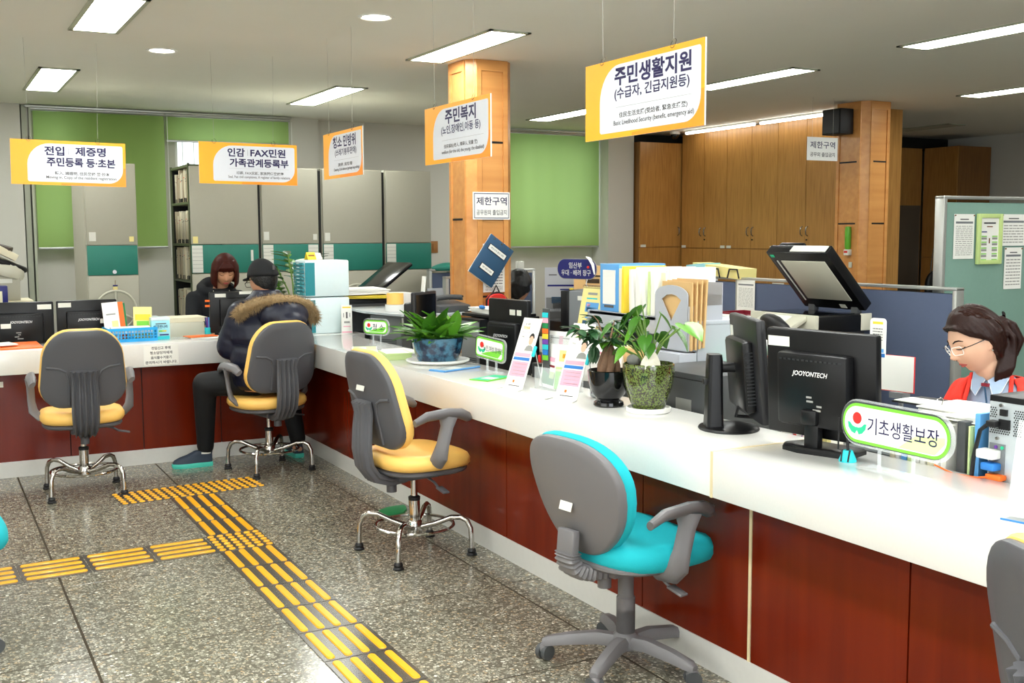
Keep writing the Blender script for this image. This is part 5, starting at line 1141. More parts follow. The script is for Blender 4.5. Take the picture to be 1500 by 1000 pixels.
# left edge heap
t = thing('storage_cabinet', 'grey storage cabinet at the far left carrying boxes and a bag', 'cabinet', (.1, 8.45, 0)); G().span((0, 0, 0), (.62, .45, 1.02), bev=.004).out('body', 'rack', t)
t = thing('file_box', 'grey file box with white label on the far left cabinet', 'box', (.25, 8.5, 1.05)); G().span((0, 0, 0), (.37, .35, .22), bev=.004).out('box', 'rack', t); G().box((.27, -.001, .14), (.1, .003, .03)).out('label', 'label_white', t, smooth=False)
tag(G().span((.12, 8.46, 1.0), (.7, 8.85, 1.05), bev=.004).out('flat_carton', 'cream'), 'cream box lid under the far left file box', 'box lid')
t = thing('garment_bag', 'pale folded bag with a dark rim heaped at the far left edge', 'bag', (.35, 8.6, 1.36)); G().pillow(rrect(.62, .3, .13), .2, bulge=.03, warp=lambda x, y, z: (x, y, z*.6-.3*x-.25*x*x-.02*math.sin(9*x))).out('bag', 'beige', t)
G().tube([(.31*math.cos(a)*1.0, .16*math.sin(a), -.3*.31*math.cos(a)-.25*(.31*math.cos(a))**2+.02) for a in [k*math.pi/16 for k in range(32)]], .022, 8, loop=True).out('dark_rim', 'black_rubber', t)
tag(G().box((.42, 8.62, 1.46), (.34, .28, .035), rot=(0, R(18), R(-8)), bev=.006).out('dark_folder', 'dark_board'), 'dark brown folder on top of the pale bag at the far left', 'folder')
tag(G().box((.52, 8.56, 1.4), (.2, .2, .05), rot=(0, R(30), 0), bev=.004).out('paper_bundle', 'cream'), 'crumpled cream papers between the dark folder and the pale bag', 'paper')
t = thing('blue_box', 'dark blue open box at the far left edge above the monitor', 'box', (.4, 8.3, 1.03)); G().box((0, 0, .07), (.24, .15, .13), bev=.003).out('box', 'navy', t); G().box((-.01, -.077, .06), (.19, .003, .08)).out('paper_front', 'cream', t, smooth=False)
desk('low stand holding the dark blue box at the far left', .15, .72, 8.27, 8.44, 1.02)
# green leaf mat on the floor
g = G()
lf = [(0, -.12), (.05, -.09), (.075, -.02), (.06, .05), (.03, .1), (0, .13), (-.03, .1), (-.06, .05), (-.075, -.02), (-.05, -.09)]
g.rings([[(x*s, y*s, z) for x, y in lf] for z, s in ((0, 1), (.01, .97), (.013, .8))]); tag(g.out('green_plate', 'deep_green', loc=(2.2, 5.42, 0), rot=(0, 0, R(-50))), 'green leaf shaped object lying on the floor behind the front yellow chair', 'dish')
# calendar-like stack behind pillar 1 etc
tag(G().box((4.62, 8.36, 1.235), (.06, .05, .07), bev=.004).out('small_bottle', 'label_white'), 'small white container on the partition above the black haired worker', 'container')
tag(G().box((5.2, 8.22, 1.215), (.22, .1, .03), rot=(0, 0, R(-30)), bev=.003).out('flat_box', 'orange'), 'flat orange and white box on top of the navy partition', 'box')
tag(G().pillow([(.16*math.cos(a*.4), .1*math.sin(a*.4)) for a in range(15)], .04, bulge=.03).out('green_cloth', 'teal', loc=(4.1, 8.72, 1.21)), 'dark green cloth heap on the partition left of the wooden pillar', 'cloth')
tag(G().span((4.12, 8.8, 0), (4.9, 9.15, 1.18), bev=.004).out('low_cabinet', 'rack'), 'pale low cabinet behind the partition left of the pillar', 'cabinet')
t = thing('air_conditioner_corner', 'white machine corner behind the yellow chair at the far left desk', 'machine', (3.4, 8.9, 0)) if False else None
# ============================================================ CHAIRS
def se(a, b, n, k=2.6, sq=0):   # superellipse outline
    out = []
    for i in range(n):
        t = 2*math.pi*i/n; c, s = math.cos(t), math.sin(t)
        out.append((a*abs(c)**(2/k)*(1 if c >= 0 else -1), b*abs(s)**(2/k)*(1 if s >= 0 else -1)))
    return out
def sweep(g, path, widths, thick, crv=0, ribs=0, n=14):
    """strap along a path in the y,z plane, width along x"""
    rs = []
    for i, (y, z) in enumerate(path):
        a = Vector(path[max(i-1, 0)]); b = Vector(path[min(i+1, len(path)-1)]); d = (b-a).normalized(); nn = Vector((-d.y, d.x)); w_ = widths[i]; r = []
        for s in (1, -1):
            for k in range(n+1):
                u = -1+2*k/n; u = u if s == 1 else -u
                q = thick/2*(1-abs(u)**6*.7)+ (ribs*math.cos(u*2.35*math.pi)**2 if s == 1 and abs(u) < .85 else 0)
                r.append((u*w_/2, y+nn.x*(s*q)+crv*u*u*nn.x*-1, z+nn.y*(s*q)))
        rs.append(r)
    return g.rings(rs)
def arm(t, side, m, zt=.69, lng=.26, xo=.266):
    s = side
    a = G().tube([(s*xo, -.142, zt-.021), (s*xo, -.08, zt+.004), (s*(xo+.004), .02, zt+.012), (s*(xo+.002), .09, zt+.006), (s*(xo-.008), .13, zt-.012), (s*(xo-.014), .15, zt-.03), (s*(xo-.016), .155, zt-.036)], .026, 14, rr=[.022, .029, .031, .03, .027, .018, .006], flat=.62)
    a.out('arm_pad', m, t)
    G().tube([(s*xo, .03, zt-.005), (s*(xo+.004), .022, zt-.05), (s*(xo+.003), .0, zt-.13), (s*(xo-.004), -.012, zt-.185), (s*(xo-.035), -.015, zt-.222), (s*(xo-.1), -.015, zt-.235)], .03, 12, rr=[.045, .03, .03, .038, .036, .022], flat=.4).out('arm_bracket', m, t)
def seat_set(t, cush, pan, z=.5, big=0):
    G().pillow(se(.235+.015*big, .225+.02*big, 40, 2.9), .075+.018*big, e=.14, bulge=-.008, warp=lambda x, y, zz: (x, y+.02+.035*big, zz+z-.035-.01*big-.02*max(0, (y-.1)/.12)**2)).out('seat', cush, t)
    G().pillow(se(.22, .21, 40, 2.9), .03, e=.1, warp=lambda x, y, zz: (x, y+.02, zz+z-.083)).out('seat_pan', pan, t)
    G().box((0, -.01, z-.115), (.15, .22, .04), bev=.01).out('mechanism', pan, t)
    G().tube([(.1, 0, z-.11), (.17, .01, z-.13), (.2, .015, z-.15)], .006, 8).box((.23, .02, z-.157), (.07, .035, .01), rot=(0, R(12), 0), bev=.004).out('lever', pan, t)
def stool_chair(label, loc, rz, z=.5, cat='chair', group='yellow counter chairs', shell='dark_plastic', sticker=False):
    t = thing('counter_chair', label, cat, loc, rz, group)
    if sticker: G().box((-.01, -.268, z+.31), (.075, .002, .024), rot=(R(-12), 0, 0)).out('sticker', 'label_white', t, smooth=False)
    seat_set(t, 'yellow_leather', shell, z)
    def bw(x, y, zz):  # outline (x, y up) pillow to backrest: concave, leaning back
        return (x, -.215-.12*(y/.45)+.9*x*x*.5 - zz, z+.235+y)
    ol = [(x*(1-.13*max(0, y+.05)/.23), y) for x, y in rrect(.475, .455, .1, n=7, rs=(.15, .15, .13, .13))]
    G().pillow(ol, .05, e=.07, bulge=-.01, warp=lambda x, y, zz: bw(x, y, zz-.03) if False else (x, -.2-.1*y/.45*1.0+.55*x*x+(-zz), z+.26+y)).out('back_cushion', 'yellow_leather', t)
    ol2 = [(x*(1-.13*max(0, y+.05)/.23), y) for x, y in rrect(.46, .445, .1, n=7, rs=(.145, .145, .12, .12))]
    G().pillow(ol2, .032, e=.03, bulge=.004, warp=lambda x, y, zz: (x, -.229-.1*y/.45+.55*x*x-zz, z+.255+y)).out('back_shell', shell, t)
    for sx in (1, -1): G().tube([(sx*x, -.2475-.1*y/.45+.55*x*x, z+.255+y) for x, y in ((.195, .018), (.13, .01), (.095, -.01), (.082, -.05), (.08, -.2))], .0075, 8).out('shell_ridge', shell, t)
    sp = sweep(G(), [(-.06, z-.115), (-.14, z-.122), (-.21, z-.1), (-.25, z-.045), (-.262, z+.03), (-.258, z+.12), (-.25, z+.2), (-.262, z+.25)], [.1, .12, .135, .145, .15, .145, .135, .15], .032, ribs=.018, n=44)
    sp.out('lumbar_bracket', shell, t)
    for s in (1, -1): arm(t, s, 'grey_plastic', zt=z+.19)
    G().cyl((0, -.12, z-.13), (0, -.12, z-.19), .024, n=14).out('tension_knob', shell, t)
    G().cyl((0, 0, .26), (0, 0, z-.12), .016, n=16).out('gas_piston', 'chrome', t)
    G().lathe([(.026, .12), (.027, .265), (.022, .27), (.018, .272)], n=20).out('column', 'chrome', t); G().lathe([(.028, .255), (.029, .27), (.02, .276)], n=20).out('column_collar', 'black_rubber', t)
    G().lathe([(0, .095), (.034, .095), (.036, .11), (.036, .15), (.03, .158), (0, .158)], n=20).out('hub', 'chrome', t)
    for k in range(4):
        a = math.pi/4+k*math.pi/2; c, s = math.cos(a), math.sin(a)
        l = G().tube([(c*r_, s*r_, h_) for r_, h_ in ((.03, .125), (.1, .145), (.18, .178), (.225, .18), (.255, .165), (.272, .13), (.276, .08), (.277, .035))], .0125, 10).out('leg', 'chrome', t)
        G().lathe([(.024, 0), (.026, .006), (.019, .014), (.022, .022), (.016, .034), (.0, .036)], (c*.277, s*.277, 0), n=16).out('rubber_foot', 'black_rubber', l)
    G().tube([(.185*math.cos(k*math.pi/18), .185*math.sin(k*math.pi/18), .135) for k in range(36)], .008, 8, loop=True).out('foot_ring', 'chrome', t)
    return t
def caster_base(t, m, z, r0=.29, a0=.3):
    G().lathe([(0, .06), (.05, .06), (.055, .075), (.045, .105), (.033, .115), (.033, .2), (0, .2)], n=24).out('hub', m, t)
    G().lathe([(.033, .115), (.033, .24), (.028, .245), (.028, z-.13), (0, z-.13)], n=24).out('gas_column', m, t)
    for k in range(5):
        a = a0+k*2*math.pi/5; c, s = math.cos(a), math.sin(a); rs = []
        for r_, h_, hw, hh in ((.03, .085, .028, .02), (.1, .092, .026, .02), (.2, .082, .024, .018), (.28, .068, .022, .014), (.295, .064, .014, .008)):
            rs.append([(c*r_-s*u*hw, s*r_+c*u*hw, h_+v*hh) for u, v in ((-1, -1), (1, -1), (1, .2), (.6, 1), (-.6, 1), (-1, .2))])
        l = G().rings(rs).out('base_arm', m, t, ang=50); b = a+.9
        w_ = G(); px, py = c*.285, s*.285
        for q in (-.014, .014):
            dx, dy = -math.sin(b)*q, math.cos(b)*q; w_.cyl((px+dx*.4, py+dy*.4, .027), (px+dx*1.6, py+dy*1.6, .027), .027, n=20)
        w_.out('caster', 'dark_grey', l); G().cyl((px, py, .03), (px, py, .062), .011, n=10).ball((px, py, .04), (.022, .022, .02)).out('caster_fork', m, l)
def task_chair(label, loc, rz, z=.5, a0=.3, m='grey_plastic'):
    t = thing('task_chair', label, 'chair', loc, rz, 'aqua task chairs'); seat_set(t, 'aqua_fabric', m, z, 1)
    ol = []
    for x, y in se(.225, .21, 48, 2.7): q_ = y/.21; ol.append((x*(1+.2*q_-.16*q_*q_), y))
    G().pillow(ol, .055, e=.08, bulge=.0, warp=lambda x, y, zz: (x, -.205-.12*y/.43+.6*x*x-zz, z+.165+y)).out('back_cushion', 'aqua_fabric', t)
    ol2 = [(x*.985, y*.985) for x, y in ol]
    G().pillow(ol2, .04, e=.05, bulge=.012, warp=lambda x, y, zz: (x, -.238-.12*y/.43+.6*x*x-zz, z+.16+y)).out('back_shell', m, t)
    G().box((.0, -.272, z+.13), (.062, .002, .03), rot=(R(-15), 0, 0)).out('sticker', 'label_white', t, smooth=False)
    for s in (1, -1): arm(t, s, m, zt=z+.118)
    G().box((0, -.262, z+.0), (.085, .03, .1), rot=(R(-5), 0, 0), bev=.006).out('back_upright', m, t)
    pts = [(-.262, z-.03), (-.262, z-.05), (-.25, z-.08), (-.22, z-.1), (-.18, z-.112), (-.13, z-.115), (-.07, z-.115)]
    # corrugated bellows
    P = []
    for i in range(len(pts)-1):
        for k in range(6): f = k/6; P.append(((pts[i][0]*(1-f)+pts[i+1][0]*f), (pts[i][1]*(1-f)+pts[i+1][1]*f)))
    rs = []
    for i, (y, zz) in enumerate(P):
        a = P[max(i-1, 0)]; b = P[min(i+1, len(P)-1)]; d = Vector((b[0]-a[0], b[1]-a[1])).normalized(); nn = (-d.y, d.x); q = 1.12 if i % 3 == 0 else .95
        rs.append([(u*.045*q, y+nn[0]*v*.024*q, zz+nn[1]*v*.024*q) for u, v in rrect(2, 2, .5, n=3)])
    G().rings(rs).out('bellows', m, t, ang=20)
    G().cyl((0, -.1, z-.12), (0, -.1, z-.18), .024, n=16).out('tension_knob', m, t)
    caster_base(t, m, z, a0=a0)
    return t
stool_chair('yellow chair with grey shell facing the left counter, before the two monitors', (.79, 6.74, 0), R(-2))
stool_chair('yellow chair that the customer in the fur trimmed jacket sits on', (1.92, 6.82, 0), R(12), z=.49)
stool_chair('yellow chair in profile at the right counter, before the leafy blue pot', (2.0, 4.66, 0), R(-84), z=.5, sticker=True)
stool_chair('yellow chair cut off at the lower right corner of the picture', (1.945, 1.09, 0), R(-110), z=.47)
task_chair('aqua task chair on five casters standing at the right counter', (2.11, 3.06, 0), R(-82), z=.475, a0=R(225))
task_chair('aqua task chair cut off at the left edge of the picture', (-.06, 4.42, 0), R(-90), z=.47, a0=R(126))

# ============================================================ PLANTS
def leaf_mesh(kind, m):
    """unit leaf along +X, length 1"""
    g = G(); rows = []
    if kind == 'oval': W_ = [(0, .02), (.15, .16), (.35, .24), (.6, .22), (.82, .12), (.95, .03), (1, .002)]; cv = .12
    elif kind == 'sword': W_ = [(0, .06), (.15, .1), (.4, .16), (.65, .155), (.85, .085), (.96, .03), (1, .002)]; cv = .3
    else: W_ = [(-.12, .16), (-.05, .3), (.1, .4), (.3, .4), (.55, .3), (.8, .14), (.95, .04), (1, .002)]; cv = .12
    for x, w_ in W_:
        z = -cv*x*x+(.0)
        x0 = 0 if (kind == 'heart' and x < 0) else x
        rows.append([(x, -w_, z+.18*w_), (x, -w_*.5, z+.05*w_), (x0, 0, z-.02), (x, w_*.5, z+.05*w_), (x, w_, z+.18*w_)])
    g.rings(rows, closed=False)
    o = g.out('leaf', m); return o
def place_leaf(proto, parent, p, d, L, roll=0, up=(0, 0, 1)):
    d = Vector(d).normalized(); u = Vector(up); s = u.cross(d)
    s = s.normalized() if s.length > 1e-4 else Vector((0, 1, 0)); u = d.cross(s); Mx_ = Matrix((d, s, u)).transposed().to_4x4()
    Mx_ = Matrix.Translation(p) @ Mx_ @ Matrix.Rotation(roll, 4, 'X') @ Matrix.Scale(L, 4)
    o = proto.copy(); C.objects.link(o); o.parent = parent; o.matrix_local = Mx_; return o
# ficus in black pot
fx = thing('ficus_bonsai', 'ficus bonsai with a thick root and dark leaves in a black glazed pot', 'potted plant', (2.42, 3.64, CT))
G().lathe([(0, 0), (.058, 0), (.062, .006), (.06, .018), (.048, .026), (.05, .034), (.066, .05), (.08, .09), (.084, .13), (.086, .145), (.082, .148), (.078, .135), (.0, .13)], n=40).out('pot', 'black_glaze', fx)
G().lathe([(0, .14), (.05, .138), (.079, .132)], n=24).out('moss', 'moss', fx)
g = G()
for k in range(6):
    a = k*1.05; g.tube([(.04*math.cos(a), .035*math.sin(a), .13), (.03*math.cos(a+.3), .026*math.sin(a+.3), .165), (.018*math.cos(a+.5), .016*math.sin(a+.5), .21), (.008, 0, .245)], .016, 10, rr=[.014, .019, .015, .01])
g.out('trunk', 'bark', fx)
g = G(); tips = []
random.seed(3)
for k in range(11):
    a = k*.57+.2; r_ = random.uniform(.08, .15); h_ = random.uniform(.27, .38); P_ = [(.005, 0, .235), (.3*r_*math.cos(a), .3*r_*math.sin(a), .27), (.7*r_*math.cos(a), .7*r_*math.sin(a), h_-.02), (r_*math.cos(a), r_*math.sin(a), h_)]
    g.tube(P_, .004, 6, rr=[.006, .004, .003, .002]); tips += [(Vector(P_[i])*(1-f)+Vector(P_[i+1])*f, a) for i in (1, 2) for f in (.2, .6, 1)]
g.out('branch', 'bark', fx)
lp = leaf_mesh('oval', 'leaf_dark'); lb = leaf_mesh('oval', 'leaf_bright')
for i, (p, a) in enumerate(tips):
    for k in range(3):
        b = a+random.uniform(-1.7, 1.7); place_leaf(lb if i % 9 == 0 else lp, fx, p, (math.cos(b), math.sin(b), random.uniform(-.7, .45)), random.uniform(.045, .068), random.uniform(-.5, .5))
for b in (3.5, 3.9, 4.3): place_leaf(lp, fx, (-.07+.01*b, .06, .24), (math.cos(b)*.4, math.sin(b)*.4, -1), .075)
# pothos in mottled pot
px = thing('pothos', 'pothos with heart shaped leaves and a pale stone in a mottled green pot', 'potted plant', (2.47, 3.435, CT))
G().lathe([(0, 0), (.08, 0), (.087, .006), (.088, .02), (.082, .022), (.078, .012), (0, .01)], n=40).out('saucer', 'white', px)
G().lathe([(0, .012), (.062, .012), (.075, .05), (.094, .11), (.102, .17), (.1, .19), (.094, .193), (.092, .18), (0, .178)], n=44).out('pot', 'moss_glaze', px)
G().lathe([(0, .186), (.05, .185), (.093, .178)], n=24).out('soil', 'soil', px)
g = G(); g.rings([[(x*s+.02*k_, y*s-.0, z) for x, y in ((-.036, -.02), (.03, -.028), (.042, .01), (.01, .03), (-.03, .022))] for z, s, k_ in ((.18, 1, 0), (.205, .92, .1), (.235, .5, .3), (.248, .12, .4))]); g.out('stone', 'rock', px, loc=(-.035, -.055, 0))
G().ball((-.03, .06, .2), (.03, .028, .024), 8, 6).out('stone', 'line_grey', px)
hp = leaf_mesh('heart', 'leaf_green'); hb = leaf_mesh('heart', 'leaf_bright'); g = G()
# view-agnostic sprays: (azimuth, reach, height, size)
spr = [(2.0, .08, .38, .085), (2.6, .05, .40, .095), (1.3, .07, .35, .085), (3.4, .07, .37, .08), (-.6, .09, .33, .085), (-1.3, .13, .33, .1), (-1.65, .25, .36, .125), (2.3, .13, .29, .075), (2.9, .1, .25, .07), (-2.2, .06, .27, .065), (3.9, .06, .3, .075), (.4, .08, .3, .08), (1.8, .16, .24, .06), (2.4, .1, .34, .09), (3.0, .06, .33, .08), (1.7, .04, .41, .085), (-.2, .05, .38, .08), (2.7, .15, .34, .07)]
for a, r_, h_, s_ in spr:
    c, s = math.cos(a), math.sin(a); e = Vector((c*r_, s*r_, h_)); g.tube([(c*.01, s*.01, .18), (c*r_*.45, s*r_*.45, .18+(h_-.18)*.6), e], .0028, 6)
    place_leaf(hb if random.random() < .35 else hp, px, e, (c*.75, s*.75, -.8 if r_ < .2 else -.25), s_, random.uniform(-.4, .4))
g.out('stem', 'stem_green', px)
# striped leaf plant in blue pot
bx = thing('leafy_pot_plant', 'bushy plant with long green leaves in a wide blue glazed pot on a white saucer', 'potted plant', (2.45, 5.36, CT))
G().lathe([(0, 0), (.145, 0), (.172, .012), (.174, .02), (.16, .022), (.14, .01), (0, .01)], n=48).out('saucer', 'white', bx)
G().lathe([(0, .012), (.108, .012), (.116, .03), (.132, .08), (.141, .13), (.143, .14), (.137, .142), (.13, .12), (0, .118)], n=48).out('pot', 'blue_glaze', bx)
G().lathe([(0, .13), (.08, .128), (.134, .118)], n=24).out('soil', 'soil', bx)
sp1 = leaf_mesh('sword', 'leaf_green'); sp2 = leaf_mesh('sword', 'leaf_bright'); random.seed(11)
for cx, cy_ in ((-.03, .05), (.06, .0), (-.07, .0), (-.06, .03), (.0, -.06), (.05, .05), (-.02, .0), (.07, -.03), (-.05, -.05), (.02, .08), (-.09, -.01), (.0, .03), (.04, -.09)):
    for k in range(7):
        a = k*2*math.pi/7+random.uniform(0, .6); el = random.uniform(.35, 2.6) if k % 2 else random.uniform(.2, .8)
        place_leaf(sp1 if random.random() < .55 else sp2, bx, (cx+.01*math.cos(a), cy_+.01*math.sin(a), .13), (math.cos(a), math.sin(a), el), random.uniform(.13, .22), random.uniform(-.3, .3))
for a, L_l in ((2.2, .19), (2.8, .17), (-1.2, .16)): place_leaf(sp2, bx, (.09*math.cos(a), .09*math.sin(a), .14), (math.cos(a), math.sin(a), .45), L_l)
# zamioculcas behind towers
zx = thing('zamia_plant', 'glossy leaved plant rising behind the drawer towers', 'potted plant', (2.46, 7.93, .7)); G().lathe([(0, 0), (.08, 0), (.1, .18), (.09, .18), (0, .16)]).out('pot', 'white', zx); g = G(); random.seed(5)
for a, r_, h_ in ((3.0, .13, .56), (2.2, .06, .66), (3.6, .17, .44), (.3, .16, .64), (1.2, .04, .6)):
    c, s = math.cos(a), math.sin(a); P_ = [(0, 0, .16), (c*r_*.4, s*r_*.4, h_*.7), (c*r_, s*r_, h_)]; g.tube(P_, .006, 6)
    for f in (.3, .5, .7, .9, 1):
        p = Vector(P_[1])*(1-f)+Vector(P_[2])*f
        for q in (-1, 1): place_leaf(lb if random.random() < .75 else lp, zx, p, (c+q*1.0*s, s-q*1.0*c, .5), .13)
g.out('stem', 'stem_green', zx)
for o in (lp, lb, hp, hb, sp1, sp2): bpy.data.objects.remove(o)
# ============================================================ PEOPLE
from mathutils.bvhtree import BVHTree
def gs(v, c, s): return math.exp(-((v-c)/s)**2)
def head_point(d, fem=1.0):
    x, y, z = d.x*.073, d.y*.093, d.z*.116
    if z < 0: x *= 1-.30*min(1, (-z/.116))**1.6; y *= 1-.10*min(1, -z/.116)**2 if y > 0 else 1-.35*min(1, -z/.116)
    if y < 0: x *= 1.03; z_ = z
    if y > .02:
        f = min(1, (y-.02)/.04)
        dy = .021*gs(x, 0, .0105)*gs(z, -.022, .013)+.012*gs(x, 0, .009)*gs(z, -.002, .018)
        dy += .006*(gs(x, .011, .006)+gs(x, -.011, .006))*gs(z, -.027, .008)
        dy -= .010*(gs(x, .031, .015)+gs(x, -.031, .015))*gs(z, .012, .011)
        dy += .004*(gs(x, .031, .010)+gs(x, -.031, .010))*gs(z, .010, .006)
        dy += .004*(gs(x, .03, .018)+gs(x, -.03, .018))*gs(z, .03, .008)
        dy += .004*(gs(x, .04, .018)+gs(x, -.04, .018))*gs(z, -.02, .02)
        dy += .006*gs(x, 0, .02)*gs(z, -.052, .0045)+.006*gs(x, 0, .017)*gs(z, -.063, .0045)-.003*gs(x, 0, .02)*gs(z, -.0572, .002)
        dy += .007*gs(x, 0, .02)*gs(z, -.092, .013)-.004*gs(x, 0, .02)*gs(z, -.075, .006)
        y += dy*f
    return Vector((x, y, z))
def sphere_dirs(nu=72, nv=54):
    return [[Vector((math.cos(R(-90)+math.pi*i/nv)*math.cos(2*math.pi*k/nu), math.cos(R(-90)+math.pi*i/nv)*math.sin(2*math.pi*k/nu), math.sin(R(-90)+math.pi*i/nv))) for k in range(nu)] for i in range(1, nv)]
def head(g, M, s=1.0):
    rs = [[M @ (head_point(d)*s) for d in r] for r in sphere_dirs()]; g.rings(rs)
    for q in (-1, 1):
        for (a, b, c_, r_) in ((.074, -.008, -.004, (.006, .014, .024)), (.078, -.013, .012, (.006, .012, .013)), (.073, -.004, -.025, (.005, .007, .009))):
            gg = []
            for i in range(1, 8):
                an = math.pi*i/8-math.pi/2
                gg.append([M @ (Vector((q*(a+r_[0]*math.cos(an)*math.cos(2*math.pi*k/12)), b+r_[1]*math.cos(an)*math.sin(2*math.pi*k/12), c_+r_[2]*math.sin(an)))*s) for k in range(12)])
            g.rings(gg)
def face_bvh():
    ds = sphere_dirs(); vs_ = [head_point(d) for r in ds for d in r]; n = len(ds[0]); fs = []
    for i in range(len(ds)-1):
        for k in range(n): fs.append((i*n+k, i*n+(k+1) % n, (i+1)*n+(k+1) % n, (i+1)*n+k))
    return BVHTree.FromPolygons(vs_, fs)
BV = face_bvh()
def fp(x, z, off=.0):
    h = BV.ray_cast(Vector((x, .3, z)), Vector((0, -1, 0)))[0]
    return Vector((x, (h.y if h else .08)+off, z))
def face_parts(par, M, s, hair='hair_black', lips='lip', closed=True, glasses=None):
    for q in (-1, 1):
        G().tube([M @ (fp(q*x, z, .0015)*s) for x, z in ((.014, .031), (.024, .037), (.036, .037), (.047, .031))], .0026, 6, rr=[.0018*s, .003*s, .0026*s, .0012*s]).out('eyebrow', hair, par)
        G().tube([M @ (fp(q*x, z, .001)*s) for x, z in ((.017, .008), (.024, .0055), (.032, .0045), (.041, .007), (.047, .011))], .0018, 6, rr=[.001*s, .0018*s, .002*s, .0018*s, .001*s]).out('eyelash', 'eye_dark', par)
        G().tube([M @ (fp(q*x, z, .0006)*s) for x, z in ((.018, .013), (.026, .0165), (.036, .0165), (.044, .013))], .0008*s, 5).out('eyelid_crease', 'mid_brown', par)
    G().tube([M @ (fp(x, z, .0005)*s) for x, z in ((-.021, -.0575), (-.012, -.054), (-.004, -.0528), (0, -.0535), (.004, -.0528), (.012, -.054), (.021, -.0575))], .003, 8, rr=[.0008*s, .0026*s, .003*s, .0028*s, .003*s, .0026*s, .0008*s]).out('upper_lip', lips, par)
    G().tube([M @ (fp(x, z, .0005)*s) for x, z in ((-.019, -.059), (-.009, -.0622), (0, -.063), (.009, -.0622), (.019, -.059))], .003, 8, rr=[.0008*s, .003*s, .0036*s, .003*s, .0008*s]).out('lower_lip', lips, par)
    for q in (-1, 1): G().ball(M @ (fp(q*.006, -.0325, -.001)*s), .0022*s, 8, 6).out('nostril', 'eye_dark', par)
def hf(p): return .5+.5*min(1, max(0, (math.degrees(math.atan2(abs(p.x), p.y))-5)/70, (p.z-.075)/.03))
def hair_cap(g, M, s, zh, off=.014, amp=.0025, freq=26):
    rs = []
    for r in sphere_dirs(96, 60):
        row = []
        for d in r:
            p = head_point(d); psi = math.degrees(math.atan2(abs(p.x), p.y)); sd = 1 if p.x > 0 else -1
            z0 = zh(psi, sd); m = max(0, min(1, (p.z-z0)/.014+.5)); m = m*m*(3-2*m)
            q = off+amp*math.sin(freq*math.atan2(p.x, -p.y+.02)+6*p.z/.1)*(.4+.6*abs(math.sin(p.z*40)))
            n = d.normalized(); row.append(M @ ((p+n*(-.012*(1-m)+q*m*hf(p)))*s))
        rs.append(row)
    g.rings(rs)
def interp(tab):
    def f(p, sd=1):
        for (a, b), (c_, d) in zip(tab, tab[1:]):
            if p <= c_: return b+(d-b)*(p-a)/(c_-a)
        return tab[-1][1]
    return f
def hand(g, w, d, n, s=1.0, curl=.5, side=1):
    """w wrist, d pointing direction, n palm-down normal; five fingers"""
    w = Vector(w); d = Vector(d).normalized(); n = Vector(n).normalized(); x = d.cross(n).normalized()*side
    for k in range(5): f = k/4; g.limb([w+x*(-.028+.056*f)*s*.6, w+d*.085*s+x*(-.03+.06*f)*s], [.014*s, .0115*s], 8)
    for k, L in enumerate((.062, .075, .07, .055)):
        b = w+d*.085*s+x*(-.03+.02*k)*s; p1 = b+(d*math.cos(curl*.5)+n*math.sin(curl*.5))*L*.45*s; p2 = p1+(d*math.cos(curl*1.3)+n*math.sin(curl*1.3))*L*.33*s; p3 = p2+(d*math.cos(curl*2.0)+n*math.sin(curl*2.0))*L*.25*s
        g.limb([b, p1, p2, p3], [.0098*s, .0088*s, .008*s, .0068*s], 8)
    b = w+d*.025*s-x*.03*s; p1 = b+(d*.6-x*.75+n*.2)*.035*s; p2 = p1+(d*.9-x*.25+n*.3)*.03*s; p3 = p2+(d*.95+n*.4)*.02*s; g.limb([b, p1, p2, p3], [.014*s, .011*s, .0095*s, .008*s], 8)
def oval_loft(g, secs, rz, n=24):
    """secs: (center, half width, half depth); width axis rotated by rz"""
    c, s = math.cos(rz), math.sin(rz); rs = []
    for ctr, a, b in secs:
        rs.append([(ctr[0]+a*math.cos(t)*c-b*math.sin(t)*s, ctr[1]+a*math.cos(t)*s+b*math.sin(t)*c, ctr[2]) for t in [2*math.pi*k/n for k in range(n)]])
    g.rings(rs)
def c_shell(g, secs, rz, gap, th, n=30):
    c, s = math.cos(rz), math.sin(rz); rs = []
    for (ctr, a, b), gp in zip(secs, gap):
        ts = [R(90+gp)+(R(360-2*gp))*k/n for k in range(n+1)]; r = []
        for e, seq in ((0, ts), (-th, ts[::-1])):
            for t in seq: r.append((ctr[0]+(a+e)*math.cos(t)*c-(b+e)*math.sin(t)*s, ctr[1]+(a+e)*math.cos(t)*s+(b+e)*math.sin(t)*c, ctr[2]))
        rs.append(r)
    g.rings(rs)

def strands(inv, M, s, par, name, m, n, off, part, bob=False):
    g = G(inv); random.seed(31)
    for k in range(n):
        sd_ = -1 if random.random() < .62 else 1; f = random.random(); P_ = []
        a0 = R(8+150*f); x0, y0 = part[0][0], part[0][1]-.10*f
        for u in (0, .2, .4, .6, .8, 1):
            if bob: d = Vector((sd_*math.sin(.25+u*1.5)*math.sin(R(35+140*f)), math.sin(.25+u*1.5)*math.cos(R(35+140*f)), math.cos(.25+u*1.65)))
            else:
                el_ = 1.45-1.25*u-.25*f*u; az = R((12+70*f)*(1-u)+(150-10*f)*u+random.uniform(-1, 1)); d = Vector((sd_*math.sin(az)*math.cos(el_), math.cos(az)*math.cos(el_), math.sin(el_)))
            pp = head_point(d.normalized()); P_.append(M @ ((pp+d.normalized()*(off*hf(pp)+random.uniform(-.0012, .0012)))*s))
        g.tube(P_, .0011, 4)
    g.out(name, m, par)['kind'] = 'stuff'
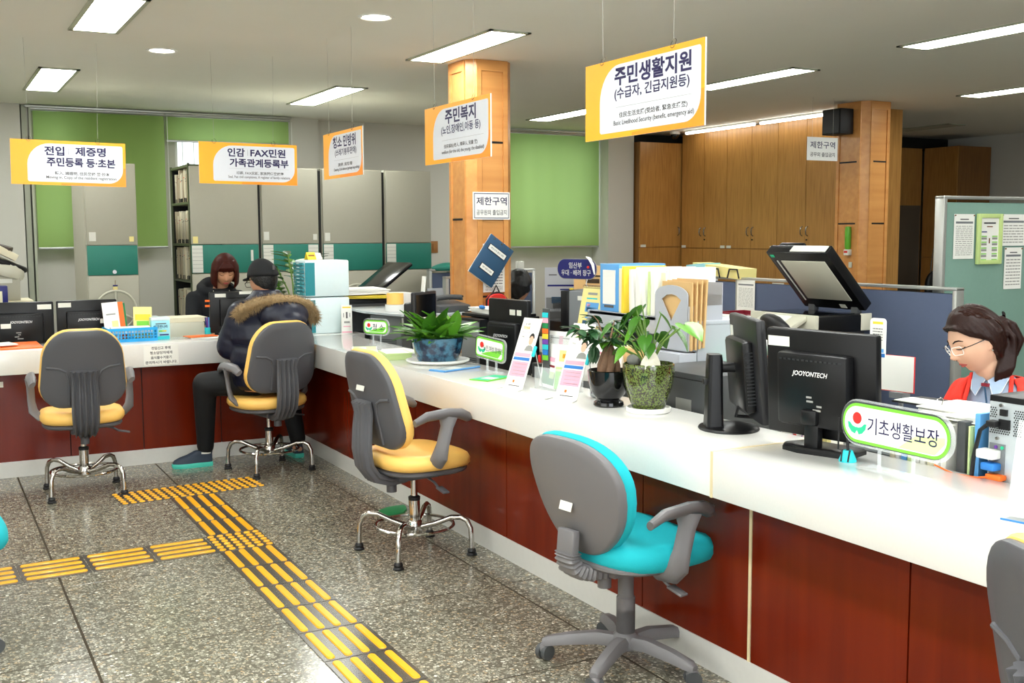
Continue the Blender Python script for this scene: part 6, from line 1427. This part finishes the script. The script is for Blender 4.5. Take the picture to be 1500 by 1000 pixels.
# ---- woman in the red cardigan (right)
HC = Vector((3.57, 2.82, 1.085)); th = R(103); s1 = 1.08
M1 = Matrix.Translation(HC) @ Matrix.Rotation(R(72), 4, 'Z') @ Matrix.Rotation(R(-24), 4, 'X') @ Matrix.Rotation(R(4), 4, 'Y')
fw = Vector((-math.sin(th), math.cos(th), 0)); sd = Vector((math.cos(th), math.sin(th), 0))
wm = thing('person', 'seated person with white glasses, red cardigan and pale blue shirt at the right edge', 'person', (3.75, 2.8, 0))
inv = Matrix.Translation((-3.75, -2.8, 0))
NB = Vector((3.66, 2.795, .93)); SH = Vector((3.68, 2.79, .885))
g = G(inv); head(g, M1, s1); g.limb([HC+Vector((.035, -.01, -.06)), NB, SH+Vector((.02, 0, -.03))], [.054, .052, .07])
oval_loft(g, [((3.8, 2.78, .46), .16, .12), ((3.79, 2.78, .56), .155, .115), ((3.75, 2.785, .68), .14, .1), ((3.71, 2.79, .8), .16, .11), (tuple(SH), .15, .075), ((3.67, 2.79, .915), .08, .05)], th)
el = {}
for q in (1, -1):
    sh = SH+sd*q*.155+Vector((0, 0, -.02)); e = sh+fw*.06+sd*q*.03+Vector((0, 0, -.25)); wr = e+fw*.2-sd*q*.07+Vector((0, 0, .11)); el[q] = (sh, e, wr)
    g.limb([sh, e, wr], [.045, .036, .026]); hand(g, wr, fw*.9-sd*q*.2+Vector((0, 0, -.12)), (0, 0, -1), .95, .35, -q)
    hp_ = Vector((3.8, 2.78, .48))+sd*q*.09; kn = hp_+fw*.4+Vector((0, 0, .0)); an = kn+Vector((0, 0, -.4))+fw*.02; g.limb([hp_, kn, an], [.085, .06, .04]); g.limb([an+Vector((0, 0, -.03)), an+fw*.16+Vector((0, 0, -.045))], [.035, .025])
remesh(g, 'body', 'skin', wm, .0052, 3)
face_parts(wm, inv @ M1, s1, 'hair_brown')
g = G(inv); zh1 = interp([(0, .072), (30, .066), (50, .05), (68, .03), (82, .012), (92, -.002), (100, -.045), (125, -.085), (180, -.1)])
hair_cap(g, M1, s1, zh1, off=.02, amp=.003)
def L1(*p): return [M1 @ (Vector(q)*s1) for q in p]
# side-swept strands from the parting and a wavy tail to the shoulder
random.seed(21)
for k in range(7): g.tube(L1((.02-.004*k, .085-.006*k, .085+.003*k), (-.03, .075-.008*k, .085), (-.066, .045-.008*k, .045), (-.084, .0-.01*k, .012), (-.07, -.06, -.005)), .008, 8, rr=[.004, .008, .0085, .008, .007])
for k in range(6): g.tube(L1((.02, .085-.006*k, .088), (.055, .06-.007*k, .07), (.078, .02-.01*k, .03), (.075, -.04, .0)), .008, 8, rr=[.004, .008, .008, .007])
for q in (-1, 1):
    for k in range(6):
        a = .012*k; g.tube(L1((q*.05, -.085-.004*k, .03), (q*(.066-.004*k), -.1, -.03), (q*(.06-.002*k), -.08+.008*k, -.09), (q*(.068-.003*k), -.055+.011*k, -.125), (q*(.062-.004*k), -.035+.01*k, -.155)), .014, 8, rr=[.01, .014, .014, .011, .004])
for k in range(7): g.tube(L1((.03-.01*k, -.1, .045), (.035-.012*k, -.13, .0), (.035-.012*k, -.135, -.06), (.03-.01*k, -.1, -.11)), .016, 8, rr=[.012, .02, .02, .008])
remesh(g, 'hair', 'hair_brown', wm, .0048, 2)
strands(inv, M1, s1, wm, 'hair_strand', 'hair_light', 230, .0205, [(.02, .088, .088)])
G(inv).tube(L1((-.02, -.128, .05), (.0, -.138, .035), (.02, -.13, .02)), .009, 8, flat=.6).out('hair_clip', 'black_gloss', wm)
gl = G(inv)
for q in (-1, 1):
    gl.tube(L1(*[(q*(.031+x_), .101-.006*abs(x_+.02)*30*.2-.012*(x_ > .01), .004+z_) for x_, z_ in rrect(.048, .03, .012, n=3)]), .0016, 6, loop=True)
gl.tube(L1((-.008, .108, .01), (0, .112, .012), (.008, .108, .01)), .0016, 6)
gl.out('glasses_frame', 'white', wm)
for q in (-1, 1): G(inv).tube(L1((q*.054, .095, .012), (q*.072, .06, .012), (q*.083, .0, .012), (q*.082, -.02, .0)), .0018, 6).out('glasses_temple', 'black_gloss', wm)
for q in (-1, 1): G(inv).ball(M1 @ (Vector((q*.083, -.0, -.034))*s1), .004, 10, 8).out('earring', 'chrome', wm)
# shirt
g = G(inv); oval_loft(g, [((3.8, 2.78, .45), .17, .13), ((3.75, 2.785, .68), .15, .11), ((3.705, 2.79, .8), .17, .118), ((3.68, 2.79, .885), .16, .085), ((3.668, 2.793, .925), .085, .068), ((3.66, 2.795, .95), .066, .06)], th)
remesh(g, 'shirt', 'shirt', wm, .008, 3)
cf = SH+fw*.098
for q in (1, -1):
    a = NB+fw*.066+Vector((0, 0, .005)); P = [a+sd*q*.006, a+sd*q*.05+Vector((0, 0, .035))-fw*.02, a+sd*q*.075+Vector((0, 0, .02))-fw*.04, a+sd*q*.06+Vector((0, 0, -.04))+fw*.0, a+sd*q*.035+Vector((0, 0, -.062))+fw*.014]
    gg = G(inv); gg.rings([[p for p in P], [p+fw*.006 for p in P]]); gg.out('collar', 'shirt', wm); G(inv).tube([p+fw*.007 for p in P[2:]]+[P[0]+fw*.007], .0014, 5).out('collar_piping', 'logo_white', wm)
G(inv).tube([NB+fw*.085+Vector((0, 0, -.02)), SH+fw*.105+Vector((0, 0, -.03)), Vector((3.7, 2.79, .76))+fw*.128, Vector((3.73, 2.785, .68))+fw*.124], .004, 6).out('placket', 'folder_blue', wm)
G(inv).box(NB+fw*.08+Vector((0, 0, -.012)), (.012, .03, .012)).out('collar_tag', 'maroon', wm)
# cardigan
g = G(inv); c_shell(g, [((3.8, 2.78, .44), .2, .16), ((3.75, 2.785, .66), .185, .14), ((3.71, 2.79, .78), .195, .145), ((3.685, 2.79, .86), .195, .125), ((3.675, 2.79, .91), .155, .1), ((3.668, 2.793, .945), .098, .085)], th, [34, 32, 30, 34, 44, 60], .02)
for q in (1, -1):
    sh, e, wr = el[q]; g.limb([sh-sd*q*.02+Vector((0, 0, .0)), sh+sd*q*.01+Vector((0, 0, -.06)), e, wr-fw*.03], [.062, .062, .05, .037])
remesh(g, 'cardigan', 'cardigan', wm, .008, 5)
for q in (1, -1): G(inv).tube([Vector(p) for p in ((3.668, 2.793, .95), (3.68, 2.79, .9), (3.69, 2.79, .84), (3.72, 2.79, .74), (3.76, 2.785, .6))] if False else [NB+sd*q*.078+fw*.03+Vector((0, 0, .02)), SH+sd*q*.085+fw*.092+Vector((0, 0, -.005)), SH+sd*q*.095+fw*.118+Vector((0, 0, -.08)), Vector((3.75, 2.785, .66))+sd*q*.105+fw*.12], .014, 8, flat=.6).out('ribbed_edge', 'cardigan', wm)
g = G(inv)
for q in (1, -1):
    hp_ = Vector((3.8, 2.78, .48))+sd*q*.09; g.limb([hp_, hp_+fw*.4, hp_+fw*.42+Vector((0, 0, -.36))], [.1, .072, .055])
remesh(g, 'trousers', 'trousers', wm, .012, 4)
t = thing('office_chair', 'black office chair carrying the seated woman, seen at the right picture edge', 'chair', (3.9, 2.7, 0), th); G().pillow(rrect(.46, .44, .12), .08, warp=lambda x, y, zz: (x, y+.05, zz+.36)).out('seat', 'black_rubber', t); G().pillow(rrect(.46, .5, .16), .06, warp=lambda x, y, zz: (x, -.23+zz+.3*x*x, y+.68)).out('backrest', 'black_rubber', t); G().tube([(0, -.1, .34), (0, -.27, .4), (0, -.27, .6)], .02, 8).out('back_post', 'black_rubber', t); caster_base(t, 'black_rubber', .45)

# ---- clerk in the black hooded top
HC = Vector((2.045, 8.36, 1.235)); M2 = Matrix.Translation(HC) @ Matrix.Rotation(R(172), 4, 'Z') @ Matrix.Rotation(R(-26), 4, 'X'); s2 = 1.05
ck = thing('person', 'clerk with reddish bobbed hair and black hooded top behind the left counter', 'person', (2.0, 8.5, 0)); inv = Matrix.Translation((-2.0, -8.5, 0))
g = G(inv); head(g, M2, s2); g.limb([(2.04, 8.4, 1.17), (2.02, 8.45, 1.08)], [.05, .055])
oval_loft(g, [((2.0, 8.56, .46), .16, .12), ((2.0, 8.54, .7), .14, .1), ((2.0, 8.5, .92), .16, .11), ((2.0, 8.47, 1.04), .16, .07), ((2.01, 8.46, 1.08), .07, .05)], 0)
A = {1: [(1.83, 8.47, 1.02), (1.78, 8.33, .8), (1.82, 8.0, .84)], -1: [(2.17, 8.47, 1.02), (2.24, 8.32, .8), (2.1, 8.05, .84)]}
for q in (1, -1): g.limb(A[q], [.045, .036, .026]); hand(g, A[q][2], (-.1*q, -1, -.15), (0, 0, -1), .95, .6, q)
for q in (1, -1): g.limb([(2+.09*q, 8.56, .48), (2+.09*q, 8.3, .48), (2+.09*q, 8.32, .08)], [.085, .06, .04]); g.limb([(2+.09*q, 8.32, .04), (2+.09*q, 8.16, .035)], [.035, .028])
remesh(g, 'body', 'skin_tan', ck, .006, 3); face_parts(ck, inv @ M2, s2, 'hair_red')
g = G(inv); hair_cap(g, M2, s2, interp([(0, .048), (25, .045), (40, .03), (55, .0), (65, -.04), (80, -.08), (180, -.11)]), off=.022, amp=.002)
for k in range(46):
    ps = R(50+260*k/45); x_, y_ = math.sin(ps), math.cos(ps); g.tube([M2 @ (Vector(p)*s2) for p in ((x_*.06, y_*.07, .1), (x_*.088, y_*.108, .04), (x_*.092, y_*.108, -.03), (x_*.09, y_*.1, -.085), (x_*.078, y_*.085, -.115))], .01, 6, rr=[.008, .011, .012, .012, .005])
for k in range(13):
    x_ = -.05+.1*k/12; g.tube([M2 @ (Vector(p)*s2) for p in ((x_*.4, .075, .105), (x_*.9, .1, .075), (x_*1.1, .1-abs(x_)*.3, .038))], .008, 6, rr=[.006, .008, .003])
remesh(g, 'hair', 'hair_red', ck, .005, 2)
g = G(inv); oval_loft(g, [((2.0, 8.56, .44), .19, .15), ((2.0, 8.54, .7), .17, .135), ((2.0, 8.5, .92), .19, .14), ((2.0, 8.47, 1.05), .18, .1), ((2.01, 8.46, 1.1), .1, .08)], 0)
for q in (1, -1): a = A[q]; g.limb([a[0], a[1], (a[2][0], a[2][1]+.03, a[2][2])], [.065, .055, .04])
g.tube([(2.0+.115*math.cos(t_), 8.47+.1*math.sin(t_), 1.1+.035*math.sin(t_)) for t_ in [k*math.pi/10 for k in range(20)]], .036, 10, loop=True); g.ball((2.0, 8.58, 1.1), (.12, .07, .09))
remesh(g, 'hooded_top', 'hoodie', ck, .01, 4)
G(inv).tube([(2.012, 8.33, 1.08), (2.01, 8.345, 1.0), (2.01, 8.36, .9)], .004, 6).out('zip', 'chrome', ck)
for x_ in (1.95, 2.07): G(inv).ball((x_, 8.345, 1.085), .006, 8, 6).out('eyelet', 'chrome', ck)
t = thing('office_chair', 'office chair hidden under the clerk in the black hooded top', 'chair', (2.0, 8.6, 0), R(180)); G().pillow(rrect(.42, .36, .12), .06, warp=lambda x, y, zz: (x, y+.03, zz+.385)).out('seat', 'black_rubber', t); caster_base(t, 'black_rubber', .47, r0=.2)

# ---- customer in the puffer jacket
HC = Vector((1.955, 6.99, 1.215)); M3 = Matrix.Translation(HC) @ Matrix.Rotation(R(24), 4, 'Z') @ Matrix.Rotation(R(-18), 4, 'X'); s3 = 1.04
mn = thing('person', 'customer in black cap and dark blue puffer jacket with fur hood, seated back to us', 'person', (1.93, 6.85, 0)); inv = Matrix.Translation((-1.93, -6.85, 0))
g = G(inv); head(g, M3, s3); g.limb([(1.96, 6.96, 1.14), (1.955, 6.93, 1.06)], [.056, .06])
oval_loft(g, [((1.93, 6.83, .52), .17, .13), ((1.94, 6.84, .7), .16, .12), ((1.95, 6.87, .9), .19, .12), ((1.955, 6.9, 1.02), .18, .08), ((1.955, 6.92, 1.07), .08, .05)], 0)
A = {-1: [(1.78, 6.88, 1.0), (1.715, 6.93, .8), (1.79, 7.26, .855)], 1: [(2.14, 6.9, 1.0), (2.19, 6.98, .8), (2.1, 7.28, .855)]}
for q in (-1, 1): g.limb(A[q], [.05, .042, .03]); hand(g, A[q][2], (-.1*q, 1, -.05), (0, 0, -1), 1, .4, -q)
Lg = {-1: [(1.84, 6.86, .575), (1.56, 6.99, .56), (1.585, 7.14, .13)], 1: [(2.02, 6.88, .57), (2.15, 7.2, .52), (2.2, 7.12, .13)]}
for q in (-1, 1): g.limb(Lg[q], [.085, .06, .042])
g.limb([(1.59, 7.15, .06), (1.46, 7.17, .04)], [.036, .028]); g.limb([(2.2, 7.11, .06), (2.21, 7.25, .04)], [.036, .028])
remesh(g, 'body', 'skin_tan', mn, .006, 3); face_parts(mn, inv @ M3, s3, 'hair_black')
g = G(inv); hair_cap(g, M3, s3, interp([(0, .06), (60, .03), (80, .0), (95, -.03), (130, -.07), (180, -.085)]), off=.01, amp=.0015); remesh(g, 'hair', 'hair_black', mn, .006, 2)
g = G(inv); hair_cap(g, M3, s3, interp([(0, .035), (60, .03), (110, .012), (180, -.01)]), off=.022, amp=0)
g.rings([[M3 @ (Vector((x_*1.0, y_, z_-.18*x_*x_*8))*s3) for x_, y_ in [(.075*math.cos(t_), .075+.075*math.sin(t_)) for t_ in [math.pi*k/12 for k in range(13)]]] for z_ in (.036, .046)])
remesh(g, 'cap', 'cap', mn, .005, 3)
G(inv).box(M3 @ (Vector((.0, -.122, .045))*s3), (.012, .004, .03)).out('cap_badge', 'grey_ink', mn)
G(inv).tube([M3 @ (Vector(p)*s3) for p in ((-.085, -.01, .005), (-.08, .05, .012), (-.062, .1, .01))], .003, 6).tube([M3 @ (Vector((-.035+x_, .105, .0+z_))*s3) for x_, z_ in rrect(.05, .03, .012, n=3)], .002, 6, loop=True).out('glasses', 'black_gloss', mn)
g = G(inv)
oval_loft(g, [((1.94, 6.84, .53), .2, .17), ((1.94, 6.83, .56), .235, .2), ((1.94, 6.83, .62), .25, .2), ((1.94, 6.835, .665), .23, .185), ((1.945, 6.84, .7), .25, .2), ((1.95, 6.85, .77), .255, .2), ((1.95, 6.855, .815), .24, .185), ((1.95, 6.86, .86), .26, .195), ((1.955, 6.87, .94), .265, .18), ((1.955, 6.88, 1.02), .24, .145), ((1.955, 6.9, 1.08), .17, .11), ((1.955, 6.92, 1.13), .1, .09), ((1.955, 6.93, 1.155), .085, .085)], 0)
for q in (-1, 1):
    a, b, c_ = [Vector(v) for v in A[q]]; pts = []; rr_ = []
    for p0, p1, r0, r1 in ((a, b, .095, .09), (b, c_, .088, .062)):
        for k in range(8): f = k/7; pts.append(p0*(1-f)+p1*f); rr_.append((r0*(1-f)+r1*f)*(1-.14*(k % 2)))
    g.limb(pts, rr_, 16)
g.ball((2.0, 6.69, 1.0), (.16, .08, .1), 20, 12); g.ball((2.03, 6.645, .965), (.1, .06, .065), 16, 10)
remesh(g, 'puffer_jacket', 'puffer', mn, .0095, 4)
# quilting seams on the back
for z_ in (.665, .815):
    G(inv).tube([(1.945+.238*math.cos(R(a_)), 6.84+.19*math.sin(R(a_))-.006, z_+.006*math.sin(a_*.1)) for a_ in range(190, 351, 10)], .004, 5).out('quilt_seam', 'puffer', mn)
FP = [Vector(p) for p in ((1.725, 6.79, 1.0), (1.755, 6.74, 1.05), (1.84, 6.70, 1.09), (1.95, 6.68, 1.105), (2.07, 6.69, 1.095), (2.17, 6.73, 1.06), (2.225, 6.79, 1.0), (2.235, 6.82, .95))]
g = G(inv); g.tube(FP, .03, 12); g.out('fur_base', 'fur', mn)
g = G(inv); random.seed(9)
for k in range(3600):
    f = random.random()*(len(FP)-1); i = int(f); p = FP[i].lerp(FP[min(i+1, len(FP)-1)], f-i); tn = (FP[min(i+1, len(FP)-1)]-FP[i]).normalized()
    v = Vector((random.gauss(0, 1), random.gauss(0, 1), random.gauss(0, 1))); v = (v-tn*v.dot(tn)*.7).normalized(); u = v.orthogonal().normalized()*.0016; b = p+v*.022; e = p+v*random.uniform(.045, .066)+Vector((0, 0, -.012))+tn*random.uniform(-.012, .012); x3 = v.cross(u)
    a_, b_, c_, d_ = g._v(b+u), g._v(b-u*.5+x3), g._v(b-u*.5-x3), g._v(e); g.face((a_, b_, d_)); g.face((b_, c_, d_)); g.face((c_, a_, d_))
o = g.out('hood_fur', 'fur', mn, smooth=False); o['kind'] = 'stuff'
g = G(inv)
for q in (-1, 1): p = Lg[q]; g.limb([p[0], p[1], p[2]], [.1, .078, .055])
remesh(g, 'trousers', 'trousers', mn, .01, 4)
def shoe(par, c, d):
    c = Vector(c); a = math.atan2(d[1], d[0]); M = inv @ Matrix.Translation(c) @ Matrix.Rotation(a, 4, 'Z')
    ol = [(-.09, 0), (-.085, .03), (-.05, .037), (.02, .036), (.08, .045), (.14, .038), (.17, .015), (.172, -.01), (.14, -.038), (.08, -.046), (.02, -.036), (-.05, -.037), (-.085, -.03)]
    sh = G(M).rings([[(x*q, y*q, z) for x, y in ol] for z, q in ((0, .96), (.01, 1.0), (.026, 1.0), (.03, .97))]).out('sole', 'shoe_sole', par)
    G(M).rings([[(x*q-sx, y*w_, z) for x, y in ol] for z, q, w_, sx in ((.028, .97, .96, 0), (.05, .93, .9, .003), (.068, .8, .8, .015), (.082, .62, .72, .03), (.1, .48, .66, .045), (.105, .44, .6, .047))]).out('shoe', 'shoe', par)
    for k in range(4): G(M).tube([(.02+.022*k-.02, -.026, .094-.009*k), (.03+.022*k-.02, 0, .102-.010*k), (.02+.022*k-.02, .026, .094-.009*k)], .0035, 6).out('lace', 'shoe_sole', par)
    G(M).cyl((-.042, 0, .085), (-.042, 0, .16), .04, .044, n=16).out('sock', 'sock', par)
    G(M).box((.0, -.041, .055), (.03, .004, .03), bev=.006).out('side_badge', 'shoe_sole', par)
shoe(mn, (1.54, 7.143, .0), (-1, .05)); shoe(mn, (2.2, 7.165, 0), (.0, 1))

# ---- black haired office worker far behind
HC = Vector((4.2, 7.62, 1.08)); M4 = Matrix.Translation(HC) @ Matrix.Rotation(R(-75), 4, 'Z') @ Matrix.Rotation(R(-12), 4, 'X')
wk = thing('person', 'black haired office worker in a brown jacket turned away in the middle of the office', 'person', (4.1, 7.65, 0)); inv = Matrix.Translation((-4.1, -7.65, 0))
g = G(inv); head(g, M4, 1.05); g.limb([(4.17, 7.63, 1.02), (4.13, 7.64, .95)], [.05, .055])
oval_loft(g, [((4.08, 7.66, .46), .16, .12), ((4.09, 7.66, .7), .15, .11), ((4.1, 7.65, .88), .18, .1), ((4.11, 7.65, .95), .08, .06)], R(-75))
g.limb([(4.07, 7.48, .88), (4.15, 7.42, .68), (4.35, 7.35, .78)], [.05, .04, .03]); hand(g, (4.35, 7.35, .78), (1, -.1, -.1), (0, 0, -1), .95, .5, 1); g.limb([(4.15, 7.82, .88), (4.25, 7.82, .68), (4.45, 7.68, .78)], [.05, .04, .03]); hand(g, (4.45, 7.68, .78), (1, -.1, -.1), (0, 0, -1), .95, .5, -1)
for q in (-.1, .1): g.limb([(4.08, 7.66+q, .46), (4.45, 7.6+q, .46), (4.45, 7.6+q, .06)], [.085, .06, .04])
remesh(g, 'body', 'skin_tan', wk, .008, 3)
g = G(inv); hair_cap(g, M4, 1.05, interp([(0, .05), (60, .03), (80, .0), (95, -.05), (130, -.09), (180, -.11)]), off=.03, amp=.004, freq=14)
random.seed(2)
for k in range(60):
    a_ = random.uniform(0, 6.28); e_ = random.uniform(-.2, 1.4); p = Vector((math.cos(e_)*math.cos(a_)*.09, math.cos(e_)*math.sin(a_)*.105-.015, math.sin(e_)*.125))
    if p.y < .06 or p.z > .05: g.ball(M4 @ (p*1.05), .022, 8, 6)
remesh(g, 'hair', 'hair_black', wk, .008, 3)
g = G(inv); oval_loft(g, [((4.08, 7.66, .44), .2, .16), ((4.09, 7.66, .7), .19, .15), ((4.1, 7.65, .86), .21, .14), ((4.11, 7.65, .93), .15, .1), ((4.13, 7.645, .985), .08, .075)], R(-75)); g.limb([(4.07, 7.47, .87), (4.15, 7.41, .68), (4.3, 7.36, .77)], [.075, .062, .045]); g.limb([(4.15, 7.83, .87), (4.25, 7.83, .68), (4.4, 7.7, .77)], [.075, .062, .045]); g.tube([(4.13+.075*math.cos(t_), 7.645+.075*math.sin(t_), .985) for t_ in [k*math.pi/8 for k in range(16)]], .02, 8, loop=True)
remesh(g, 'jacket', 'jacket_brown', wk, .01, 4)
g = G(inv)
for q in (-.1, .1): g.limb([(4.08, 7.66+q, .46), (4.45, 7.6+q, .46), (4.45, 7.6+q, .1)], [.1, .075, .055])
remesh(g, 'trousers', 'mid_grey', wk, .014, 3)
t = thing('office_chair', 'dark office chair of the black haired worker', 'chair', (4.05, 7.66, 0), R(-75)); G().pillow(rrect(.44, .42, .12), .06, warp=lambda x, y, zz: (x, y+.03, zz+.35)).out('seat', 'black_rubber', t); caster_base(t, 'black_rubber', .45)
# distinct places for look-alike labels where the row shows them apart
